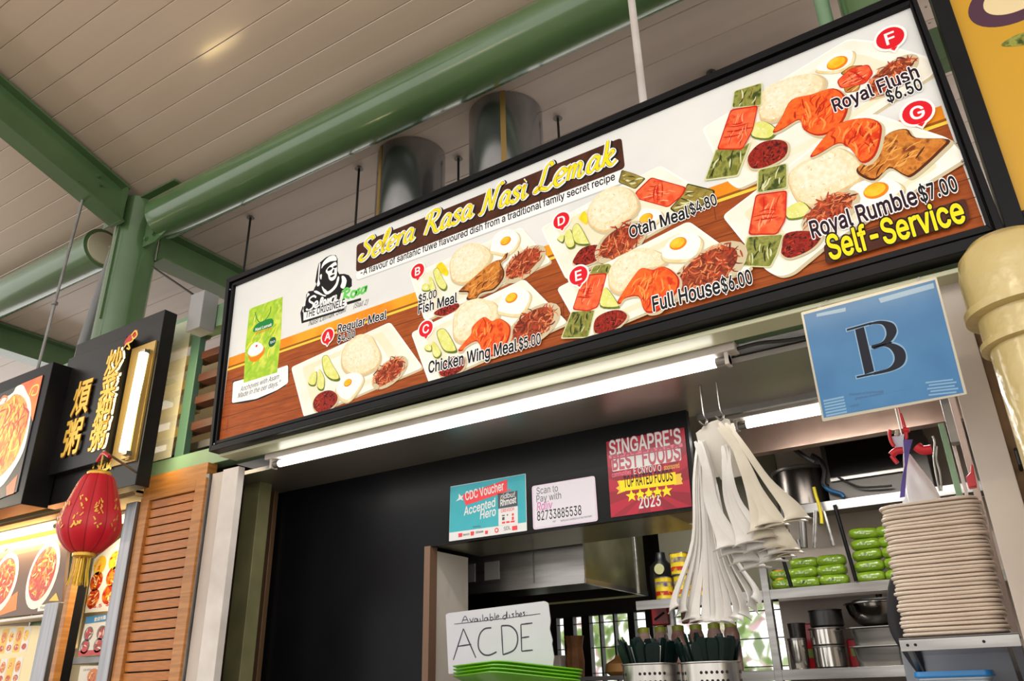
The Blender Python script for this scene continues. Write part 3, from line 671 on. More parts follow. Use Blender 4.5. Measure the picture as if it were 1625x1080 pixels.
# title strip in a brush-script hand
GL = {
 'S': (.62, [[(.56, .80), (.46, .97), (.24, .95), (.15, .76), (.32, .56), (.47, .36), (.42, .10), (.20, -.02), (.02, .10), (.08, .24), (.17, .18)]]),
 'e': (.42, [[(.07, .25), (.28, .28), (.38, .42), (.26, .56), (.09, .42), (.04, .16), (.17, -.04), (.40, .08)]]),
 'l': (.30, [[(.04, .22), (.20, .58), (.27, .90), (.19, .98), (.11, .72), (.08, .20), (.17, -.01), (.31, .14)]]),
 'r': (.38, [[(.02, .40), (.11, .52), (.10, .20), (.08, .0)], [(.10, .22), (.20, .46), (.29, .53), (.36, .44)]]),
 'a': (.50, [[(.37, .46), (.22, .54), (.07, .34), (.07, .06), (.20, .0), (.33, .22), (.41, .52)], [(.41, .52), (.36, .16), (.42, .0), (.53, .12)]]),
 'R': (.74, [[(.24, .94), (.16, .5), (.06, .02)], [(.02, .72), (.06, .92), (.30, 1.02), (.55, .90), (.48, .62), (.22, .50)], [(.24, .50), (.40, .30), (.52, .04), (.66, -.01), (.76, .12)]]),
 's': (.40, [[(.35, .42), (.25, .54), (.11, .46), (.16, .32), (.30, .18), (.26, .02), (.12, -.02), (.01, .10)]]),
 'N': (.78, [[(-.02, .08), (.05, -.01), (.13, .16), (.21, .97)], [(.21, .97), (.33, .48), (.48, .0)], [(.48, .0), (.55, .56), (.62, .92), (.74, 1.02), (.80, .92)]]),
 'i': (.30, [[(.03, .40), (.12, .53), (.09, .16), (.16, -.01), (.29, .12)], [(.08, .70), (.12, .725)]]),
 'L': (.66, [[(.52, .84), (.42, 1.0), (.28, .86), (.22, .42), (.12, .06), (.0, .02), (.05, .14), (.22, .08), (.46, -.02), (.64, .14)]]),
 'm': (.72, [[(.02, .42), (.10, .53), (.08, .0)], [(.09, .26), (.21, .52), (.29, .42), (.26, .0)], [(.28, .28), (.40, .53), (.50, .42), (.46, .12), (.53, -.01), (.66, .12)]]),
 'k': (.52, [[(.12, .98), (.12, .5), (.06, .0)], [(.10, .26), (.28, .52), (.36, .42), (.14, .26)], [(.16, .27), (.27, .06), (.38, -.01), (.52, .12)]]),
}
T = MB()
T.flat(round_poly([(-2.3331,3.389),(-0.9365,3.4049),(-0.9347,3.2573),(-2.3263,3.2372)], .018), L(5), P_TBROWN)
T.flat(round_poly([(-2.3299,3.227),(-0.9426,3.2522),(-0.9448,3.1875),(-2.3181,3.1858)], .02), L(3), P_SHAD)
T.flat(round_poly([(-2.3261,3.2352),(-0.9402,3.2545),(-0.9471,3.1949),(-2.3208,3.1923)], .02), L(4), P_PURE)
def script_word(word, p0, p1, cap, layer):
    tot = sum(GL[c][0] for c in word); d = Vector((p1[0] - p0[0], p1[1] - p0[1])); Ln = d.length; d.normalize(); u = Vector((-d.y, d.x)); sx = Ln / tot
    for pas, (wd, m) in enumerate(((.030, P_BLK), (.025, P_PURE), (.0185, P_BLK), (.0150, P_YEL))):
        x = 0.0
        for ch in word:
            for st in GL[ch][1]:
                pts = []
                for a, z in st:
                    q = Vector(p0) + d * ((x + a) * sx + .22 * z * cap) + u * (z * cap) + (Vector((.006, -.005)) if pas == 0 else Vector((0, 0)))
                    pts.append((q.x - .004, q.y + .010))
                stroke(T, pts, wd * (cap / .11) if pas < 2 else wd * (cap / .11), m, L(layer + pas * 2), nib=.6 if pas >= 2 else None, n=6)
            x += GL[ch][0]
script_word('Selera', *[(-2.3075,3.2803),(-1.9771,3.2876)], .112, 7)
script_word('Rasa', *[(-1.9209,3.2829),(-1.6526,3.2923)], .114, 7)
script_word('Nasi', *[(-1.6122,3.2864),(-1.3738,3.2865)], .116, 7)
script_word('Lemak', *[(-1.3363,3.2895),(-0.9643,3.2879)], .120, 7)
txt(T, '-A flavour of santa\u00f1ic f\u0169we flavoured dish from a traditional family secret recipe', *[(-2.2956,3.2068),(-0.9806,3.2215)], .034, P_BLK, L(6), .020)
T.build('title_print', sign)['label'] = 'brown title strip with yellow brush-script letters over a white slogan strip'

# portrait emblem
e = MB()
sil = [(-2.6632,3.0612),(-2.6788,3.1236),(-2.6678,3.1536),(-2.6497,3.1525),(-2.6491,3.2148),(-2.6351,3.2282),(-2.6027,3.2218),(-2.5855,3.2522),(-2.5945,3.2697),(-2.5893,3.3275),(-2.582,3.3658),(-2.5634,3.3748),(-2.5339,3.3866),(-2.5036,3.3886),(-2.4673,3.3766),(-2.4531,3.3514),(-2.448,3.2825),(-2.4347,3.2608),(-2.4022,3.2522),(-2.3718,3.2356),(-2.3503,3.2064),(-2.3474,3.169),(-2.3797,3.1546),(-2.4132,3.1526),(-2.4203,3.1224),(-2.4295,3.117),(-2.6379,3.1162),(-2.6575,3.1176),(-2.6524,3.0732),(-2.3818,3.0641),(-2.3905,3.054)]
e.flat(sil, L(2), P_BLK)
for q in ([(-2.5266,3.3117),(-2.5079,3.3269),(-2.4638,3.338),(-2.4515,3.2836),(-2.4557,3.2475),(-2.4796,3.2383),(-2.5009,3.2532),(-2.5111,3.2815),(-2.5253,3.2987)], [(-2.5519,3.3625),(-2.5133,3.3841),(-2.4721,3.3747),(-2.4595,3.3451),(-2.5002,3.352),(-2.5401,3.3458),(-2.5589,3.3306)],
          [(-2.5781,3.3581),(-2.569,3.3595),(-2.5704,3.2833),(-2.5605,3.2466),(-2.5747,3.2363),(-2.5815,3.2531),(-2.5775,3.2728)], [(-2.4186,3.2441),(-2.4011,3.2386),(-2.3831,3.2084),(-2.3955,3.1715),(-2.4211,3.1874),(-2.4136,3.2138)],
          [(-2.5462,3.2297),(-2.5157,3.1997),(-2.4757,3.1958),(-2.4538,3.2262),(-2.4413,3.2512),(-2.4326,3.2361),(-2.4461,3.1951),(-2.4834,3.1736),(-2.5132,3.1743),(-2.5359,3.2017)], [(-2.598,3.2162),(-2.5774,3.2142),(-2.5337,3.1804),(-2.5128,3.17),(-2.5224,3.1668),(-2.5811,3.2007)],
          [(-2.5657,3.2966),(-2.553,3.2968),(-2.5538,3.2697),(-2.5615,3.2763)], [(-2.6614,3.1517),(-2.6466,3.1931),(-2.6251,3.2076),(-2.6394,3.2203),(-2.6437,3.2132),(-2.6461,3.1888),(-2.6583,3.1508),(-2.6648,3.1279),(-2.6543,3.1167)]):
    e.flat(smooth_poly(q, 3), L(3), P_PURE)
for q in ([(-2.5166,3.3128),(-2.5023,3.3209),(-2.4838,3.3107),(-2.4955,3.3018),(-2.5131,3.3024)], [(-2.4793,3.3156),(-2.4621,3.3185),(-2.454,3.3116),(-2.4607,3.3033),(-2.476,3.3074)], [(-2.4842,3.2877),(-2.4731,3.3031),(-2.4688,3.2828),(-2.4784,3.2796)], [(-2.4963,3.2685),(-2.4777,3.2719),(-2.4635,3.2682),(-2.4718,3.2608),(-2.4865,3.2592)],
          [(-2.5165,3.2082),(-2.4866,3.2074),(-2.4686,3.2266),(-2.4503,3.2416),(-2.453,3.2177),(-2.4757,3.1958),(-2.5046,3.1881)]):
    e.flat(smooth_poly(q, 3), L(4), P_BLK)
e.flat([(-2.6543,3.1167),(-2.3844,3.107),(-2.3737,3.0808),(-2.3814,3.0712),(-2.6432,3.0736)], L(5), P_PURE)
e.flat([(-2.3737,3.0927),(-2.285,3.0881),(-2.2822,3.0747),(-2.3686,3.077)], L(5), P_BLK)
for st in ([(-2.5786,3.1772),(-2.5952,3.1904),(-2.6201,3.1853),(-2.6209,3.169),(-2.5959,3.1493),(-2.5962,3.1289),(-2.6231,3.1202),(-2.6398,3.1332)], [(-2.5841,3.1336),(-2.5647,3.1402),(-2.5712,3.1544),(-2.5854,3.1463),(-2.578,3.1236),(-2.5535,3.1288)], [(-2.5479,3.1231),(-2.5312,3.155),(-2.5419,3.1623),(-2.5462,3.1308),(-2.5325,3.1187)],
           [(-2.5231,3.1241),(-2.5091,3.1322),(-2.518,3.147),(-2.5265,3.1332),(-2.5153,3.1198),(-2.4989,3.1293)], [(-2.4984,3.1494),(-2.4931,3.1195),(-2.4853,3.1415),(-2.4782,3.1435)], [(-2.4466,3.1463),(-2.471,3.1454),(-2.4762,3.1226),(-2.4586,3.1175),(-2.4445,3.1497),(-2.4444,3.1214),(-2.4298,3.1212)]):
    stroke(e, st, .0105, P_PURE, L(6))
for st in ([(-2.3853,3.1644),(-2.3952,3.111)], [(-2.4086,3.1552),(-2.3807,3.167),(-2.3601,3.1487),(-2.3875,3.1328),(-2.3568,3.1077)], [(-2.3162,3.1315),(-2.3403,3.1387),(-2.3481,3.1171),(-2.3285,3.1073),(-2.3138,3.1308),(-2.3167,3.1078)], [(-2.291,3.1398),(-2.3071,3.1367),(-2.2964,3.1176),(-2.3146,3.1111)], [(-2.2582,3.1378),(-2.279,3.1362),(-2.2845,3.114),(-2.2681,3.1131),(-2.2538,3.1405),(-2.2587,3.1103)]):
    stroke(e, st, .0125, P_LGRN, L(6))
txt(e, 'THE ORIGINELE', *[(-2.6393,3.0839),(-2.3877,3.0777)], .036, P_BLK, L(7), .02)
txt(e, 'Nasi Lemak Stall', *[(-2.6134,3.0331),(-2.3754,3.0438)], .030, P_BLK, L(5), -.004, shear=.25)
txt(e, '(Stall 2)', *[(-2.3285,3.0461),(-2.2427,3.0429)], .026, P_BLK, L(5), -.004, shear=.25)
e.build('emblem', sign)['label'] = 'black emblem of a woman in a headscarf over script lettering'

# green packet picture and its white tag
g = MB()
g.flat(smooth_poly([(-3.1169,2.8449),(-3.102,2.8663),(-2.9182,2.8518),(-2.7458,2.8604),(-2.7223,2.8418),(-2.7199,2.7685),(-2.7865,2.7409),(-2.9279,2.7234),(-3.0874,2.7387),(-3.1083,2.7618)], 3), L(3), P_BLK)
g.flat(round_poly([(-3.1165,2.8606),(-2.9187,2.8553),(-2.7289,2.8607),(-2.7167,2.7656),(-2.7871,2.7453),(-2.9291,2.7312),(-3.1056,2.7469)], .012), L(4), P_PURE)
g.flat([(-3.0607,3.2532),(-2.8177,3.2521),(-2.7998,3.0292),(-2.7999,2.8385),(-3.0358,2.8378),(-3.0557,3.0497)], L(5), P_LIME)
rr = [(-3.0607,3.2532),(-2.8177,3.2521),(-2.7998,3.0292),(-2.7999,2.8385),(-3.0358,2.8378),(-3.0557,3.0497)]
streaks(g, rr, 26, [pm('lime_light', (226, 232, 120)), pm('lime_deep', (138, 186, 46)), pm('lime_yellow', (238, 226, 70))], .06, .008, 1.1, .78, L(6), .5, .4)
g.flat(smooth_poly([(-3.0061,3.1069),(-3.0071,3.133),(-2.9713,3.1504),(-2.8799,3.1486),(-2.8689,3.1026),(-2.9488,3.1032)], 3), L(8), P_GRN)
txt(g, 'Nasi Lemak', *[(-2.994,3.1083),(-2.8754,3.1067)], .016, P_PURE, L(9), .02)
stroke(g, [(-3.0134,3.2228),(-2.9902,3.1733),(-2.9553,3.146),(-2.9192,3.1595),(-2.8966,3.1921),(-2.8977,3.2208)], .005, P_GRN, L(8))
g.flat(ellipse(*[(-2.8578,3.0137)][0], .026, .026), L(8), P_DGRN); txt(g, '5pcs', *[(-2.8732,3.0075),(-2.8379,3.0086)], .013, P_PURE, L(9), .01)
g.flat(smooth_poly([(-3.0316,2.9974),(-3.0038,2.9676),(-2.9436,2.9697),(-2.9109,3.0012),(-2.9126,2.962),(-2.9607,2.9344),(-3.0089,2.9518)], 3), L(8), P_YOLKD)
g.flat(smooth_poly([(-3.032,2.9998),(-3.0073,3.0373),(-2.9619,3.0395),(-2.9184,3.0008),(-2.9367,2.9737),(-2.9968,2.9716)], 3), L(9), P_PURE)
g.flat(ellipse(*[(-2.9712,3.0212)][0], .007, .007, 12), L(10), P_RED)
txt(g, 'fresh', *[(-2.9905,3.0864),(-2.8758,3.0883)], .014, P_YOLKD, L(8), .02)
txt(g, 'Anchoves with Asam', *[(-3.0529,2.7951),(-2.7864,2.8029)], .026, P_BLK, L(7), -.008, shear=.2)
txt(g, 'Made in the oer days."', *[(-3.0658,2.7638),(-2.7731,2.7677)], .026, P_BLK, L(7), -.008, shear=.2)
g.build('packet_picture', sign)['label'] = 'picture of a lime green packet on a white tag'

# ------------------------------------------------------------------ yellow sign on the right
ys = thing('yellow_sign', 'yellow signboard in a black frame, right of the long menu sign', 'sign', (0.9, 2.42, 2.5))
yt, ybm = 3.62, 2.545
b = MB(); b.prism([(0.192, ybm), (0.240, ybm), (0.240, yt), (0.192, yt)], 2.365, 2.46, M_BLACKF); b.build('frame_bar', ys, bevel=.002)
b = MB(); b.box(0.240, 1.9, 2.365, 2.46, ybm, ybm + .06, M_BLACKF); b.build('frame_bar', ys, bevel=.002)
b = MB(); b.box(0.240, 1.9, 2.365, 2.46, yt - .05, yt, M_BLACKF); b.build('frame_bar', ys, bevel=.002)
M_YEL = mat('yellow_sign_face', (200, 150, 14), 0.35, c2=(196, 146, 24), scale=2, glow=.12)
b = MB(); b.box(0.240, 1.9, 2.385, 2.45, ybm + .06, yt - .05, M_YEL); b.build('printed_panel', ys)
b = MB(); MP = mat('print_plum', (70, 26, 52), .4, glow=.05); MPW = mat('print_pale', (226, 204, 156), .4, glow=.1); MGL = mat('print_leaf', (70, 122, 46), .4, glow=.1)
c = [(0.4101,3.3443)][0]
b.flat(ellipse(c[0], c[1], .135, .10, 40, .2), 2.3845, MP); b.flat(ellipse(c[0] + .004, c[1] + .006, .095, .066, 40, .2), 2.3842, MPW)
b.flat(smooth_poly([(0.3287,3.183),(0.364,3.1983),(0.4025,3.1966),(0.4415,3.1746),(0.4039,3.1516),(0.3554,3.1635)], 4), 2.3842, MGL)
b.build('fruit_print', ys)['label'] = 'plum ring and green leaf printed on yellow'

# ------------------------------------------------------------------ blue hygiene card with a big B
hy = thing('grade_card', 'blue laminated card with a large letter B hanging over the plates', 'card', (-0.19, 2.2, 2.06))
HC = [(-0.3645,2.3899),(-0.0064,2.3962),(-0.0105,2.0608),(-0.3632,2.0576)]
M_LAM = mat('laminate_edge', (176, 168, 146), .25, coat=.4); M_BLUE = mat('card_blue', (44, 106, 158), .35, c2=(56, 118, 168), scale=7, coat=.15, spec=.3); M_NAVY = mat('card_navy', (26, 28, 42), .4, spec=.15); M_PALEB = mat('card_pale_blue', (112, 156, 190), .3)
b = MB(); b.prism(round_poly(HC, .004), 2.2, 2.2025, M_LAM); b.build('card_sheet', hy)
b = MB(); b.flat([(-0.3587,2.3808),(-0.0116,2.3879),(-0.0167,2.0659),(-0.3578,2.0673)], 2.1997, M_BLUE)
stem = [(-0.2322,2.2991),(-0.2086,2.3013),(-0.2083,2.1694),(-0.2327,2.1656)]
for grow_, m, y in ((.003, M_PALEB, 2.1994), (0, M_NAVY, 2.1991)):
    def off(p):
        cc = poly_c(p); return [(q[0] + (grow_ if q[0] > cc[0] else -grow_), q[1] + (grow_ if q[1] > cc[1] else -grow_)) for q in p]
    b.flat(off(stem), y, m)
    b.flat(off([(-0.2531,2.3062),(-0.1875,2.3098),(-0.1874,2.3041),(-0.253,2.3004)]), y - .00003, m); b.flat(off([(-0.2544,2.1652),(-0.1984,2.1657),(-0.1995,2.1605),(-0.2542,2.1597)]), y - .00003, m)
    for o_, i_ in (([(-0.1938,2.3087),(-0.1639,2.3076),(-0.1372,2.2932),(-0.131,2.272),(-0.1396,2.2534),(-0.1603,2.2381),(-0.2023,2.235)], [(-0.2008,2.243),(-0.1726,2.2468),(-0.1588,2.2627),(-0.1572,2.2818),(-0.1638,2.2962),(-0.1817,2.3025),(-0.1951,2.3019)]),
                   ([(-0.1959,2.2376),(-0.1544,2.238),(-0.1293,2.2193),(-0.1241,2.1949),(-0.136,2.171),(-0.1646,2.1604),(-0.2115,2.1593)], [(-0.2088,2.1668),(-0.1743,2.1694),(-0.1565,2.1827),(-0.1514,2.2017),(-0.1576,2.2223),(-0.173,2.2331),(-0.196,2.2307)])):
        P = smooth_path(o_, 5) + smooth_path(i_, 5); P = [(q.x, q.y) for q in P]
        if grow_: P = [(q.x, q.y) for q in smooth_path(off(o_), 5) + smooth_path([(x - .004, z) for x, z in i_], 5)]
        b.flat(P, y - .00006, m)
M_FAINT = mat('card_faint_print', (52, 92, 136), .4)
for p, s_ in (([(-0.2824,2.1159),(-0.1975,2.1068)], 'displayed at licensee stall'), ([(-0.2703,2.1013),(-0.1985,2.1017)], 'grade as assessed'), ([(-0.194,2.1014),(-0.1171,2.1034)], '....................'), ([(-0.2888,2.0825),(-0.2643,2.0828)], 'valid')):
    txt(b, s_, *p, .0065, M_FAINT, 2.1992, 0)
for k in range(6):
    b.flat([(x, z - .0085 * k) for x, z in [(-0.3501,2.1169),(-0.296,2.1175),(-0.297,2.1124),(-0.3511,2.1117)]], 2.1992, M_PALEB)
for k in range(5):
    b.flat([(x + .006 * (k % 2), z - .0085 * k) for x, z in [(-0.0946,2.1126),(-0.0316,2.1072),(-0.0326,2.103),(-0.0955,2.1083)]], 2.1992, M_PALEB)
b.flat([(-0.3227,2.3736),(-0.2434,2.371),(-0.2456,2.3592),(-0.3244,2.3637)], 2.1992, mat('old_tape', (104, 146, 176), .3, coat=.3)); b.flat([(-0.1565,2.3742),(-0.0174,2.3797),(-0.018,2.3643),(-0.1535,2.3589)], 2.1992, MATS['old_tape'])
b.build('card_print', hy)
for p in [(-0.3202,2.2,2.3878),(-0.0521,2.2,2.3919)]:
    b = MB(); b.tube([(p[0], 2.201, p[2]), (p[0], 2.43, 2.512)], .002, M_WHITE, 6); b.build('hanging_string', hy)

# ------------------------------------------------------------------ notices on the black fascia (y = 3.0)
YF = 3.0
def card(name, label, q, th, edge, r=.004):
    t = thing(name, label, 'poster', (sum(a[0] for a in q) / 4, YF, min(a[1] for a in q)))
    m = MB(); m.prism(round_poly(q, r), YF - th, YF - .0005, edge); m.build('sheet', t); return t, MB(), YF - th - .0003
Q = lambda n, c, **k: mat('ink_' + n, c, .4, spec=.2, **k)
IW, IT, IR, IK, IG, IY, IP = Q('white', (206, 205, 205)), Q('teal', (48, 150, 164), c2=(60, 160, 172), scale=5), Q('red', (214, 62, 70)), Q('black', (28, 28, 34)), Q('grey', (70, 72, 78)), Q('yellow', (244, 206, 30)), Q('magenta', (186, 50, 150))
t, m, y = card('voucher_poster', 'teal and white voucher poster on the black fascia', [(-2.2046,2.3088),(-1.7857,2.3056),(-1.789,2.0516),(-2.2105,2.0534)], .003, IW)
m.flat([(-2.2045,2.3068),(-1.7879,2.3041),(-1.7907,2.0886),(-2.2085,2.0929)], y, IT)
m.flat([(-2.1346,2.259),(-1.884,2.2941),(-1.8855,2.2386),(-2.1155,2.207)], y - .0003, IR)
m.flat([(-1.9374,2.2351),(-1.8308,2.2351),(-1.833,2.1664),(-1.9361,2.1677)], y - .0003, IG); m.flat([(-1.935,2.1658),(-1.832,2.1653),(-1.8335,2.0878),(-1.9356,2.0907)], y - .0003, IW)
m.flat([(-2.1549,2.2686),(-2.1403,2.2531),(-2.127,2.2569),(-2.1363,2.2449),(-2.1282,2.2315),(-2.1455,2.2386),(-2.1711,2.2337),(-2.1549,2.2476)], y - .0006, IW); m.flat([(-1.8842,2.2458),(-1.8744,2.249),(-1.8649,2.2429),(-1.8726,2.2376)], y - .0006, IR)
txt(m, 'CDC Voucher', *[(-2.1155,2.2306),(-1.9026,2.2485)], .040, IW, y - .0006, .02)
txt(m, 'Accepted', *[(-2.1247,2.1614),(-1.9522,2.1809)], .038, IW, y - .0006, .02, shear=.15); txt(m, 'Hero', *[(-2.0346,2.1331),(-1.9503,2.1395)], .038, IW, y - .0006, .02, shear=.15)
txt(m, 'ridbu!', *[(-1.9221,2.208),(-1.8476,2.2102)], .022, IW, y - .0006, .01, shear=.2); txt(m, 'Rhmost', *[(-1.9239,2.177),(-1.84,2.1818)], .028, IW, y - .0006, .03, shear=.1)
txt(m, 'CREVOCH', *[(-1.9213,2.1475),(-1.8516,2.1491)], .014, IR, y - .0006, .02)
for a in ([(-1.9162,2.136),(-1.9011,2.1358),(-1.9013,2.1304),(-1.9163,2.1306)], [(-1.9154,2.1259),(-1.9024,2.1261),(-1.9028,2.1126),(-1.9157,2.1125)], [(-1.8904,2.1362),(-1.884,2.1363),(-1.8841,2.13),(-1.8906,2.1299)]): m.flat(a, y - .0006, IG)
for a in ([(-1.8637,2.1363),(-1.8531,2.1367),(-1.8534,2.126),(-1.864,2.1256)], [(-1.8641,2.1211),(-1.8535,2.1215),(-1.854,2.1073),(-1.8646,2.1069)], [(-1.9169,2.1054),(-1.8998,2.1055),(-1.9,2.097),(-1.9171,2.0974)], [(-1.8944,2.1053),(-1.8763,2.1048),(-1.8765,2.0968),(-1.8946,2.0973)], [(-1.871,2.1041),(-1.8498,2.1041),(-1.8501,2.0961),(-1.8712,2.097)],
          [(-2.1566,2.083),(-2.135,2.0832),(-2.135,2.0658),(-2.1566,2.0656)], [(-2.0887,2.0832),(-2.0685,2.0826),(-2.0708,2.0647),(-2.0876,2.0648)], [(-2.0087,2.0772),(-1.9923,2.077),(-1.9947,2.062),(-2.0078,2.0618)], [(-1.8643,2.0801),(-1.838,2.0804),(-1.8375,2.0618),(-1.8638,2.0615)]): m.flat(a, y - .0006, IR)
c = [(-1.9462,2.0723)][0]; m.flat(ellipse(*c, .011, .011, 16), y - .0006, IR); m.flat(ellipse(*c, .006, .006, 12), y - .0008, IW)
txt(m, 'Nexus', *[(-2.1293,2.0688),(-2.0943,2.0702)], .010, IG, y - .0006, .01); txt(m, 'SGHawker', *[(-2.0597,2.0715),(-2.0176,2.0719)], .010, IG, y - .0006, .01); txt(m, 'SDL', *[(-1.9072,2.0658),(-1.872,2.0687)], .016, IG, y - .0006, 0); txt(m, 'Powered by', *[(-2.0751,2.0989),(-2.0328,2.0982)], .008, IG, y - .0006, 0)
m.build('poster_print', t)
t, m, y = card('payment_card', 'small white laminated scan-to-pay card between teal and maroon posters', [(-1.7555,2.2431),(-1.4429,2.2413),(-1.4424,2.0496),(-1.7562,2.0511)], .004, mat('card_sleeve', (196, 178, 196), .2, coat=.6), .012)
m.flat(round_poly([(-1.7463,2.2362),(-1.4482,2.2351),(-1.4513,2.0566),(-1.7456,2.0594)], .008), y, Q('paper', (202, 197, 206)))
txt(m, 'Scan to', *[(-1.7322,2.2026),(-1.6242,2.2011)], .030, IG, y - .0003, -.005); txt(m, 'Pay with', *[(-1.7337,2.1679),(-1.6101,2.1673)], .030, IG, y - .0003, -.005); txt(m, 'Rdliv', *[(-1.7333,2.1305),(-1.6572,2.13)], .036, IP, y - .0003, .0, shear=.12)
txt(m, '82733885538', *[(-1.7332,2.0875),(-1.5166,2.0853)], .040, IK, y - .0003, .01); txt(m, 'terms and conditions of this merchant', *[(-1.6188,2.0686),(-1.4691,2.0698)], .009, IG, y - .0003, 0); txt(m, 'ref', *[(-1.6564,2.0699),(-1.6425,2.0699)], .009, IG, y - .0003, 0)
m.build('card_print', t)
t, m, y = card('award_poster', 'maroon award poster with white lettering, yellow ribbon and five stars', [(-1.3783,2.378),(-1.0257,2.3759),(-1.0321,2.0541),(-1.3816,2.0556)], .004, mat('ink_maroon', (132, 10, 34), .3, c2=(142, 14, 40), scale=3, coat=.12, spec=.25))
MR2 = mat('ink_crimson', (164, 16, 46), .3, coat=.12, spec=.25); cc = [(-1.1972,2.1452)][0]
box_ = [(-1.3783,2.378),(-1.0257,2.3759),(-1.0321,2.0541),(-1.3816,2.0556)]
edge_pts = [lerp2(box_[i], box_[(i + 1) % 4], t_ / 6) for i in range(4) for t_ in range(6)]
for i in range(0, 24, 2): m.flat([cc, edge_pts[i], edge_pts[(i + 1) % 24]], y, MR2)
IPK = Q('pink', (214, 120, 140)); MRD = mat('ink_wine', (160, 40, 66), .3)
m.flat(round_poly([(-1.3708,2.3189),(-1.0413,2.3128),(-1.04,2.2969),(-1.3695,2.3024)], .006), y - .0002, IPK)
txt(m, "SINGAPRE'S", *[(-1.3649,2.3163),(-1.0453,2.3128)], .062, IW, y - .0006, .02, .03, MRD, dy=.0002)
m.flat(round_poly([(-1.3594,2.2974),(-1.0516,2.2935),(-1.0536,2.2426),(-1.3595,2.2449)], .006), y - .0003, IW)
txt(m, 'BEST FOODS', *[(-1.3572,2.2517),(-1.0565,2.2454)], .066, MRD, y - .0006, .03)
txt(m, 'communities', *[(-1.3624,2.2213),(-1.2759,2.2227)], .020, IPK, y - .0006, .02); txt(m, 'E CNYOV O', *[(-1.2636,2.2192),(-1.1427,2.2139)], .026, IW, y - .0006, .01); txt(m, 'sponsored', *[(-1.1297,2.2149),(-1.064,2.215)], .020, mat('ink_gold', (214, 150, 60), .3), y - .0006, .02)
m.flat([(-1.3404,2.202),(-1.3252,2.2036),(-1.3085,2.1539),(-1.3472,2.1478),(-1.3354,2.1618),(-1.3493,2.1737),(-1.3336,2.1812)], y - .0004, mat('ink_yellow_deep', (214, 172, 16), .35)); m.flat([(-1.0876,2.1897),(-1.059,2.1909),(-1.0636,2.1783),(-1.0578,2.1679),(-1.0628,2.1592),(-1.0579,2.1471),(-1.0941,2.1473)], y - .0004, MATS['ink_yellow_deep'])
m.flat([(-1.3331,2.2016),(-1.0841,2.1998),(-1.085,2.1512),(-1.3278,2.156)], y - .0006, IY)
txt(m, 'TOP RATED FOODS', *[(-1.312,2.1708),(-1.0973,2.1675)], .046, IK, y - .0009, .02)
for sx_, sz_ in [(-1.282,2.1314),(-1.243,2.1312),(-1.2052,2.1311),(-1.168,2.1302),(-1.1296,2.1291)]:
    m.flat([(sx_ + (.027 if i % 2 == 0 else .011) * math.sin(i * math.pi / 5), sz_ + (.027 if i % 2 == 0 else .011) * math.cos(i * math.pi / 5)) for i in range(10)], y - .0006, IY)
txt(m, '2023', *[(-1.2534,2.0761),(-1.1595,2.0753)], .046, IW, y - .0006, .02)
m.build('poster_print', t)

# hand-written card standing on the trays
YC = 2.80
hw = thing('dish_card', 'white card with handwritten available dishes letters, propped behind green trays', 'card', (-1.83, YC, 1.47))
IPAPER = mat('card_paper', (192, 192, 200), .5, c2=(184, 184, 192), scale=3)
b = MB(); b.prism(round_poly([(-2.0792,1.7107),(-2.065,1.7162),(-1.6013,1.729),(-1.5856,1.7205),(-1.5789,1.6543),(-1.5847,1.6251),(-1.5739,1.5836),(-1.5774,1.5722),(-1.5699,1.5258),(-1.5791,1.4864),(-2.0626,1.4824)], .004), YC, YC + .004, IPAPER); b.build('paper_sheet', hw)
b = MB(); MK = mat('marker_ink', (36, 32, 50), .5); yy = YC - .0004
for p in ([(-2.0386,1.5335),(-1.9884,1.6502)], [(-1.9884,1.6502),(-1.9278,1.5374)], [(-2.016,1.5843),(-1.9497,1.5884)], [(-1.8035,1.6502),(-1.7984,1.5427)], [(-1.7122,1.6495),(-1.7119,1.5518)], [(-1.7122,1.6495),(-1.6592,1.6516)], [(-1.7116,1.6003),(-1.676,1.6025)], [(-1.7119,1.5518),(-1.6618,1.5536)]): stroke(b, p, .0062, MK, yy, n=2)
for p in ([(-1.851,1.6457),(-1.8856,1.6429),(-1.9097,1.6196),(-1.9148,1.5769),(-1.8946,1.5505),(-1.8636,1.5443),(-1.8279,1.5547)], [(-1.8035,1.6502),(-1.7614,1.6465),(-1.7334,1.6218),(-1.7301,1.5858),(-1.7489,1.557),(-1.7984,1.5427)]): stroke(b, p, .0062, MK, yy)
stroke(b, [(-2.0354,1.6707),(-1.8223,1.676),(-1.6218,1.6834)], .003, MK, yy)
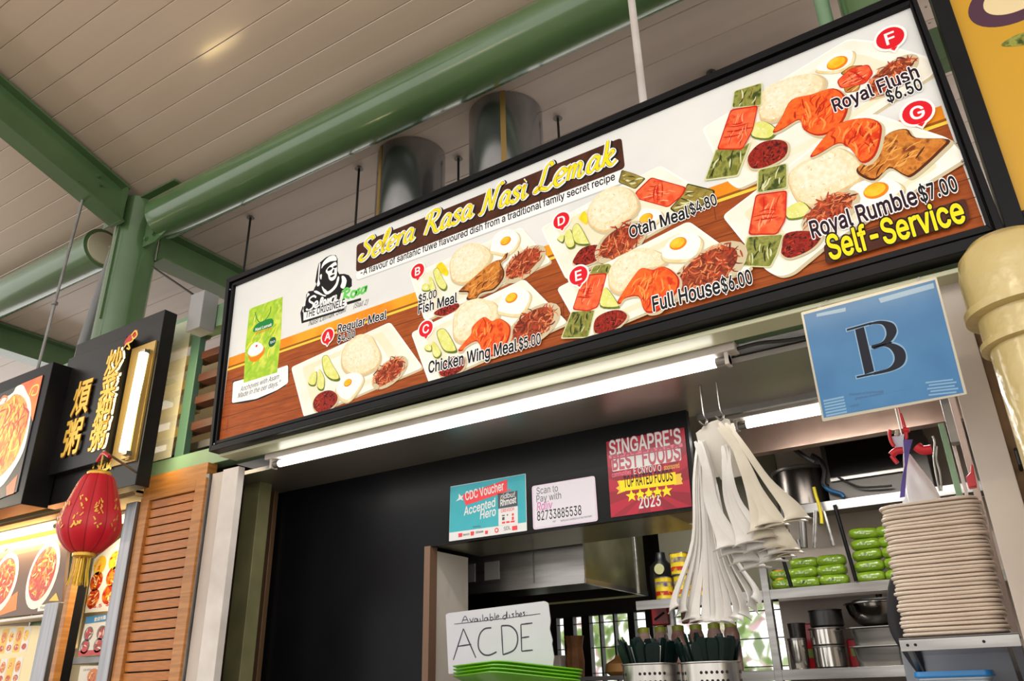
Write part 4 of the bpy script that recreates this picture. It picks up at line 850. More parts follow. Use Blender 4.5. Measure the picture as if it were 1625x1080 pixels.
HLC = [[(-1.9958,1.6746),(-1.9802,1.6989),(-1.9639,1.6751)],[(-1.9917,1.6832),(-1.9688,1.6842)],[(-1.9574,1.6879),(-1.9477,1.6741),(-1.938,1.6898)],[(-1.9187,1.6835),(-1.9299,1.6855),(-1.9332,1.6756),(-1.922,1.6749),(-1.9187,1.6847),(-1.9156,1.6733)],[(-1.9058,1.6852),(-1.9044,1.6738)],[(-1.8929,1.6993),(-1.8916,1.6742)],[(-1.8693,1.6853),(-1.8819,1.6848),(-1.8836,1.6762),(-1.8726,1.6743),(-1.8693,1.6853),(-1.8663,1.6739)],[(-1.8564,1.7006),(-1.8552,1.6744),(-1.8426,1.6773),(-1.8456,1.6862),(-1.8567,1.6832)],[(-1.8343,1.7016),(-1.8333,1.6755)],[(-1.8253,1.6836),(-1.8143,1.6853),(-1.8189,1.6918),(-1.8268,1.6849),(-1.8239,1.6761),(-1.8129,1.6778)],[(-1.7786,1.6891),(-1.791,1.6875),(-1.7959,1.678),(-1.7821,1.6758),(-1.7767,1.7038),(-1.7759,1.6767)],[(-1.7648,1.6907),(-1.7636,1.6771)],[(-1.7418,1.6915),(-1.7525,1.6911),(-1.7451,1.6832),(-1.7514,1.6775)],[(-1.7338,1.7045),(-1.7331,1.6787)],[(-1.7327,1.6897),(-1.7236,1.6915),(-1.7225,1.6793)],[(-1.7162,1.6849),(-1.7071,1.6867),(-1.7114,1.6931),(-1.7177,1.6862),(-1.7149,1.6788),(-1.7058,1.6806)],[(-1.6918,1.6942),(-1.7009,1.6936),(-1.6936,1.6858),(-1.6998,1.6802)],[(-1.6844,1.6925),(-1.6829,1.6912)],[(-1.6847,1.684),(-1.6833,1.6827)]]
for p in HLC: stroke(b, p, .0036, MK, yy - .0001, n=4)
b.build('handwriting', hw)

# ------------------------------------------------------------------ stall shell
def trim(name, label, *boxes, m=M_GREENP, bevel=0.003):
    b = MB()
    for x in boxes: b.box(*x, m)
    return struct(b.build(name, bevel=bevel), label)
trim('trim_2', 'pale green lower steel rail behind the signs', (-7.5, 0.5, 2.535, 2.62, 2.515, 2.605))
trim('trim_3', 'pale green upper steel rail behind the signs', (-7.5, 0.5, 2.535, 2.62, 3.325, 3.465))
trim('trim_12', 'pale lip under the menu sign', (-3.19, 0.17, 2.43, 2.535, 2.497, 2.513), m=mat('pale_lip', (206, 208, 176), .3))
# soffit of the stall front, stainless
M_SOFF = mat('brushed_soffit', (176, 170, 164), 0.30, 0.6, c2=(150, 145, 140), scale=2.0, bump=0.12, bscale=3.0)
b = MB(); b.box(-3.55, 0.06, 2.62, 3.10, 2.45, 2.47, M_SOFF); sof = struct(b.build('ceiling.002'), 'stainless soffit over the stall front')
b = MB(); b.box(-1.0, 0.0, 3.09, 3.115, 2.425, 2.452, M_STEELD); b.build('edge_rail', sof)
b = MB(); b.box(-3.6, 0.06, 3.10, 5.5, 2.62, 2.66, mat('kitchen_ceiling_paint', (120, 112, 106), .5)); struct(b.build('ceiling.003'), 'dim kitchen ceiling')
b = MB(); b.box(-7.5, 0.5, 2.62, 5.6, 2.66, 2.70, M_STEELD); struct(b.build('ceiling.004'), 'flat stall roof')
# black board and fascia
b = MB()
b.box(-3.60, -2.335, 3.0, 3.03, 0.0, 2.452, M_BOARD); b.box(-2.335, -1.012, 3.0, 3.03, 2.042, 2.452, M_BOARD)
wf = struct(b.build('wall_front'), 'black laminate board and fascia of the stall')
b = MB(); b.box(-2.335, -1.16, 3.03, 3.44, 2.05, 2.062, mat('greenish_steel', (150, 150, 128), .3, .6, c2=(126, 128, 106), scale=3)); b.build('fascia_underside', wf)
b = MB(); b.box(-1.16, -1.012, 3.03, 3.3, 2.05, 2.062, M_STEELD); b.build('fascia_underside', wf)
b = MB(); b.box(-2.352, -2.318, 2.995, 3.05, 1.30, 2.045, mat('brown_edge', (112, 84, 66), .6)); b.build('edge_strip', wf)
b = MB(); b.box(-2.345, -2.33, 3.05, 3.32, 1.30, 2.03, mat('dirty_white_panel', (206, 198, 188), .5, c2=(160, 146, 130), scale=4, stretch=(1, 1, .5), lo=.5, hi=.75)); b.build('jamb_panel', wf)
# shell walls of the kitchen
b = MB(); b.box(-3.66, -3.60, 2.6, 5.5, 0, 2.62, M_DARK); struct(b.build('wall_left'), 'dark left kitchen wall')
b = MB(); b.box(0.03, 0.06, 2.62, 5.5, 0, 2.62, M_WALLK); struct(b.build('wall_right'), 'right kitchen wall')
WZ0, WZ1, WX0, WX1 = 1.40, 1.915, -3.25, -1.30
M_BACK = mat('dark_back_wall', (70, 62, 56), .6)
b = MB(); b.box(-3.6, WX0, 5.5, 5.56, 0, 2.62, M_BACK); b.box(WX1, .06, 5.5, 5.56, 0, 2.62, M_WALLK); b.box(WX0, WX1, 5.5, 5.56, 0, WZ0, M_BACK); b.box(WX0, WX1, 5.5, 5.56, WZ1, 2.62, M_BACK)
struct(b.build('wall_back'), 'back wall of the kitchen with a band of windows')
M_MULL = mat('dark_window_frame', (44, 34, 30), .5)
win = struct(bpy.data.objects.new('window_1', None)); COL.objects.link(win); win.location = (-2.3, 5.5, WZ0); win['label'] = 'barred window band in the kitchen back wall'
def mull(x, wdt): b = MB(); b.box(x - wdt / 2, x + wdt / 2, 5.49, 5.55, WZ0, WZ1, M_MULL); b.build('mullion', win)
for (xx, zz), wdt in zip([(-3.0807,1.8085),(-2.9457,1.8009),(-2.8036,1.7929),(-2.6866,1.7864),(-2.5731,1.78),(-2.4381,1.7724),(-2.3019,1.7647),(-2.1779,1.7048)], (.07, .08, .065, .012, .012, .05, .05, .05)): mull(xx, wdt)
for k in range(3):
    b = MB(); z = WZ0 + .12 + k * .17; b.box(WX0, WX1, 5.51, 5.525, z, z + .006, M_MULL); b.build('crossbar', win)
PX_ = [WX0] + [q[0] for q in [(-3.0807,1.8085),(-2.9457,1.8009),(-2.8036,1.7929),(-2.6866,1.7864),(-2.5731,1.78),(-2.4381,1.7724),(-2.3019,1.7647),(-2.1779,1.7048)]] + [WX1]
for xa, xb in zip(PX_, PX_[1:]):
    b = MB(); b.box(xa, xb, 5.528, 5.532, WZ0, WZ1, mat('window_glass', (240, 246, 244), .05, trans=1.0)); b.build('pane', win)
# garden beyond the window
def hedge(name, label, x0, x1, y, h, m, n):
    b = MB()
    for i in range(n):
        c = Vector((rnd.uniform(x0, x1), y + rnd.uniform(-.4, .4), rnd.uniform(.1, h))); r = rnd.uniform(.09, .2)
        d = [Vector((rnd.gauss(0, 1), rnd.gauss(0, 1), rnd.gauss(0, 1))).normalized() for _ in range(2)]
        u = d[0]; v = (d[1] - u * d[1].dot(u)).normalized()
        b.add([c - u * r, c + v * r * .5, c + u * r, c - v * r * .5], [(0, 1, 2, 3)], m)
    o = b.build(name); tag(o, label, 'hedge', kind='stuff')
hedge('garden_hedge', 'bright leafy hedge outside the kitchen window', -9, -1, 11.0, 2.6, mat('hedge_leaf', (150, 190, 96), .5, c2=(196, 214, 150), scale=4), 900)
hedge('flowering_hedge', 'pink flowering hedge outside the kitchen window', -9, -1, 12.2, 3.4, mat('hedge_flower', (236, 176, 196), .5, c2=(240, 214, 220), scale=4), 700)

# left jambs of the stall opening (front to back)
def vpost(name, label, x0, x1, y0, y1, m, z1=2.452, bevel=.003):
    b = MB(); b.box(x0, x1, y0, y1, 0, z1, m); return struct(b.build(name, bevel=bevel), label)
J = [(-3.3667,2.1747),(-3.3347,2.1708),(-3.2309,2.1582),(-3.1165,2.1443)]
vpost('pilaster', 'steel edge strip of the left pilaster', J[0][0], J[1][0] - .004, 2.50, 2.54, M_STEELD)
vpost('pilaster.001', 'grey recessed strip of the left pilaster', J[1][0], J[2][0], 2.515, 2.56, M_GREYP)
vpost('pilaster.002', 'white face of the left pilaster', J[2][0], J[3][0], 2.495, 2.535, M_WHITEP)
J2 = [(-3.383,2.2147),(-3.2624,2.2001),(-3.4059,2.2175)]; J3 = [(-3.4416,2.2482),(-3.4066,2.244),(-3.367,2.2392)]
vpost('pilaster.003', 'olive painted post inside the left jamb', J2[0][0], J2[1][0], 2.76, 2.84, M_OLIVE)
vpost('pilaster.004', 'thin brown strip beside the olive post', J2[2][0], J2[0][0], 2.77, 2.80, mat('brown_strip', (92, 72, 58), .6))
vpost('pilaster.005', 'dark sliding track', J3[0][0], J3[1][0], 2.94, 2.985, M_STEELD)
vpost('pilaster.006', 'thin bright track edge', J3[1][0] + .006, J3[2][0], 2.955, 2.985, mat('track_edge', (120, 92, 66), .4, .4))
# right pilaster and stained wall
vpost('pilaster.007', 'warm grey pilaster right of the plates', -0.037, 0.047, 2.50, 2.60, M_GREYP, 2.51)
vpost('wall_right_front', 'stained brown wall strip behind the cream pipe', 0.047, 0.5, 2.56, 2.62, M_RUST, 2.51)
b = MB(); b.tube([(.066, 2.555, 1.93), (.066, 2.52, 1.94), (.066, 2.515, 1.97), (.066, 2.55, 1.985)], .006, M_BLACK, 8)
tag(b.build('cable_clip', smooth=40), 'small black hook on the brown wall beside the cream pipe', 'hook')

# cream drain pipe
pc = (0.172, 2.295, 0)
b = MB(); b.lathe([(.108, 0), (.108, 2.187)], pc, M_CREAM, 48); pipe = b.build('drain_pipe', smooth=40); tag(pipe, 'cream painted drain pipe with two flanged collars at the far right', 'pipe')
b = MB(); b.lathe([(.112, 2.184), (.127, 2.187), (.127, 2.202), (.117, 2.205)], pc, M_CREAM, 48); b.build('flange', pipe, smooth=40)
b = MB(); b.lathe([(.116, 2.204), (.116, 2.272)], pc, M_CREAM, 48); b.build('collar', pipe, smooth=40)
b = MB(); b.lathe([(.120, 2.27), (.143, 2.275), (.143, 2.296), (.132, 2.30)], pc, M_CREAM, 48); b.build('flange', pipe, smooth=40)
b = MB(); b.lathe([(.131, 2.298), (.131, 2.40), (.122, 2.45), (.09, 2.487), (.02, 2.495)], pc, M_CREAM, 48); b.build('bell', pipe, smooth=60)

# fluorescent batten under the menu sign
def batten(name, label, x0, x1, y, z, mtube, power, color, body=M_WHITEP, depth=.05):
    t = thing(name, label, 'lamp', ((x0 + x1) / 2, y, z))
    b = MB(); b.box(x0 - .03, x1 + .03, y - .03, y + .03, z + .024, z + .024 + depth, body); b.build('fixture_body', t, bevel=.004)
    b = MB(); b.tube([(x0 + .05, y, z), (x1 - .05, y, z)], .0165, mtube, 16); b.build('tube', t, smooth=50)
    for a, c in ((x0, x0 + .05), (x1 - .05, x1)):
        b = MB(); b.tube([(a, y, z), (c, y, z)], .0175, M_STEEL, 14); b.box(a if a == x0 else c - .014, a + .014 if a == x0 else c, y - .02, y + .02, z - .02, z + .03, body); b.build('end_holder', t)
    area(name + '_light', ((x0 + x1) / 2, y, z - .03), (x1 - x0, .04), power, color, parent=t)
    return t
batten('tube_lamp', 'long bright white fluorescent tube lamp under the menu sign', -2.98, -.69, 2.585, 2.452, M_TUBE, 5, (1, .96, .9), depth=.036)
kl = [(-0.894,2.3985),(-0.5205,2.4187)]
batten('tube_lamp.001', 'bright tube lamp inside the kitchen behind the white bags', kl[0][0], -.14, 3.27, 2.425, M_TUBE2, 11, (1, .97, .93), depth=.17)
batten('added_tube_lamp', 'added tube lamp hidden behind the fascia over the kitchen hood end', -2.45, -1.35, 3.72, 2.50, M_TUBE, 14, (1, .97, .93), depth=.09)  # unseen lamp added to brighten the tins, hood side and jars
b = MB(); b.tube(smooth_path([(-.66, 2.585, 2.486), (-.58, 2.59, 2.490), (-.46, 2.60, 2.478), (-.30, 2.61, 2.482), (-.02, 2.61, 2.49)], 5), .007, M_CABLE, 8); tag(b.build('lamp_cable', smooth=40), 'black cable running from the end of the front tube lamp', 'cable')

# kitchen downstand behind the lamp
b = MB(); b.box(-1.0, .02, 3.60, 3.66, 2.385, 2.62, mat('warm_lit_steel', (206, 178, 164), .3, .6, c2=(176, 150, 138), scale=4, bump=.1, bscale=8)); struct(b.build('trim_4'), 'stainless downstand above the kitchen shelves')  # warm reflected light put into the steel colour
b = MB(); b.box(-1.10, .02, 4.36, 4.40, 1.0, 2.62, M_WALLK); struct(b.build('wall_back_right'), 'beige partition behind the kitchen shelves')

# counter
M_CNT = mat('counter_steel', (168, 166, 164), .32, .85)
cn = thing('service_counter', 'stainless service counter under the cutlery bins', 'counter', (-1.2, 2.9, 0))
b = MB(); b.box(-2.33, -.02, 2.58, 3.25, 1.22, 1.25, M_CNT); b.build('counter_top', cn, bevel=.004)
b = MB(); b.box(-2.30, -.06, 2.64, 3.2, 0, 1.22, M_STEELD); b.build('cabinet_body', cn)
b = MB(); b.box(-2.20, -1.42, 2.62, 3.02, 1.25, 1.42, M_STEELD); tag(b.build('tray_stand', bevel=.003), 'low steel stand holding the green trays', 'stand')

# exhaust hood
HX0, HX1, HY, HZ = -2.62, -1.775, 3.5, 1.888
hood = thing('exhaust_hood', 'stainless exhaust hood hanging inside the kitchen', 'hood', (-2.2, 3.8, HZ))
b = MB(); b.box(HX0, HX1, HY, HY + .02, HZ, 2.30, M_STEEL); b.build('front_panel', hood, bevel=.002)
b = MB(); b.box(HX1 - .02, HX1, HY + .02, 4.25, HZ, 2.30, mat('oily_steel', (150, 146, 120), .3, .8, c2=(112, 112, 84), scale=4)); b.build('side_panel', hood)
b = MB(); b.box(HX0, HX1 - .02, HY + .02, 4.25, HZ + .05, HZ + .07, mat('sooty_filter', (34, 32, 30), .4, .5)); b.build('filter', hood)
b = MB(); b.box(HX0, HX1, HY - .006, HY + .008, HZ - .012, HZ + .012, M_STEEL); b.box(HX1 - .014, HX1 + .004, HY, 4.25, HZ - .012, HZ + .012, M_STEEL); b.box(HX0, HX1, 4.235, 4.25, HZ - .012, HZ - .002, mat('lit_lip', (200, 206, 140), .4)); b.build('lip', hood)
b = MB(); b.box(-2.06, -2.054, HY - .004, HY, HZ + .01, 2.3, M_STEELD); b.build('seam', hood)
b = MB(); b.box(HX0, HX1, HY + .02, 4.25, 2.30, 2.62, M_STEELD); b.build('hood_box', hood)
for x in (-2.5, -2.35): 
    b = MB(); b.box(x, x + .09, HY - .004, HY - .001, HZ + .05, HZ + .14, mat('foil_tape', (190, 186, 182), .35, .6)); b.build('foil_patch', hood)
b = MB(); b.box(-1.72, -1.0, 4.35, 4.38, 1.86, 2.62, mat('dim_green_wall', (120, 116, 96), .6)); struct(b.build('wall_back_middle'), 'dim wall between the hood and the shelves')
b = MB(); b.tube([(-1.70, 3.95, 1.86), (-1.70, 3.95, 2.6)], .012, M_STEEL, 12); tag(b.build('steel_pipe', smooth=40), 'thin vertical steel pipe beside the exhaust hood', 'pipe')

# ------------------------------------------------------------------ ducts and hanger rods above the stall
def duct(name, label, k, y, s, z1, strip):
    p = s
    cx = (p[0][0] + p[1][0]) / 2; r = abs(p[1][0] - p[0][0]) * .43
    t = thing(name, label, 'duct', (cx, y, 2.70)); b = MB(); b.lathe([(r, 2.70), (r, z1)], (cx, y, 0), M_DUCT, 48); b.build('duct_shell', t, smooth=40)
    a = math.radians(strip); b = MB(); cx2, cy2 = cx + (r + .001) * math.cos(a), y + (r + .001) * math.sin(a)
    d = Vector((math.cos(a), math.sin(a), 0)); b.bar((cx2, cy2, 2.70), (cx2, cy2, z1), .032, .006, mat('brass_seam', (150, 120, 66), .4, .3), d); b.build('seam_strip', t)
    return t
duct('exhaust_duct', 'left galvanised exhaust duct rising behind the menu sign', 0, 3.37, [(-3.0865,4.2663),(-2.5576,4.2171)], 4.715, -112)
duct('exhaust_duct.001', 'right galvanised exhaust duct rising behind the menu sign', 0, 3.37, [(-2.3389,4.2744),(-1.8029,4.2186)], 4.715, -62)
RODS = [(-4.2637,3.2515,4.72),(-3.1847,3.2514,4.72),(-2.5574,3.541,4.72),(-1.7996,3.5582,4.72),(-0.8505,3.7068,4.72)]
for i, (x, y, z) in enumerate(RODS):
    b = MB(); b.tube([(x, y, 2.70), (x, y, 4.72)], .008, M_DARK, 8); b.lathe([(.03, 4.705), (.02, 4.715)], (x, y, 0), M_STEELD, 12)
    tag(b.build('hanger_rod', smooth=40), ('thin dark hanger rod nearest the left end of the menu sign', 'thin dark hanger rod just left of the first duct', 'thin dark hanger rod between the two ducts', 'thin dark hanger rod right of the second duct', 'thin dark hanger rod right of the white pole')[i], 'rod')
wp = [(-0.8852,2.56,4.2621),(-0.8853,2.56,3.6474)]
b = MB(); b.tube([(wp[1][0], 2.56, 3.46), (wp[0][0], 2.56, 5.03)], .017, M_WHITEP, 12); tag(b.build('hanger_pole', smooth=40), 'thick white hanger pole rising from the menu sign to the roof', 'pole')
lp = [(-5.1156,2.45,4.3838),(-5.1641,2.45,3.9165),(-5.1937,2.45,3.4214)]
b = MB(); b.tube([(lp[0][0] + (lp[0][0] - lp[1][0]) * .35, 2.45, 5.08), lp[1], (lp[2][0], 2.45, 3.2)], .010, M_STEELD, 8); b.lathe([(.02, -.01), (.02, .01)], lp[1], M_STEELD, 10)
tag(b.build('hanger_rod', smooth=40), 'steel hanger rod above the noodle picture sign at the far left', 'rod')
gp = [(-5.2715,2.85,4.6113),(-5.4498,2.85,3.8221)]
b = MB(); b.tube([(gp[0][0] + .02, 2.85, gp[0][2] + .12), (gp[1][0], 2.85, gp[1][2]), (gp[1][0] - .04, 2.85, 2.72)], .042, mat('grey_pvc', (122, 122, 124), .4), 20); gpo = b.build('grey_pipe', smooth=40); tag(gpo, 'grey plastic pipe running down beside the green column', 'pipe')
c3 = [[(-4.6314,2.78,4.1837)][0], [(-3.706,2.5,3.5725)][0]]
b = MB(); b.tube([c3[0], c3[1]], .007, M_CABLE, 8); tag(b.build('stay_cable', smooth=40), 'dark cable from the column down to the grey box', 'cable')

# ------------------------------------------------------------------ neighbouring stall on the left
M_PANELB = mat('sign_black_lacquer', (20, 19, 18), .35, c2=(27, 25, 24), scale=3, spec=.3)
M_GOLD = mat('gold_letter', (222, 176, 70), .3, .6, glow=.35); M_GLOW = lamp_mat('lit_letter_edge', (255, 226, 150), 1.8); M_LEDLIT = mat('led_lit_backing', (168, 140, 78), .4, .2)
cs = thing('hanzi_sign', 'tall black signboard with two columns of gold Chinese characters', 'sign', (-4.08, 2.34, 2.40))
b = MB(); b.box(-4.49, -3.655, 2.31, 2.39, 2.405, 3.385, M_PANELB); b.build('back_board', cs, bevel=.003)
b = MB(); b.box(-4.46, -3.90, 2.265, 2.31, 2.56, 3.27, M_PANELB); b.build('raised_board', cs, bevel=.003)
b = MB(); b.box(-3.885, -3.675, 2.300, 2.31, 2.53, 3.20, M_LEDLIT); b.build('led_lit_backing', cs)  # LED light on the black board, put into the colour of a gold sheet
CJK = '\u7092\u83dc\u7c91\u7ca5'; CJ2 = '\u7169\u7ca5'
def hanzi(ch, c, w_, h_, y, lit):
    m = MB()
    if lit:
        txt(m, ch, (c[0] - w_ / 2 + .012, c[1] - h_ / 2 - .002), (c[0] + w_ / 2 + .012, c[1] - h_ / 2 - .002), h_, M_GLOW, y + .012, .022, glyph=True)
    txt(m, ch, (c[0] - w_ / 2, c[1] - h_ / 2), (c[0] + w_ / 2, c[1] - h_ / 2), h_, mat('gold_letter_side', (150, 96, 26), .4, .4), y + .004, .03, glyph=True)
    txt(m, ch, (c[0] - w_ / 2, c[1] - h_ / 2), (c[0] + w_ / 2, c[1] - h_ / 2), h_, M_GOLD, y, .016, glyph=True)
    m.build('gold_character', cs)
FONT_KEEP, FONT = FONT, None
for ch, c in zip(CJK, [(-3.9553,3.1282),(-3.9591,2.9808),(-3.9614,2.837),(-3.9695,2.7068)]): hanzi(ch, c, .135, .15, 2.25, True)
for ch, c in zip(CJ2, [(-4.2037,2.9698),(-4.2153,2.7438)]): hanzi(ch, c, .155, .20, 2.25, False)
FONT = FONT_KEEP
M_REDL = mat('red_ornament', (196, 34, 30), .4)
b = MB()
c = [(-3.8358,3.2445)][0]
b.flat(smooth_poly([(-3.9082,3.2252),(-3.8831,3.2617),(-3.8307,3.2765),(-3.8016,3.283),(-3.8054,3.2459),(-3.8438,3.2228),(-3.8669,3.2051)], 3), 2.262, M_REDL)
for s_ in ([(-3.8931,3.1976),(-3.8698,3.2153),(-3.8369,3.1739),(-3.8687,3.1867)], [(-3.8463,3.2568),(-3.8169,3.2776),(-3.7918,3.2471),(-3.8178,3.2303),(-3.8372,3.2496)], [(-3.8698,3.2153),(-3.8286,3.2189),(-3.8192,3.2354)]): stroke(b, s_, .010, M_GOLD, 2.258)
b.build('bird_ornament', cs)['label'] = 'small red and gold ornament at the top'
b = MB()
for s_ in ([(-4.0441,2.5484),(-4.0338,2.5806),(-3.9878,2.5475),(-3.9967,2.5321),(-3.9628,2.556)], [(-3.9556,2.5338),(-3.9245,2.5874),(-3.9149,2.5354),(-3.8828,2.5635),(-3.8819,2.5175)], [(-3.9805,2.5253),(-3.9251,2.5246),(-3.8759,2.5415)]): stroke(b, s_, .014, M_GOLD, 2.302)
stroke(b, [(-3.9058,2.5716),(-3.8569,2.5674),(-3.8257,2.5538)], .012, M_REDL, 2.3015)
b.build('flourish', cs)['label'] = 'gold and red flourish at the bottom'
lt = [(-3.6914,3.1095),(-3.7118,2.5713)]
led = thing('led_tube', 'upright warm tube lamp mounted on the black Chinese signboard', 'lamp', (lt[1][0], 2.25, lt[1][1]))
b = MB(); b.tube([(lt[0][0], 2.255, lt[0][1]), (lt[1][0], 2.255, lt[1][1])], .024, M_WARM, 14); b.build('tube', led, smooth=50)
b = MB(); b.box(lt[1][0] - .04, lt[1][0] + .03, 2.27, 2.302, lt[1][1] - .03, lt[0][1] + .03, M_LEDLIT); b.build('backplate', led)
for z in (lt[0][1], lt[1][1] - .02):
    b = MB(); b.box(lt[0][0] - .02, lt[0][0] + .02, 2.245, 2.275, z, z + .02, M_STEELD); b.build('end_clip', led)
area('led_tube_light', (lt[0][0], 2.20, 2.84), (.05, .6), 1.6, (1, .82, .5), (math.radians(90), 0, 0), led)
area('led_wash_light', (lt[0][0] - .03, 2.285, 2.84), (.03, .6), .6, (1, .82, .5), (math.radians(-90), 0, 0), led)

area('slat_fill_light', (-3.63, 2.40, 2.84), (.03, .7), 1.6, (1, .82, .5), (math.radians(90), 0, math.radians(20)), led)  # light added behind the sign to warm the slats

# noodle picture sign
fs = thing('noodle_sign', 'black framed lightbox with a close-up noodle dish at the far left edge', 'sign', (-5.0, 2.2, 2.39))
b = MB(); b.box(-6.2, -4.40, 2.155, 2.30, 2.385, 3.20, M_BLACKF); b.build('casing', fs, bevel=.003)
M_FO = mat('noodle_orange', (232, 120, 30), .35, c2=(204, 72, 20), scale=16, glow=.5, ramp=[(.5, (246, 160, 60))], detail=5); M_FR = mat('print_red_orange', (226, 74, 26), .35, c2=(240, 120, 30), scale=6, glow=.5); M_FW = mat('bowl_white', (228, 222, 210), .35, glow=.4); M_FK = mat('print_charcoal', (44, 38, 36), .4, glow=.2)
M_FY = mat('noodle_yellow', (250, 190, 80), .35, glow=.5); M_FD = mat('noodle_deep', (178, 50, 14), .35, glow=.4)
b = MB(); b.prism([(-5.7283,3.1476),(-4.9959,3.1136),(-4.4754,3.1356),(-4.4654,2.4586),(-4.6859,2.4367),(-5.3499,2.462)], 2.150, 2.156, M_FK); b.build('printed_panel', fs)
b = MB()
b.flat([(-4.6973,3.1286),(-4.4741,3.1323),(-4.4667,2.8544),(-4.5502,2.9584)], 2.1496, M_FR); b.flat(smooth_poly([(-4.8004,3.0817),(-4.7467,3.1212),(-4.6753,3.1175),(-4.6064,3.0547),(-4.5475,2.9972),(-4.5056,2.9103),(-4.4866,2.7822),(-4.4938,2.6807),(-4.5537,2.5894),(-4.6513,2.5087),(-4.8467,2.4869),(-5.172,2.6305),(-5.3872,2.9722),(-5.124,3.0673)], 4), 2.1493, M_FW)
nd = smooth_poly([(-4.82,3.0451),(-4.7444,3.0747),(-4.642,3.0373),(-4.5729,2.973),(-4.521,2.8747),(-4.518,2.7787),(-4.5521,2.6629),(-4.6252,2.6009),(-4.7121,2.5685),(-4.9234,2.573),(-5.1651,2.7279),(-5.2452,2.9245),(-5.0247,3.0157)], 4); b.flat(nd, 2.149, M_FO)
streaks(b, nd, 110, [M_FY, M_FD, M_FR, M_FY], .13, .014, 1.3, .93, 2.1488, .8, .6)
b.flat([(-4.5821,2.5028),(-4.4941,2.5571),(-4.4888,2.4532),(-4.559,2.45)], 2.1493, M_FR); stroke(b, [(-4.5718,3.0322),(-4.5569,3.0788),(-4.4968,3.0754),(-4.4935,3.0251),(-4.5441,3.0262),(-4.5388,3.0548)], .010, M_FY, 2.149); stroke(b, [(-4.8992,3.0618),(-4.8745,3.0875),(-4.8225,3.0711),(-4.8372,3.0436)], .014, MATS['print_red_orange'], 2.149)
b.build('noodle_print', fs)
tan = trim('trim_5', 'olive tan panel between the noodle sign and the black sign', (-6.2, -3.86, 2.44, 2.50, 2.42, 3.15), m=mat('tan_panel', (176, 158, 108), .45, c2=(160, 142, 94), scale=3))

# lattice between the black sign and the menu sign
lp_ = [(-3.6922,3.3246),(-3.71,2.6365),(-3.5697,3.2404),(-3.5784,2.6336)]
lat = thing('lattice_screen', 'green post screen with four brown slats between the black sign and the menu sign', 'screen', (-3.6, 2.58, 2.6))
M_GDARK = mat('screen_green', (78, 112, 92), .4)
b = MB(); b.box(lp_[0][0] - .01, lp_[0][0] + .065, 2.535, 2.575, 2.60, 3.33, M_GDARK); b.build('post', lat, bevel=.003)
for z in [3.1866,3.0501,2.9188,2.7685]:
    b = MB(); b.box(lp_[0][0] + .0, -3.18, 2.56, 2.64, z - .022, z + .024, M_BROWN); b.build('slat', lat, bevel=.003)
M_RSLAT = mat('reflected_slat', (216, 190, 120), .35, c2=(200, 172, 104), scale=5)  # solid cream bars standing in for slats mirrored in the acrylic
for z in [3.375,3.2152,3.0662,2.9172,2.7837]:
    b = MB(); b.box(-4.10, lp_[0][0] - .012, 2.60, 2.66, z - .03, z + .03, M_RSLAT); b.build('reflected_slat', lat, bevel=.003)
b = MB(); b.box(-3.93, lp_[0][0] - .005, 2.512, 2.516, 2.60, 3.42, mat('clear_acrylic', (236, 232, 206), .06, alpha=.28)); b.build('acrylic_sheet', lat)
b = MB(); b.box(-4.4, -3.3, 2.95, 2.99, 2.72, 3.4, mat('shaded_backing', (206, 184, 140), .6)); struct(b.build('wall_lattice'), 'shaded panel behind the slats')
jb = [(-3.6349,3.53),(-3.5789,3.5342),(-3.5028,3.47),(-3.5072,3.2891),(-3.582,3.2842),(-3.6399,3.325)]
b = MB(); b.box(jb[5][0] + .02, jb[2][0] - .0, 2.43, 2.53, jb[4][1] + .0, jb[1][1] - .02, mat('grey_box', (150, 150, 152), .45)); jbo = b.build('junction_box', bevel=.004); tag(jbo, 'grey junction box on the upper green rail', 'box')
b = MB(); b.tube([(jb[5][0] + .02, 2.5, jb[0][1] - .08), (jb[5][0] - .05, 2.5, jb[0][1] - .07)], .010, M_GREENP, 8); b.build('conduit_stub', jbo)

# red lantern
lc = Vector((-3.452, 2.0, 0))
M_LRED = mat('lantern_red', (190, 8, 30), .45, c2=(172, 6, 26), scale=5, glow=.08); M_LGOLD = mat('lantern_gold', (206, 160, 60), .35, .5)
ln = thing('red_lantern', 'red silk lantern with gold motifs and a yellow tassel', 'lantern', (lc.x, lc.y, 1.89))
prof = [(.042, 2.008), (.068, 2.018), (.101, 2.05), (.123, 2.09), (.130, 2.13), (.123, 2.18), (.105, 2.24), (.086, 2.30), (.073, 2.335), (.060, 2.352), (.040, 2.358)]
pp = smooth_path([(r, z) for r, z in prof], 3)
vs = []; fs = []; SEG = 10; SUB = 5; nn = SEG * SUB
for q in pp:
    for i in range(nn):
        f = (i % SUB) / SUB; k = 1.0 - .055 * (1 - math.sin(math.pi * f)) ; a = 2 * math.pi * i / nn
        vs.append((lc.x + q.x * k * math.cos(a), lc.y + q.x * k * math.sin(a), q.y))
for i in range(len(pp) - 1):
    for j in range(nn): fs.append((i * nn + j, i * nn + (j + 1) % nn, (i + 1) * nn + (j + 1) % nn, (i + 1) * nn + j))
b = MB(); b.add(vs, fs, M_LRED); b.build('shade', ln, smooth=35)
for i in range(SEG):
    a = 2 * math.pi * i / SEG; b = MB(); b.tube([(lc.x + q.x * .948 * math.cos(a), lc.y + q.x * .948 * math.sin(a), q.y) for q in pp[1:-1]], .0022, mat('lantern_rib', (140, 10, 22), .5), 5); b.build('rib', ln)
b = MB()
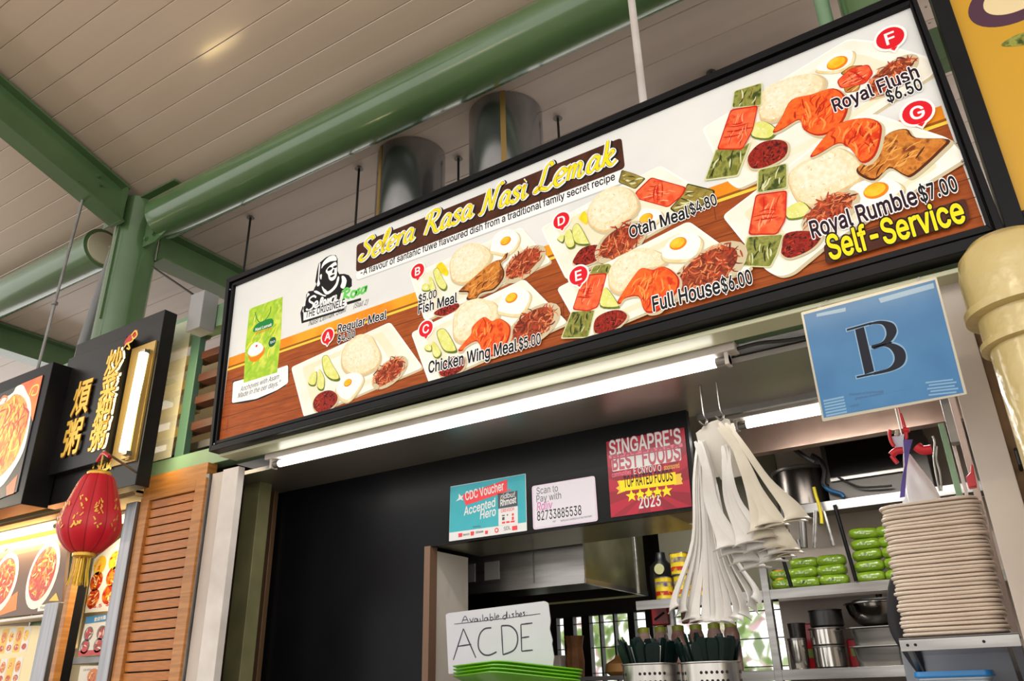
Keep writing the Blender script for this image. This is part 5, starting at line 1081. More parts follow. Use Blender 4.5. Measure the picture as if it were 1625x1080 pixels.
for a0 in range(SEG):
    am = 2 * math.pi * (a0 + .5) / SEG
    for _ in range(16):
        zz = rnd.uniform(2.10, 2.245); rr_ = max(q.x for q in pp if abs(q.y - zz) < .02) + .0012; aa = am + rnd.uniform(-.14, .14)
        t = Vector((-math.sin(aa), math.cos(aa), 0)); c_ = Vector((lc.x + rr_ * math.cos(aa), lc.y + rr_ * math.sin(aa), zz)); l1 = rnd.uniform(.004, .011); l2 = rnd.uniform(.002, .0045); u = (Vector((0, 0, 1)) + t * rnd.uniform(-1, 1)).normalized(); v_ = u.cross(Vector((math.cos(aa), math.sin(aa), 0)))
        b.add([c_ - u * l1 - v_ * l2, c_ + u * l1 - v_ * l2 * .4, c_ + u * l1 * .8 + v_ * l2, c_ - u * l1 * .7 + v_ * l2], [(0, 1, 2, 3)], M_LGOLD)
mo = b.build('gold_motif', ln); mo['kind'] = 'stuff'
b = MB(); b.lathe([(.05, 2.352), (.052, 2.366), (.046, 2.372)], (lc.x, lc.y, 0), M_LGOLD, 24); b.build('top_cap', ln, smooth=40)
b = MB(); b.lathe([(.040, 1.992), (.046, 1.996), (.046, 2.010)], (lc.x, lc.y, 0), M_LGOLD, 24); b.build('bottom_cap', ln, smooth=40)
b = MB()
for i in range(46):
    a = rnd.uniform(0, 6.28); r = rnd.uniform(.0, .034); p = Vector((lc.x + r * math.cos(a), lc.y + r * math.sin(a), 1.995)); b.tube([p, p + Vector((rnd.uniform(-.004, .004), rnd.uniform(-.004, .004), -.06)), p + Vector((r * .3 * math.cos(a), r * .3 * math.sin(a), -rnd.uniform(.10, .125)))], .0022, mat('yellow_tassel', (214, 178, 40), .6), 4)
ts = b.build('tassel', ln); ts['kind'] = 'stuff'; ts['label'] = 'yellow tassel'
b = MB(); b.tube([(lc.x, lc.y, 2.37), (lc.x, lc.y, 2.47)], .003, M_LGOLD, 6); b.tube([(lc.x, lc.y, 2.47), (lc.x - .22, 2.325, 2.47)], .006, M_STEELD, 8); b.build('hanging_bracket', ln)
b = MB(); b.tube(smooth_path([(lc.x - .07, lc.y + .02, 2.44), (lc.x, lc.y, 2.46), (lc.x + .07, lc.y - .01, 2.43)], 4), .008, M_LRED, 8); b.build('red_knot', ln, smooth=40)

# louvred oak panel
lo = thing('louvre_panel', 'oak louvre panel with narrow slats beside the left pilaster', 'panel', (-3.62, 2.5, 0))
LX = [(-3.8869,2.2978),(-3.7853,2.3886),(-3.4165,2.4117),(-3.3514,2.427),(-3.2861,2.437)]
b = MB(); b.box(LX[1][0] - .055, LX[1][0], 2.485, 2.53, 0.3, 2.43, M_WOOD); b.build('stile', lo, bevel=.003)
b = MB(); b.box(LX[2][0], LX[2][0] + .075, 2.485, 2.53, 0.3, 2.43, M_WOOD); b.build('stile', lo, bevel=.003)
b = MB(); b.box(LX[1][0], LX[2][0], 2.485, 2.53, 2.375, 2.43, M_WOOD); b.build('top_rail', lo, bevel=.003)
b = MB(); b.box(LX[1][0], LX[2][0], 2.525, 2.53, 0.3, 2.375, M_DARK); b.build('backing', lo)
b = MB(); b.bar((LX[1][0] + .001, 2.508, 0), (LX[2][0] - .001, 2.508, 0), .012, .0392, M_WOODD, (0, -.12, 1)); sl0 = b.build('slat', lo, bevel=.0015)
for k in range(24):
    o = sl0 if k == 0 else sl0.copy()
    if k: COL.objects.link(o)
    o.location = Vector((0, 0, 2.352 - .0463 * k)) - world_at(lo); o.parent = lo
trim('baseboard_1', 'oak header strip under the green rail', (-3.86, -3.36, 2.50, 2.56, 2.432, 2.514), m=M_WOOD)
# steel posts of the poster window
vpost('pilaster.008', 'steel post left of the louvre panel', -3.955, -3.865, 2.47, 2.56, M_STEELV, 2.38)
vpost('pilaster.009', 'oak strip beside the steel post', -3.862, -3.815, 2.49, 2.54, M_WOOD, 2.40)
vpost('pilaster.010', 'steel post between the food board and the poster window', -4.60, -4.47, 2.50, 2.60, M_STEELV, 1.92)
vpost('pilaster.011', 'thin oak strip beside the poster window', -4.42, -4.38, 2.50, 2.54, M_WOOD, 2.38)
vpost('pilaster.012', 'dark post beside the poster window', -4.50, -4.43, 2.56, 2.62, M_BLACKF, 2.40)
M_CRM = mat('warm_cream_wall', (222, 204, 168), .5)
b = MB(); b.box(-7.5, -3.86, 2.95, 2.99, 0, 2.66, M_CRM); struct(b.build('wall_left_stall'), 'cream back wall of the neighbouring stall')
trim('ceiling.005', 'tan soffit of the neighbouring stall', (-7.5, -3.86, 2.45, 2.97, 2.405, 2.44), m=mat('tan_soffit', (190, 164, 122), .5, c2=(168, 140, 100), scale=4))
trim('trim_6', 'tan header tiles over the food board', (-7.5, -3.96, 2.84, 2.95, 2.33, 2.41), m=mat('tan_tiles', (170, 150, 118), .5, c2=(140, 122, 96), scale=5))
batten('tube_lamp.002', 'warm tube lamp above the food picture board at the far left', -6.2, -4.72, 2.56, 2.375, M_WARM, 16, (1, .85, .6), depth=.008)
batten('tube_lamp.003', 'short warm tube lamp inside the poster window', -4.40, -3.98, 2.66, 2.36, M_WARM, 13, (1, .85, .6), depth=.02)

def poster(name, label, q, y, base, draw=None, th=.004):
    t = thing(name, label, 'poster', (sum(a[0] for a in q) / len(q), y, min(a[1] for a in q)))
    m = MB(); m.prism(q, y, y + th, base); m.build('sheet', t)
    if draw: m = MB(); draw(m, y - .0004); m.build('poster_print', t)
    return t
I = lambda n, c, **k: mat('ink2_' + n, c, .4, **k)
I_W, I_C, I_O, I_R, I_Y, I_BR, I_BL, I_G = I('white', (226, 220, 208)), I('cream', (236, 214, 160)), I('orange', (214, 120, 34)), I('red', (196, 36, 34)), I('yellow', (238, 186, 50)), I('brown', (92, 62, 40)), I('blue', (52, 130, 186)), I('grey', (120, 110, 106))
I_FOOD = I('food', (196, 64, 26), c2=(228, 130, 40), scale=22, detail=5, ramp=[(.5, (170, 34, 20))])
def bowl_pic(m, y, c, rx, rz, rot, n=46):
    m.flat(ellipse(c[0], c[1], rx, rz, 28, rot), y, I_W); p = ellipse(c[0] - .004, c[1] + .008, rx * .82, rz * .80, 28, rot); m.flat(p, y - .0003, I_FOOD)
    streaks(m, p, n, [I_R, I_Y, I_O, I_R, I_C], .05, .010, .8, .9, y - .0005, 1.5, .6)
def fb(m, y):
    m.flat([(-6.3028,2.3837),(-5.4604,2.3739),(-4.6972,2.376),(-4.6856,2.2732),(-5.4089,2.259),(-6.2268,2.246)], y, I_O)
    for s_ in ([(-5.4148,2.3149),(-5.3733,2.3508),(-5.3395,2.3168),(-5.37,2.3),(-5.2871,2.326),(-5.2488,2.3019),(-5.3106,2.2936)], [(-5.251,2.3071),(-5.2373,2.3404),(-5.2051,2.3517),(-5.2091,2.3173),(-5.1824,2.3193)], [(-5.1177,2.317),(-5.0735,2.3415),(-4.9968,2.3278),(-5.0198,2.2963),(-5.0925,2.2995),(-5.0372,2.3177)]): stroke(m, s_, .012, I_Y, y - .0004)
    bowl_pic(m, y - .0002, [(-4.8737,2.1104)][0], .155, .195, -.25, 70); bowl_pic(m, y - .0002, [(-5.301,2.1014)][0], .15, .18, -.25, 60)
    m.flat([(-5.2777,1.9661),(-5.1094,2.0376),(-5.0811,1.9288),(-5.2517,1.9082)], y - .0001, I_O); m.flat([(-4.8516,1.9368),(-4.6266,1.9379),(-4.6227,1.9008),(-4.8468,1.9033)], y - .001, I_W); txt(m, 'Yuan Noodle', *[(-4.8256,1.9134),(-4.6551,1.9189)], .016, I_BR, y - .0014, .01)
    m.flat([(-4.75,1.9543),(-4.6911,1.9943),(-4.6458,1.9464)], y - .0008, I_Y)
poster('food_board', 'wide board with two bowls of red noodles under the warm tube lamp', [(-6.5416,2.3978),(-5.4604,2.3739),(-4.6927,2.3774),(-4.6077,1.8858),(-5.2466,1.8967),(-6.2611,1.9144)], 2.6, I_BR, fb, .02)
def mb_(m, y):
    r = random.Random(5); q = [(-5.4026,1.8556),(-4.9556,1.8351),(-4.9564,1.6218),(-5.3227,1.6355)]
    for i in range(4):
        for j in range(2):
            a = [(-5.3915,1.8474),(-5.1813,1.6168)]; c = (a[0][0] + .045 + i * .082 + (.0 if j == 0 else -.02), a[0][1] - .075 - j * .17)
            m.flat(round_poly([(c[0] - .036, c[1] - .07), (c[0] + .036, c[1] - .07), (c[0] + .040, c[1] + .07), (c[0] - .030, c[1] + .07)], .01), y - .0003, [I_Y, I_W, I_Y, I_W][i])
            p = ellipse(c[0], c[1] + .02, .028, .032, 14); m.flat(p, y - .0006, I_Y if (i + j) % 2 else I_O); streaks(m, p, 8, [I_C, I_Y, I_R], .02, .006, .5, .9, y - .0008, 1.5)
            p = ellipse(c[0], c[1] - .042, .026, .018, 12); m.flat(p, y - .0006, I_FOOD); streaks(m, p, 5, [I_R, I_C], .016, .005, .5, .9, y - .0008, 1.5)
poster('menu_board', 'bright board of yellow packet pictures below the food board', [(-6.4703,1.8797),(-5.425,1.8636),(-4.9515,1.8376),(-4.9241,1.4789),(-6.2548,1.5085)], 2.7, I_C, mb_, .01)
trim('baseboard_2', 'white ledge between the food board and the packet board', (-6.5, -4.62, 2.60, 2.72, 1.868, 1.884), m=M_WHITEP)
def pa(m, y):
    for k, c in enumerate([(-4.6422,2.1637),(-4.4969,2.1774),(-4.6489,2.0722),(-4.4932,2.0861),(-4.6501,1.9753),(-4.5028,1.9883)]):
        p = ellipse(c[0], c[1], .062, .055, 16, .3); m.flat(p, y, I_Y if k < 2 else I_FOOD); streaks(m, p, 14, [I_R, I_O, I_C, I_Y], .035, .008, .6, .9, y - .0004, 1.4)
    txt(m, '$4.5  $5', *[(-4.6716,1.9176),(-4.4443,1.9236)], .018, I_R, y, .02)
poster('dish_poster', 'white poster of six dishes lit inside the poster window', [(-4.7167,2.2064),(-4.4375,2.326),(-4.4473,1.8928),(-4.7091,1.8983)], 2.8, I_W, pa)
def pb(m, y):
    m.flat([(-4.6751,1.8743),(-4.4393,1.8763),(-4.4398,1.8377),(-4.6749,1.8347)], y, I_BL); txt(m, '\u6b61\u8fce\u5149\u81e8', *[(-4.5877,1.8418),(-4.4803,1.849)], .022, I_W, y - .0004, .02, glyph=True)
    m.flat([(-4.6877,1.6911),(-4.4483,1.686),(-4.4459,1.6587),(-4.6875,1.6623)], y, I_R)
    for c in [(-4.621,1.7782),(-4.4983,1.7774),(-4.6351,1.7105),(-4.5084,1.7112)]:
        p = ellipse(c[0], c[1], .045, .040, 14); m.flat(p, y, I_G); m.flat(ellipse(c[0], c[1], .034, .030, 12), y - .0003, I_R); streaks(m, p, 8, [I_W, I_W, I_BR], .03, .008, .6, .8, y - .0006, 1.4)
FONT = None
poster('welcome_poster', 'small white poster with a blue heading and red foot inside the poster window', [(-4.6745,1.8725),(-4.4393,1.8763),(-4.4459,1.6587),(-4.6875,1.6623)], 2.795, I_W, pb)
FONT = FONT_KEEP
def pc_(m, y):
    p = ellipse(*[(-4.5127,1.5517)][0], .055, .04, 14); m.flat(p, y, I_O); streaks(m, p, 10, [I_R, I_C], .03, .008, .6, .9, y - .0004, 1.4); txt(m, 'Side dishes', *[(-4.6153,1.5804),(-4.5379,1.582)], .012, I_G, y, 0)
poster('side_poster', 'white poster at the bottom of the poster window', [(-4.6528,1.6074),(-4.4225,1.603),(-4.4321,1.4424),(-4.6481,1.4466)], 2.8, I_W, pc_)
poster('cream_poster', 'plain cream sheet left of the small blue-headed poster', [(-4.9305,2.0728),(-4.8178,2.0918),(-4.806,1.7113),(-4.8957,1.7066)], 2.85, I_C, None)
trim('trim_7', 'shelf edge across the poster window', (-4.78, -3.95, 2.82, 2.94, 1.62, 1.66), m=M_STEELD)

# ------------------------------------------------------------------ hanging bunches of white carrier bags
M_BAG = mat('bag_white', (204, 201, 197), .45, c2=(196, 192, 187), scale=9); M_BAGC = mat('bag_cream', (200, 192, 176), .45, c2=(192, 183, 166), scale=9); M_BAGG = mat('bag_grey', (176, 170, 160), .5)
def bag(path, w0, w1, label, group, m, tilt=0.0, curl=.0):
    """one flat folded bag: narrow at the punched handle, fanning out and curling at the lower end"""
    P = smooth_path(path, 5); n = len(P); vs = []; fs = []; R = 5
    for i, p in enumerate(P):
        t = i / (n - 1); wd = w0 + (w1 - w0) * max(0, (t - .45) / .55) ** 1.6; wd *= min(1, .55 + t * 6)
        d = (P[min(i + 1, n - 1)] - P[max(i - 1, 0)]).normalized(); s_ = Vector((math.cos(tilt), math.sin(tilt), 0)); s_ = (s_ - d * s_.dot(d)).normalized(); nn_ = s_.cross(d); th = .0024 + .0016 * (1 - t)
        for k in range(R):
            f = k / (R - 1) - .5
            for sg in (1, -1): vs.append(p + s_ * (wd * f) + nn_ * (sg * th + (4 * f * f) * .10 * wd * t + curl * max(0, t - .8) ** 2))
    for i in range(n - 1):
        for k in range(R - 1):
            a = i * R * 2 + k * 2; c = a + R * 2
            fs += [(a, c, c + 2, a + 2), (a + 1, a + 3, c + 3, c + 1)]
        a = i * R * 2; c = a + R * 2; fs += [(a, a + 1, c + 1, c), (a + R * 2 - 2, c + R * 2 - 2, c + R * 2 - 1, a + R * 2 - 1)]
    for e_ in (0, (n - 1) * R * 2):
        for k in range(R - 1): a = e_ + k * 2; fs.append((a, a + 2, a + 3, a + 1) if e_ == 0 else (a, a + 1, a + 3, a + 2))
    b = MB(); b.add(vs, fs, m); o = b.build('carrier_bag', smooth=60); tag(o, label, 'bag', group); return o
YB = 2.74
def bq(p): return [Vector((x, y, z)) for x, y, z in p]
apexL = [(-0.877,2.72,2.2141)][0]
fan = [(-1.025,2.7,1.6451),(-1.0004,2.7,1.6302),(-0.9791,2.7,1.6092),(-0.9551,2.7,1.6013),(-0.9239,2.7,1.5961),(-0.8996,2.7,1.5946),(-0.8721,2.7,1.5929),(-0.8483,2.7,1.5914),(-0.82,2.7,1.5991),(-0.7919,2.7,1.6067),(-0.7655,2.7,1.6269),(-0.749,2.7,1.6478)]
mid = [(-0.9465,2.71,1.8738),(-0.9385,2.71,1.8659),(-0.9299,2.71,1.8579),(-0.9158,2.71,1.8529),(-0.9054,2.71,1.8483),(-0.8954,2.71,1.8403),(-0.8847,2.71,1.8391),(-0.8728,2.71,1.831),(-0.8607,2.71,1.8297),(-0.8487,2.71,1.8284),(-0.8325,2.71,1.8266),(-0.8211,2.71,1.8322)]
for i, (q, mm) in enumerate(zip(fan, mid)):
    k = (i - 5.5) / 6
    up_ = (apexL[0] + .012 * k + (mm[0] - apexL[0]) * .35, 2.72 + .012 * k, apexL[2] + (mm[2] - apexL[2]) * .38)
    bag([(apexL[0] + .010 * k, 2.72 + .006 * (i % 3), apexL[2] + .004 * (i % 4)), up_, (mm[0], 2.715 + .015 * ((i * 5) % 4) / 3, mm[2]), (q[0] - .004, 2.70 + .02 * ((i * 7) % 3) / 2, q[2] + .05), (q[0], 2.675, q[2])], .013, .050, 'folded white carrier bag, %s from the left in the low fan of the bunch' % ('1st 2nd 3rd 4th 5th 6th 7th 8th 9th 10th 11th 12th'.split()[i]), 'white bags in the left fan', M_BAG, .9 * k + .4, -.25)
apexM = [(-0.8049,2.7,2.1887)][0]
endM = [(-0.8137,2.66,1.8184),(-0.796,2.66,1.7966),(-0.7661,2.66,1.7674),(-0.7357,2.66,1.7451),(-0.7138,2.66,1.8011),(-0.7475,2.66,1.8244),(-0.6806,2.66,1.759),(-0.6509,2.66,1.7816)]
for i, q in enumerate(endM):
    k = (i - 3.5) / 4; a = apexL if i < 4 else apexM
    mx = (a[0] * .5 + q[0] * .5 - .025, 2.69, a[2] * .45 + q[2] * .55)
    bag([(a[0] + .02 * k + .01, 2.685 + .004 * i, a[2] - .004 * (i % 3)), (a[0] * .8 + q[0] * .2, 2.685, a[2] * .75 + q[2] * .25), mx, (q[0] - .012, 2.675, q[2] + .045), (q[0] + .012, 2.64, q[2])], .016, .105, 'wide white carrier bag curling forward in the middle of the bunch, %s one out' % ('1st 2nd 3rd 4th 5th 6th 7th 8th'.split()[i]), 'wide curling bags of the middle bunch', M_BAG, .25, -.35)
apexR = [(-0.7845,2.69,2.2482)][0]
endR = [(-0.6933,2.67,1.8659),(-0.6639,2.67,1.8823),(-0.6389,2.67,1.8726),(-0.6193,2.67,1.7923),(-0.6082,2.67,1.7816),(-0.6357,2.67,1.7716),(-0.571,2.67,1.8872),(-0.5822,2.67,1.8788),(-0.6632,2.67,1.8035),(-0.6842,2.67,1.8384)]
for i, q in enumerate(endR):
    k = (i - 4.5) / 5
    bag([(apexR[0] + .022 * k + .012, 2.68 + .005 * i, apexR[2] + .006 * ((i * 3) % 4)), (apexR[0] * .72 + q[0] * .28 + .012, 2.69, apexR[2] * .74 + q[2] * .26 + .01), (apexR[0] * .4 + q[0] * .6 + .006, 2.69, apexR[2] * .42 + q[2] * .58), (q[0] - .012, 2.68, q[2] + .05), (q[0], 2.655, q[2])], .017, .088, 'cream white carrier bag in the upper right bunch by the kitchen lamp, %s layer' % ('1st 2nd 3rd 4th 5th 6th 7th 8th 9th 10th'.split()[i]), 'cream bags of the right bunch', M_BAGC, .15, -.3)
for i, (a, q) in enumerate(zip([(-0.8374,2.76,2.2986),(-0.8174,2.76,2.3025),(-0.8595,2.76,2.2792)], [(-0.8017,2.76,2.0859),(-0.78,2.76,2.0825),(-0.8458,2.76,2.0928)])):
    bag([a, (a[0] * .6 + q[0] * .4, 2.765, a[2] * .6 + q[2] * .4), q], .085, .06, 'grey folded bag at the back of the bunch near the hooks', 'grey bags at the hooks', M_BAGG, .2)
for i, (a, c) in enumerate(zip([(-0.8643,2.76,2.3518),(-0.8004,2.76,2.3426)], [(-0.8589,2.74,2.2896),(-0.7946,2.74,2.2965)])):
    b = MB(); b.tube(smooth_path([(a[0], 2.76, 2.448), (a[0], 2.76, c[2] + .05), (a[0] + .012, 2.75, c[2] + .02), (a[0] + .004, 2.74, c[2] - .004), (a[0] - .012, 2.73, c[2] + .012)], 4), .004, M_STEEL, 8); tag(b.build('s_hook', smooth=50), ('left', 'right')[i] + ' steel hook holding the white carrier bags', 'hook')
b = MB(); rp = [(-0.7971,2.77,1.985),(-0.7703,2.77,1.8965),(-0.7818,2.77,1.8909)]
b.tube([rp[0], rp[1]], .012, mat('red_bag_strip', (150, 20, 40), .5), 8, flat=.4); tag(b.build('red_strip', smooth=50), 'thin dark red strip showing between the white carrier bags', 'bag')

# ------------------------------------------------------------------ stack of plates on a bracket shelf
def rrect(w, d, r, n=6):
    o = []
    for cx_, cy_, a0 in ((w / 2 - r, d / 2 - r, 0), (-w / 2 + r, d / 2 - r, 90), (-w / 2 + r, -d / 2 + r, 180), (w / 2 - r, -d / 2 + r, 270)):
        for k in range(n): a = math.radians(a0 + 90 * k / (n - 1)); o.append((cx_ + r * math.cos(a), cy_ + r * math.sin(a)))
    return o
def shell(mb, rings, m):
    """rings: (width, depth, radius, z); bottom cap first, top cap last"""
    vs = []; fs = []; N = 24
    for w_, d_, r_, z in rings: vs += [(x, y, z) for x, y in rrect(w_, d_, r_)]
    for i in range(len(rings) - 1):
        for k in range(N): fs.append((i * N + k, i * N + (k + 1) % N, (i + 1) * N + (k + 1) % N, (i + 1) * N + k))
    fs += [tuple(range(N))[::-1], tuple((len(rings) - 1) * N + k for k in range(N))]
    mb.add(vs, fs, m)
M_PLATE = mat('plate_melamine', (226, 211, 196), .35, c2=(216, 199, 183), scale=6, coat=.3)
b = MB(); shell(b, [(.20, .14, .03, 0), (.258, .194, .044, .0048), (.266, .202, .047, .0062), (.269, .205, .047, .0095), (.266, .202, .047, .0128), (.258, .194, .044, .0142), (.205, .145, .03, .005)], M_PLATE)
p0 = b.build('plate', smooth=30); tag(p0, 'beige rounded plate in the tall stack on the steel bracket shelf', 'plate', 'beige plates stacked on the bracket shelf')
NP = 33
ORD = [''] + [str(i) + ('th' if 10 < i % 100 < 14 else {1: 'st', 2: 'nd', 3: 'rd'}.get(i % 10, 'th')) for i in range(1, 60)]
for k in range(NP):
    o = p0 if k == 0 else p0.copy()
    if k: COL.objects.link(o)
    o['label'] = 'beige plate, %s of the tall stack on the bracket shelf' % ('topmost' if k == NP - 1 else 'lowest' if k == 0 else ORD[NP - k] + ' from the top')
    o.location = (-.193 + .004 * math.sin(k * 1.7) + .0004 * (k - 16), 2.702 + .004 * math.cos(k * 2.3), 1.517 + .0112 * k); o.rotation_euler = (math.radians(.35 * math.sin(k * 2.1)), math.radians(.4 * math.sin(k * 1.3)), math.radians(1.0 * math.sin(k * 3.1)))
bs = thing('bracket_shelf', 'steel bracket shelf carrying the beige plates', 'shelf', (-.19, 2.7, 1.48))
b = MB(); b.box(-.338, -.045, 2.585, 2.85, 1.511, 1.516, M_STEEL); b.box(-.338, -.045, 2.585, 2.590, 1.482, 1.5155, M_STEEL); b.build('tray_channel', bs, bevel=.001)
for x in (-.32, -.075):
    b = MB(); b.bar((x, 2.60, 1.50), (x, 2.85, 1.40), .012, .02, M_STEELD); b.build('bracket_arm', bs)
for x in (-.318, -.298, -.13):
    b = MB(); b.tube([(x, 2.586, 1.498), (x, 2.582, 1.498)], .004, M_DARK, 8); b.build('screw', bs)
gc = thing('grey_cabinet', 'grey cabinet below the bracket shelf', 'cabinet', (-.2, 3.0, 1.25)); b = MB(); b.box(-.385, -.05, 2.93, 3.2, 1.25, 1.50, mat('grey_blue_panel', (128, 132, 142), .4)); b.build('cabinet_body', gc, bevel=.004)
b = MB(); b.box(-.36, -.08, 2.925, 2.93, 1.27, 1.48, mat('grey_blue_door', (136, 140, 150), .4)); b.build('door', gc, bevel=.002)
bx = thing('lidded_box', 'clear plastic box with a bright blue lid under the plates', 'box', (-.235, 2.8, 1.25))
b = MB(); shell(b, [(.16, .13, .015, 1.25), (.178, .15, .018, 1.405), (.186, .158, .02, 1.408), (.186, .158, .02, 1.413)], mat('frosted_plastic', (186, 198, 210), .25, trans=.3)); b.v = [(x - .235, y + 2.78, z) for x, y, z in b.v]; b.build('box_body', bx, smooth=30)
b = MB(); shell(b, [(.196, .168, .02, 1.414), (.200, .172, .02, 1.418), (.196, .168, .02, 1.430)], mat('blue_lid', (40, 130, 200), .3)); b.v = [(x - .235, y + 2.78, z) for x, y, z in b.v]; b.build('lid', bx, smooth=30)
b = MB(); P_ = smooth_path([(-.325, 2.93, 1.75), (-.352, 2.915, 1.68), (-.368, 2.91, 1.57), (-.352, 2.91, 1.50), (-.335, 2.915, 1.42), (-.33, 2.92, 1.34)], 5); b.tube(P_, [.010 + .026 * math.sin(math.pi * min(1, i / (len(P_) * .75))) ** .7 if i < len(P_) * .74 else .014 for i in range(len(P_))], mat('black_cloth', (30, 30, 36), .7), 12, flat=.6)
tag(b.build('black_bag', smooth=60), 'black cloth bag hanging left of the plate stack', 'bag')

# ------------------------------------------------------------------ cutlery bins
M_PERF = mat('bin_steel', (186, 182, 176), .26, .9, c2=(160, 156, 150), scale=3, stretch=(8, 8, .3))
M_SPOON = mat('dark_green_melamine', (6, 26, 25), .35, c2=(9, 34, 32), scale=8, spec=.3)
def bin_(x, y, r, zt, label, bag_label, grp, seed):
    t = thing('cutlery_bin', label, 'bin', (x, y, 1.25)); b = MB(); b.lathe([(r, 1.25), (r, zt - .006), (r + .004, zt - .003), (r + .004, zt), (r - .002, zt), (r - .002, 1.26)], (x, y, 0), M_PERF, 48); b.build('bin_body', t, smooth=40)
    b = MB()
    for row in range(3):
        for i in range(36):
            if i % 9 > 5: continue
            a = 2 * math.pi * i / 36; c = Vector((x + (r + .0006) * math.cos(a), y + (r + .0006) * math.sin(a), zt - .034 - .026 * row)); u = Vector((-math.sin(a), math.cos(a), 0)); nrm = Vector((math.cos(a), math.sin(a), 0))
            b.tube([c - nrm * .004, c], .0052, M_DARK, 8)
    o = b.build('perforations', t); o['kind'] = 'stuff'
    r_ = random.Random(seed)
    m = MB(); L_ = .23; prof = [(0, .007), (.10, .010), (.17, .016), (.215, .0185), (.23, .012)]
    vs = []; fs = []
    for z, w_ in prof:
        for sx, sy in ((-1, -.0018), (-.5, .0014), (.5, .0014), (1, -.0018), (.5, -.0032), (-.5, -.0032)): vs.append((w_ * sx, sy, z))
    for i in range(len(prof) - 1):
        for k in range(6): fs.append((i * 6 + k, i * 6 + (k + 1) % 6, (i + 1) * 6 + (k + 1) % 6, (i + 1) * 6 + k))
    fs += [tuple(range(6))[::-1], tuple(24 + k for k in range(6))]; m.add(vs, fs, M_SPOON)
    s0 = m.build('spoon', smooth=50); tag(s0, bag_label, 'spoon', grp)
    n = 34
    for k in range(n):
        o = s0 if k == 0 else s0.copy()
        if k: COL.objects.link(o)
        a = 2 * math.pi * (k + r_.uniform(-.3, .3)) / n; rr_ = r * (.28 if k % 3 == 0 else .62); lean = .10 + .32 * rr_ / r
        o.location = (x + rr_ * .62 * math.cos(a), y + rr_ * .62 * math.sin(a), zt - .150 + r_.uniform(-.012, .018)); o.rotation_euler = (0, 0, 0)
        d = Vector((math.cos(a) * math.sin(lean), math.sin(a) * math.sin(lean), math.cos(lean))); q_ = d.to_track_quat('Z', 'Y'); o.rotation_mode = 'QUATERNION'; o.rotation_quaternion = q_ @ __import__('mathutils').Quaternion((0, 0, 1), r_.uniform(-.7, .7))
    for k in range(3):
        a = -2.2 + k * .8; p = Vector((x + r * .3 * math.cos(a), y + r * .3 * math.sin(a), zt - .1)); q = Vector((x + r * .72 * math.cos(a), y + r * .72 * math.sin(a), zt + .055 + .01 * (k % 2)))
        b = MB(); b.tube([p, q], .0042, M_WHITE, 6, flat=.4); tag(b.build('white_fork', smooth=50), 'slim white handle standing among the dark green spoons ' + grp.split(' in ')[1].replace('the', 'of the'), 'cutlery', 'white handles ' + grp.split(' in ')[1])
bin_(-1.183, 2.80, .098, 1.487, 'perforated steel cutlery bin next to the green trays', 'dark green spoon in the steel bin next to the trays', 'green spoons in the tray-side bin', 3)
bin_(-.966, 2.80, .098, 1.484, 'perforated steel cutlery bin under the white carrier bags', 'dark green spoon in the steel bin under the white bags', 'green spoons in the bag-side bin', 9)

# green trays
M_TRAY = mat('green_tray', (110, 190, 24), .3, c2=(100, 178, 18), scale=5, coat=.3)
b = MB(); shell(b, [(.38, .25, .03, 0), (.46, .33, .045, .020), (.474, .344, .048, .022), (.474, .344, .048, .0255), (.46, .33, .045, .0255), (.38, .25, .03, .003)], M_TRAY)
tr0 = b.build('tray', smooth=30); tag(tr0, 'lime green serving tray, lowest of the four in front of the handwritten card', 'tray', 'green trays on the stand')
for k, nm in enumerate(('lowest of the four', 'second from the bottom', 'second from the top', 'topmost')):
    o = tr0 if k == 0 else tr0.copy()
    if k: COL.objects.link(o); o['label'] = f'lime green serving tray, {nm} in the pile before the handwritten card'
    o.rotation_mode = 'QUATERNION'; o.rotation_quaternion = (Matrix.Rotation(math.radians(-5), 3, 'X') @ Matrix.Rotation(math.radians(3), 3, 'Y') @ Matrix.Rotation(math.radians(-36 + 1.0 * k), 3, 'Z')).to_quaternion(); o.location = (-1.67, 2.67 + .003 * k, 1.430 + .0115 * k)

# ------------------------------------------------------------------ kitchen shelves and what stands on them
YS = 4.0
sh = thing('steel_shelving', 'stainless shelving unit in the kitchen with three boards', 'shelving', (-.75, 4.15, 0))
for z, x0, x1 in ((2.205, -.93, .02), (1.826, -1.74, .02), (1.472, -1.75, .02)):
    b = MB(); b.box(x0, x1, YS, YS + .34, z - .004, z, M_STEEL); b.box(x0, x1, YS - .004, YS + .002, z - .044, z + .001, M_STEEL); b.build('shelf_board', sh, bevel=.001)
for x in (-1.062, -.02):
    b = MB(); b.box(x - .018, x + .018, YS - .006, YS + .03, 0, 1.93, M_STEEL); b.build('shelf_post', sh, bevel=.002)
b = MB(); b.box(-1.70, -1.66, YS + .30, YS + .34, 0, 1.86, M_STEEL); b.build('shelf_post', sh)
for x, t_ in ((-.945, .22), (-.655, .35)):
    b = MB(); b.tube([(x + .01, YS - .02, 1.83), (x - .02, YS - .02, 1.83 + t_)], .009, M_BLACKF, 8); b.build('guard_rod', sh, smooth=50)
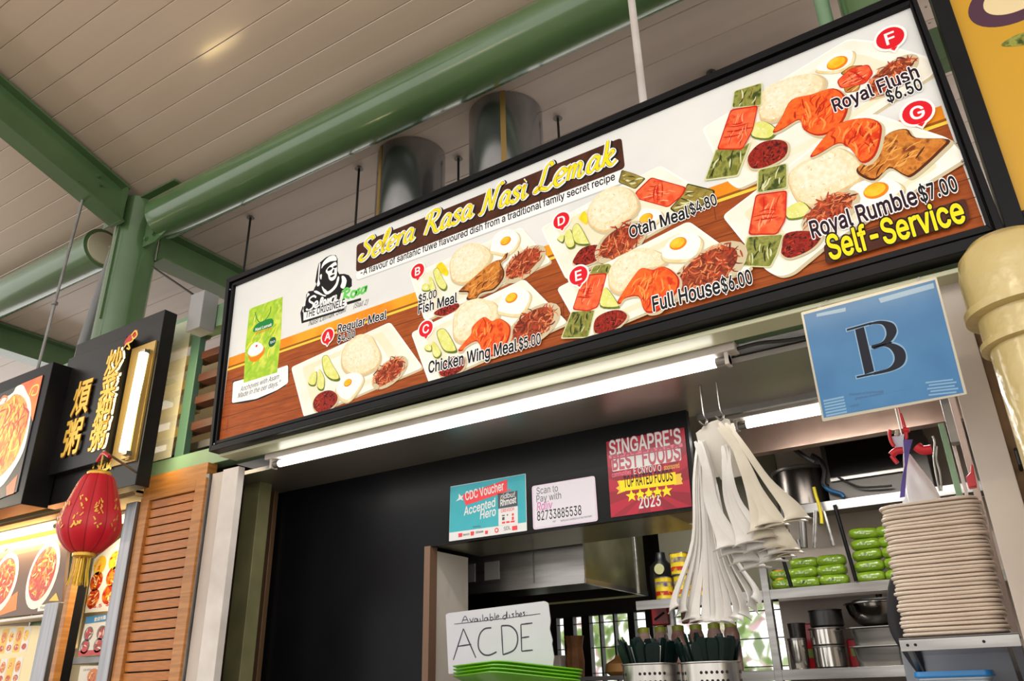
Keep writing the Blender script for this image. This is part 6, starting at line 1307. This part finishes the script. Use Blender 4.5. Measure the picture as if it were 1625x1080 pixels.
# yellow tins
def tin(label, loc, body, band, r=.048, h=.112, grp=None):
    t = thing('tin_can', label, 'tin', loc, grp); x, y, z = loc
    b = MB(); b.lathe([(r, z + .003), (r, z + h - .003)], (x, y, 0), body, 20); b.build('can_body', t, smooth=40)
    for zz in (z, z + h - .004):
        b = MB(); b.lathe([(r + .0015, zz), (r + .0015, zz + .004)], (x, y, 0), M_STEEL, 20); b.build('rim', t, smooth=40)
    b = MB(); b.lathe([(r + .0008, z + h * .18), (r + .0008, z + h * .36)], (x, y, 0), band, 20, (False, False)); b.lathe([(r + .0008, z + h * .56), (r + .0008, z + h * .78)], (x, y, 0), mat('tin_blue_band', (70, 60, 120), .3, c2=(210, 190, 60), scale=30), 20, (False, False)); b.build('label_band', t, smooth=40)
    return t
M_TY = mat('tin_yellow', (228, 196, 30), .25, .2, c2=(236, 210, 60), scale=18); M_TR = mat('tin_red_band', (176, 36, 30), .3, c2=(226, 180, 40), scale=34, lo=.5, hi=.6); M_TO = mat('tin_orange', (226, 120, 30), .25, c2=(240, 190, 50), scale=22)
ty = YS + .07
for lab, x, z in (('yellow tin on the shelf, leftmost of the bottom row', -1.602, 1.828), ('yellow tin on the shelf, middle of the bottom row', -1.497, 1.828), ('yellow tin on the shelf, bottom row behind the white bags', -1.392, 1.828), ('yellow tin stacked over the middle bottom tin', -1.505, 1.943), ('yellow tin of the upper row behind the white bags', -1.400, 1.943)):
    tin(lab, (x, ty, z), M_TY, M_TR, grp='yellow tins on the kitchen shelf')
tin('orange and yellow tin just right of the shelf post', (-.998, ty, 1.828), M_TO, M_TR, .036, .095)
t = thing('dark_jug', 'dark jug with a pale round label behind the yellow tins', 'jug', (-1.66, YS + .2, 1.828)); b = MB(); b.lathe([(.06, 1.828), (.068, 1.95), (.06, 2.02), (.03, 2.05), (.026, 2.09)], (-1.66, YS + .2, 0), M_BLACK, 20); b.build('jug_body', t, smooth=40); b = MB(); b.tube([(-1.645, YS + .135, 1.995), (-1.645, YS + .128, 1.995)], .028, mat('pale_label', (206, 204, 150), .4), 16); b.build('label_disc', t)
# lime packets
M_PK = mat('lime_packet', (138, 172, 44), .22, c2=(118, 152, 34), scale=14, bump=.3, bscale=30, coat=.5); M_PKW = mat('packet_print', (206, 226, 160), .3, c2=(80, 120, 50), scale=60)
b = MB(); vs = []; fs = []; n1, n2 = 12, 14
def se(a, e): c = math.cos(a); return math.copysign(abs(c) ** e, c)
def sn(a, e): c = math.sin(a); return math.copysign(abs(c) ** e, c)
for i in range(n1 + 1):
    a = -math.pi / 2 + math.pi * i / n1
    for k in range(n2): c = 2 * math.pi * k / n2; vs.append((.066 * sn(a, .5), .05 * se(a, .5) * se(c, .7), .0262 * se(a, .5) * sn(c, .7)))
for i in range(n1):
    for k in range(n2): fs.append((i * n2 + k, i * n2 + (k + 1) % n2, (i + 1) * n2 + (k + 1) % n2, (i + 1) * n2 + k))
b.add(vs, fs, M_PK); pk = b.build('lime_packet', smooth=60); tag(pk, '', 'packet')
b = MB()
for _ in range(7): a, c_ = rnd.uniform(-.035, .035), rnd.uniform(-.010, .010); b.box(a - .008, a + .008, -.0512, -.0495, c_ - .003, c_ + .003, M_PKW)
b.build('printed_mark', pk)
spots = [(x, 1.852 + .045 * j, 'lime green packet, %s end of the %s row in the three-row block' % (('left', 'right')[x > -.8], ('bottom', 'middle', 'top')[j]), 'lime packets in the three-row block') for j in range(3) for x in (-.878, -.752)] + [(-.985, 1.852 + .045 * j, '%s lime green packet squeezed between the orange tin and guard rod' % ('lower', 'upper')[j], 'lime packets by the orange tin') for j in range(2)]
spots += [(x, 1.852 + .049 * j, 'lime green packet, %s from the bottom on the %s side of the tall pile' % (ORD[j + 1], ('left', 'right')[x > -.5]), 'lime packets in the tall pile') for j in range(5) for x in (-.590, -.465)]
for i, (x, z, lab, g_) in enumerate(spots):
    o = pk if i == 0 else copy_tree(pk, (0, 0, 0))
    o.location = (x + rnd.uniform(-.008, .008), YS + .075 + rnd.uniform(-.008, .008), z); o['label'] = lab; o['group'] = g_; o.rotation_euler = (0, math.radians(rnd.uniform(-3, 3)), math.radians(rnd.uniform(-5, 5)))
# pots, bowl and pans on the lowest board
def lathe_thing(name, label, cat, loc, prof, m, parts=(), n=28):
    t = thing(name, label, cat, loc); b = MB(); b.lathe(prof, loc, m, n); b.build('vessel_body', t, smooth=40)
    for nm, pr, mm in parts: b = MB(); b.lathe(pr, loc, mm, n); b.build(nm, t, smooth=40)
    return t
M_POT = mat('polished_steel', (190, 186, 180), .16, .95); py = YS + .13
lathe_thing('cooking_pot', 'polished steel pot at the bottom of the pot pile', 'pot', (-.845, py, 1.474), [(.060, 0), (.073, .006), (.073, .092)], M_POT, (('rim', [(.0735, .088), (.076, .090), (.076, .094), (.0735, .096)], M_STEEL),))
lathe_thing('cooking_pot', 'polished steel pot in the middle of the pot pile', 'pot', (-.845, py, 1.571), [(.066, 0), (.074, .006), (.074, .074)], M_POT, (('rim', [(.0745, .070), (.081, .072), (.081, .077), (.0745, .078)], M_STEEL),))
lathe_thing('cooking_pot', 'black pot on top of the pot pile', 'pot', (-.835, py, 1.650), [(.068, 0), (.076, .008), (.074, .075)], mat('black_enamel', (30, 29, 29), .3), (('rim', [(.0745, .072), (.077, .073), (.077, .077), (.0745, .078)], M_BLACK),))
lathe_thing('steel_canister', 'round steel canister left of the pot pile', 'canister', (-.985, py - .02, 1.474), [(.040, 0), (.042, .004), (.042, .125)], M_POT, (('lid', [(.043, .125), (.043, .135), (.02, .140)], M_STEEL),))
lathe_thing('dark_mug', 'dark tumbler behind the steel canister', 'mug', (-1.0, py + .10, 1.474), [(.035, 0), (.045, .21)], mat('dark_tumbler', (48, 44, 42), .3))
for i, (x, z0, z1, lab) in enumerate(((-.94, 1.474, 1.68, 'tall red packet standing behind the steel canister'), (-.745, 1.474, 1.60, 'red packet between the pot pile and the steel pans'))):
    t = thing('red_packet', lab, 'packet', (x, py + .10, z0)); b = MB(); b.box(x - .035, x + .035, py + .09, py + .12, z0, z1, mat('red_packet_film', (186, 22, 34), .3, c2=(160, 16, 28), scale=12)); b.build('packet_body', t, bevel=.006); b = MB(); b.box(x - .022, x + .022, py + .087, py + .089, z0 + .05, z0 + .09, mat('packet_patch', (120, 140, 70), .4)); b.build('print_patch', t)
def pan(z, h, label):
    t = thing('steel_pan', label, 'pan', (-.615, py, z)); b = MB(); shell(b, [(.20, .17, .03, z), (.225, .2, .035, z + h - .008), (.255, .23, .04, z + h - .004), (.255, .23, .04, z + h), (.215, .19, .03, z + h)], M_STEEL); b.v = [(x - .615, y + py, zz) for x, y, zz in b.v]; b.build('pan_body', t, smooth=30)
pan(1.474, .085, 'stainless pan at the bottom, beside the pot pile'); pan(1.560, .078, 'stainless pan stacked under the mixing bowl')
t = thing('mixing_bowl', 'round stainless mixing bowl on top of the steel pans', 'bowl', (-.61, py, 1.639)); b = MB(); b.lathe([(.055, 0), (.09, .02), (.118, .06), (.128, .098), (.136, .101), (.136, .105), (.126, .104), (.11, .06), (.05, .01)], (-.61, py, 1.639), mat('dark_polished', (150, 146, 142), .15, 1.0), 36); b.build('vessel_body', t, smooth=50)
t = thing('bowl_lid', 'pale flat lid lying on the mixing bowl', 'lid', (-.58, py, 1.745)); b = MB(); b.lathe([(.12, 0), (.125, .004), (.12, .012), (.03, .02)], (-.585, py, 1.745), M_STEEL, 32); b.build('lid_disc', t, smooth=40); b = MB(); b.lathe([(.012, .019), (.016, .035)], (-.585, py, 1.745), M_BLACK, 12); b.build('knob', t, smooth=40)
# top board: stock pot, oven
t = thing('stock_pot', 'large dark steel stock pot on the top kitchen shelf', 'pot', (-.84, YS + .16, 2.207)); b = MB(); b.lathe([(.130, 2.207), (.138, 2.214), (.138, 2.40)], (-.84, YS + .16, 0), mat('dark_stock_pot', (96, 90, 86), .25, .9), 32); b.build('vessel_body', t, smooth=40); b = MB(); b.lathe([(.140, 2.39), (.146, 2.395), (.146, 2.405), (.10, 2.42), (.02, 2.425)], (-.84, YS + .16, 0), M_STEELD, 32); b.build('lid', t, smooth=40)
ov = thing('oven', 'black glass-fronted oven on the top kitchen shelf', 'oven', (-.5, YS + .15, 2.207)); b = MB(); b.box(-.70, -.24, YS + .02, YS + .30, 2.207, 2.50, mat('oven_case', (84, 80, 76), .4, .5)); b.build('oven_body', ov, bevel=.004)
b = MB(); b.box(-.675, -.34, YS + .008, YS + .02, 2.32, 2.475, mat('black_glass', (12, 12, 13), .08, coat=1)); b.build('door', ov, bevel=.002); b = MB(); b.box(-.675, -.34, YS - .004, YS + .008, 2.296, 2.31, M_STEEL); b.build('handle', ov)
for i, p in enumerate(([(-0.7365,3.98,2.4341),(-0.7013,3.98,2.3988),(-0.6902,3.98,2.3463),(-0.7055,3.98,2.2915),(-0.6908,3.98,2.268)], [(-0.7081,3.98,2.2848),(-0.6868,3.98,2.2533),(-0.638,3.98,2.2286),(-0.6284,3.98,2.2098)], [(-0.6363,3.98,2.3092),(-0.5614,3.98,2.2521),(-0.4933,3.98,2.2384),(-0.4123,3.98,2.233)])):
    b = MB(); b.tube(smooth_path(p, 4), (.012, .010, .005)[i], (M_CABLE, mat('blue_cable', (24, 90, 140), .4), M_CABLE)[i], 8); tag(b.build('shelf_cable', smooth=50), ('thick black cable drooping past the stock pot', 'bright blue cable tied to the top kitchen shelf', 'thin dark cable along the front of the oven')[i], 'cable')
dc_ = [(-0.8251,3.75,2.5152),(-0.7829,3.75,2.4392),(-0.7271,3.75,2.3731),(-0.6872,3.75,2.3387)]
b = MB(); b.tube(smooth_path([(dc_[0][0], 3.58, 2.61)] + dc_, 4), .012, M_CABLE, 8); tag(b.build('drop_cable', smooth=50), 'black cable hanging from the kitchen lamp to the top shelf', 'cable')
tg = thing('tongs', 'pair of long steel tongs hanging from a yellow tie', 'tongs', (-.74, 3.93, 1.99))
for a in ([(-0.7568,3.94,2.1584),(-0.792,3.94,1.9896)], [(-0.7222,3.94,2.1504),(-0.7068,3.94,1.9902)]): b = MB(); b.tube(a, .010, M_STEEL, 8, flat=.5); b.build('tong_arm', tg, smooth=50)
b = MB(); b.tube(smooth_path([(-0.7442,3.93,2.2664),(-0.7416,3.93,2.224),(-0.7358,3.93,2.1815),(-0.7344,3.93,2.1332),(-0.7383,3.93,2.0929)], 4), .008, mat('yellow_tie', (220, 200, 30), .5), 8); b.build('yellow_tie', tg, smooth=50)
for i, a in enumerate(([(-0.8271,3.97,2.1694),(-0.8441,3.97,1.9992)], [(-0.8677,3.97,2.0393),(-0.8651,3.97,1.9947)], [(-0.907,3.97,2.0922),(-0.9092,3.97,1.9961)])):
    b = MB(); b.tube(a, (.017, .010, .008)[i], M_STEELD, 10); tag(b.build('rolling_rod', smooth=50), ('thick grey rod hanging left of the tongs', 'short grey rod left of the thick rod', 'thin grey rod beside the white bags')[i], 'utensil')

# bags and ties hanging by the plates
yb_ = 2.96
wb = thing('white_sack', 'white plastic bag hanging behind the plate stack', 'bag', (-.22, yb_, 1.9))
pts = [(-0.2195,2.96,2.1612),(-0.2169,2.96,2.129),(-0.2112,2.96,2.069),(-0.1976,2.96,2.0191),(-0.1857,2.96,1.977),(-0.2714,2.96,1.9895),(-0.2586,2.96,2.0353),(-0.2413,2.96,2.0878),(-0.2312,2.96,2.128)]
b = MB(); P_ = smooth_path([(-.240, yb_, 2.118), (-.236, yb_, 2.07), (-.230, yb_, 2.02), (-.225, yb_, 1.94), (-.223, yb_, 1.86)], 5); nP = len(P_)
vs = []; fs = []; nn = 20
for i, p in enumerate(P_):
    r = .010 + .065 * (i / (nP - 1)) ** 1.1
    for k in range(nn): a = 2 * math.pi * k / nn; rr_ = r * (1 + .16 * math.cos(5 * a + 2 * p.z * 9)); vs.append((p.x + rr_ * math.cos(a), p.y + rr_ * .55 * math.sin(a), p.z))
for i in range(nP - 1):
    for k in range(nn): fs.append((i * nn + k, i * nn + (k + 1) % nn, (i + 1) * nn + (k + 1) % nn, (i + 1) * nn + k))
b.add(vs, fs, mat('thin_white_film', (224, 222, 224), .3, coat=.4)); b.build('sack_body', wb, smooth=60)
b = MB(); b.tube([(-.240, yb_, 2.11), (-.240, yb_, 2.16)], .009, M_WHITE, 10); b.build('neck', wb)
b = MB(); b.tube([(-.240, yb_, 2.15), (-.240, yb_, 2.452)], .0025, M_WHITE, 6); b.build('hanging_string', wb)
pu = thing('purple_strap', 'purple strap hanging against the white plastic bag', 'strap', (-.25, yb_ - .06, 1.9)); pq = [(-0.2337,2.1527),(-0.2051,2.1492),(-0.2214,2.1158),(-0.2422,2.0612),(-0.2555,2.0127),(-0.2686,1.9647),(-0.2841,1.9636),(-0.2695,2.0115),(-0.2467,2.0688)]
b = MB(); b.prism(pq, 2.895, 2.90, mat('purple_cloth', (64, 46, 120), .5, c2=(84, 64, 150), scale=12)); b.build('strap_body', pu)
b = MB(); b.tube([(pq[0][0] + .008, 2.898, pq[0][1] - .01), (pq[0][0] + .008, 2.898, 2.452)], .002, mat('red_string', (196, 26, 40), .45), 6); b.build('hanging_string', pu)
bt = thing('blue_tag', 'pale blue tag hanging among the red ties', 'tag', (-.26, 2.9, 2.05)); b = MB(); b.prism([(-0.2698,2.1741),(-0.2284,2.1769),(-0.2423,2.1253),(-0.2648,2.1223)], 2.91, 2.913, mat('pale_blue_tag', (192, 204, 222), .4)); b.build('tag_sheet', bt); b = MB(); b.tube([[(-0.2509,2.91,2.1741)][0], [(-0.2455,2.91,2.1925)][0]], .008, mat('grey_knob', (170, 162, 150), .5), 10); b.build('clip', bt)
M_RT = mat('red_string', (196, 26, 40), .45)
for i, (p, r) in enumerate((([(-0.2234,2.9,2.2462),(-0.2209,2.9,2.2207),(-0.2192,2.9,2.192),(-0.2204,2.9,2.1642),(-0.2255,2.9,2.1547)], .004), ([(-0.267,2.9,2.1959),(-0.2724,2.9,2.1774),(-0.2712,2.9,2.1525),(-0.2664,2.9,2.1377)], .006), ([(-0.2802,2.9,2.1088),(-0.2639,2.9,2.1198),(-0.2422,2.9,2.1195)], .012), ([(-0.1979,2.9,2.1254),(-0.1832,2.9,2.1091),(-0.1564,2.9,2.1078)], .016), ([(-0.2806,2.9,2.1071),(-0.2754,2.9,2.0941),(-0.2677,2.9,2.0791)], .007), ([(-0.2274,2.9,2.1901),(-0.2187,2.9,2.1867),(-0.2083,2.9,2.1847)], .009))):
    b = MB(); b.tube(smooth_path(p, 4), r, M_RT, 8); tag(b.build('red_tie', smooth=50), ('red string running up to the downstand', 'red loop beside the pale blue tag', 'thick red tie left of the purple strap', 'broad red bow right of the purple strap', 'red tail under the left tie', 'red knot above the purple strap')[i], 'string')
b = MB(); pq = [(-0.072,1.9438),(-0.0575,1.9562),(-0.051,1.9787),(-0.0464,1.9765),(-0.0508,1.9143),(-0.073,1.9118)]; b.prism(pq, 2.62, 2.65, mat('red_plastic', (200, 24, 36), .3)); tag(b.build('red_clip', bevel=.003), 'red plastic clip at the right end above the plates', 'clip')
# verticals at the right kitchen side
for nm, lab, q, y, m in (('trim_8', 'grey box section at the right kitchen wall', [(-0.0813,2.3546),(-0.0472,2.3469),(-0.0798,2.1437),(-0.1185,2.1472)], 3.0, M_STEELD), ('trim_9', 'pale green post at the right kitchen wall', [(-0.1239,2.2439),(-0.1077,2.1677),(-0.1121,2.006),(-0.1328,2.0091)], 3.1, M_GREENP), ('trim_10', 'white tube at the right kitchen wall', [(-0.1026,2.1565),(-0.0922,2.1546),(-0.0896,2.0271),(-0.0985,2.0148)], 3.05, M_WHITEP), ('trim_11', 'pale strip at the right kitchen wall', [(-0.0614,2.2983),(-0.047,2.2951),(-0.0573,1.9726),(-0.0822,1.9763)], 2.95, mat('pinkish_strip', (206, 186, 178), .5))):
    xs = sorted(p[0] for p in q); zs = [p[1] for p in q]; b = MB(); b.box((xs[0] + xs[1]) / 2, (xs[2] + xs[3]) / 2, y, y + .05, min(zs) if 'box' in lab else 1.25, max(zs), m); struct(b.build(nm, bevel=.002), lab)
for i, p in enumerate(([(-0.1544,3.2,2.189),(-0.1663,3.2,2.1426),(-0.1664,3.2,2.0911),(-0.1742,3.2,2.0271)], [(-0.1591,3.2,2.2276),(-0.1583,3.2,2.201),(-0.1742,3.2,2.1439),(-0.1805,3.2,2.0714),(-0.1804,3.2,2.028)])):
    b = MB(); b.tube(smooth_path(p, 4), .0035, M_STEEL, 8); tag(b.build('hanging_wire', smooth=50), ('curved steel wire hanging right of the white plastic bag', 'longer steel wire hanging beside the curved one')[i], 'wire')
b = MB(); b.lathe([(.02, 0), (.05, .03), (.045, .07), (.01, .09)], (-.115, 3.15, 1.90), mat('green_sponge', (120, 200, 30), .6, bump=.6, bscale=60), 14); tag(b.build('green_scourer', smooth=50), 'small lime green scourer above the plates', 'scourer')

# things on the back ledge by the window
b = MB(); b.box(-2.45, -1.30, 4.25, 4.45, 1.46, 1.48, M_STEELD); tag(b.build('back_ledge'), 'steel ledge below the kitchen window', 'ledge')
b = MB(); vs = []; P_ = [(.05, 1.481), (.056, 1.56), (.048, 1.64), (.06, 1.70)]; b.lathe([(r, z) for r, z in P_], (-2.29, 4.33, 0), mat('brown_paper', (150, 98, 56), .7, c2=(124, 78, 42), scale=12, bump=.5, bscale=20), 9); tag(b.build('paper_bag'), 'crumpled brown paper bag on the ledge left of the window', 'bag')
b = MB(); b.box(-2.46, -2.36, 4.28, 4.40, 1.481, 1.60, M_WALLK); tag(b.build('cardboard_tub', bevel=.006), 'pale box on the ledge beside the brown paper bag', 'box')
b = MB(); b.lathe([(.05, 1.481), (.075, 1.50), (.07, 1.54), (.02, 1.57), (.014, 1.585)], (-2.02, 4.33, 0), mat('tan_basket', (176, 126, 66), .6), 16); tag(b.build('tan_pot', smooth=40), 'tan lidded pot on the ledge under the window', 'pot')
jr = mat('jar_glass', (200, 170, 160), .15, c2=(170, 120, 110), scale=14, coat=.5); jl = mat('jar_lid_green', (170, 176, 50), .35)
for i, x in enumerate((-1.84, -1.74, -1.64, -1.54, -1.44, -1.35)):
    t = thing('sauce_jar', 'pink sauce jar with a yellow-green lid, %s from the left behind the spoons' % ORD[i + 1], 'jar', (x, 4.30, 1.48), 'sauce jars behind the spoons'); b = MB(); b.lathe([(.036, 1.48), (.040, 1.49), (.040, 1.66), (.030, 1.69)], (x, 4.30, 0), jr, 16); b.build('jar_body', t, smooth=40); b = MB(); b.lathe([(.032, 1.69), (.032, 1.715), (.012, 1.72)], (x, 4.30, 0), jl, 16); b.build('lid', t, smooth=40)
for x, z, c_, lab in ((-1.73, 1.722, (190, 30, 34), 'bright red packet standing on the sauce jars'), (-1.56, 1.722, (150, 74, 40), 'brown red packet standing on the sauce jars'), (-1.43, 1.722, (206, 150, 50), 'yellow packet standing on the sauce jars')):
    t = thing('spice_packet', lab, 'packet', (x, 4.30, z)); b = MB(); b.box(x - .05, x + .05, 4.28, 4.315, z, z + .10, mat('packet_%d' % c_[1], c_, .3, c2=tuple(int(v * .7) for v in c_), scale=14)); b.build('packet_body', t, bevel=.008); b = MB(); b.bar((x - .03, 4.278, z + .03), (x + .03, 4.278, z + .065), .002, .012, M_DARK); b.build('print_stripe', t)

# unseen hall lamps, added for light and ceiling streaks, on rods from the roof
for i, (x, y, z, lab) in enumerate(((-3.6, -1.2, 3.9, 'in the middle'), (-.6, -1.2, 3.9, 'on the right'), (-7.2, 1.3, 3.0, 'over the far left stalls'))):
    t = batten('added_hall_lamp' if i == 0 else 'added_hall_lamp.%03d' % i, 'added warm hanging hall tube lamp outside the picture, ' + lab, x - .6, x + .6, y, z, M_WARM2, 22, (1, .9, .72))
    for sx in (-.5, .5):
        b = MB(); b.tube([(x + sx, y, z + .07), (x + sx, y, roof_z(y) + .01)], .006, M_STEELD, 6); b.build('suspension_rod', t)
streak_led = thing('led_tube', 'added upright warm tube lamp on the noodle sign, outside the left edge', 'lamp', (-5.30, 2.12, 2.5))  # unseen lamp added so the ceiling planks reflect a streak
b = MB(); b.tube([(-5.30, 2.12, 2.50), (-5.30, 2.12, 3.12)], .034, M_WARM2, 14); b.build('tube', streak_led, smooth=50)
for z in (2.49, 3.11):
    b = MB(); b.box(-5.32, -5.28, 2.10, 2.156, z, z + .02, M_STEELD); b.build('end_clip', streak_led)
area('streak_led_light', (-5.30, 2.07, 2.81), (.05, .6), 5, (1, .82, .5), (math.radians(-90), 0, 0), streak_led)
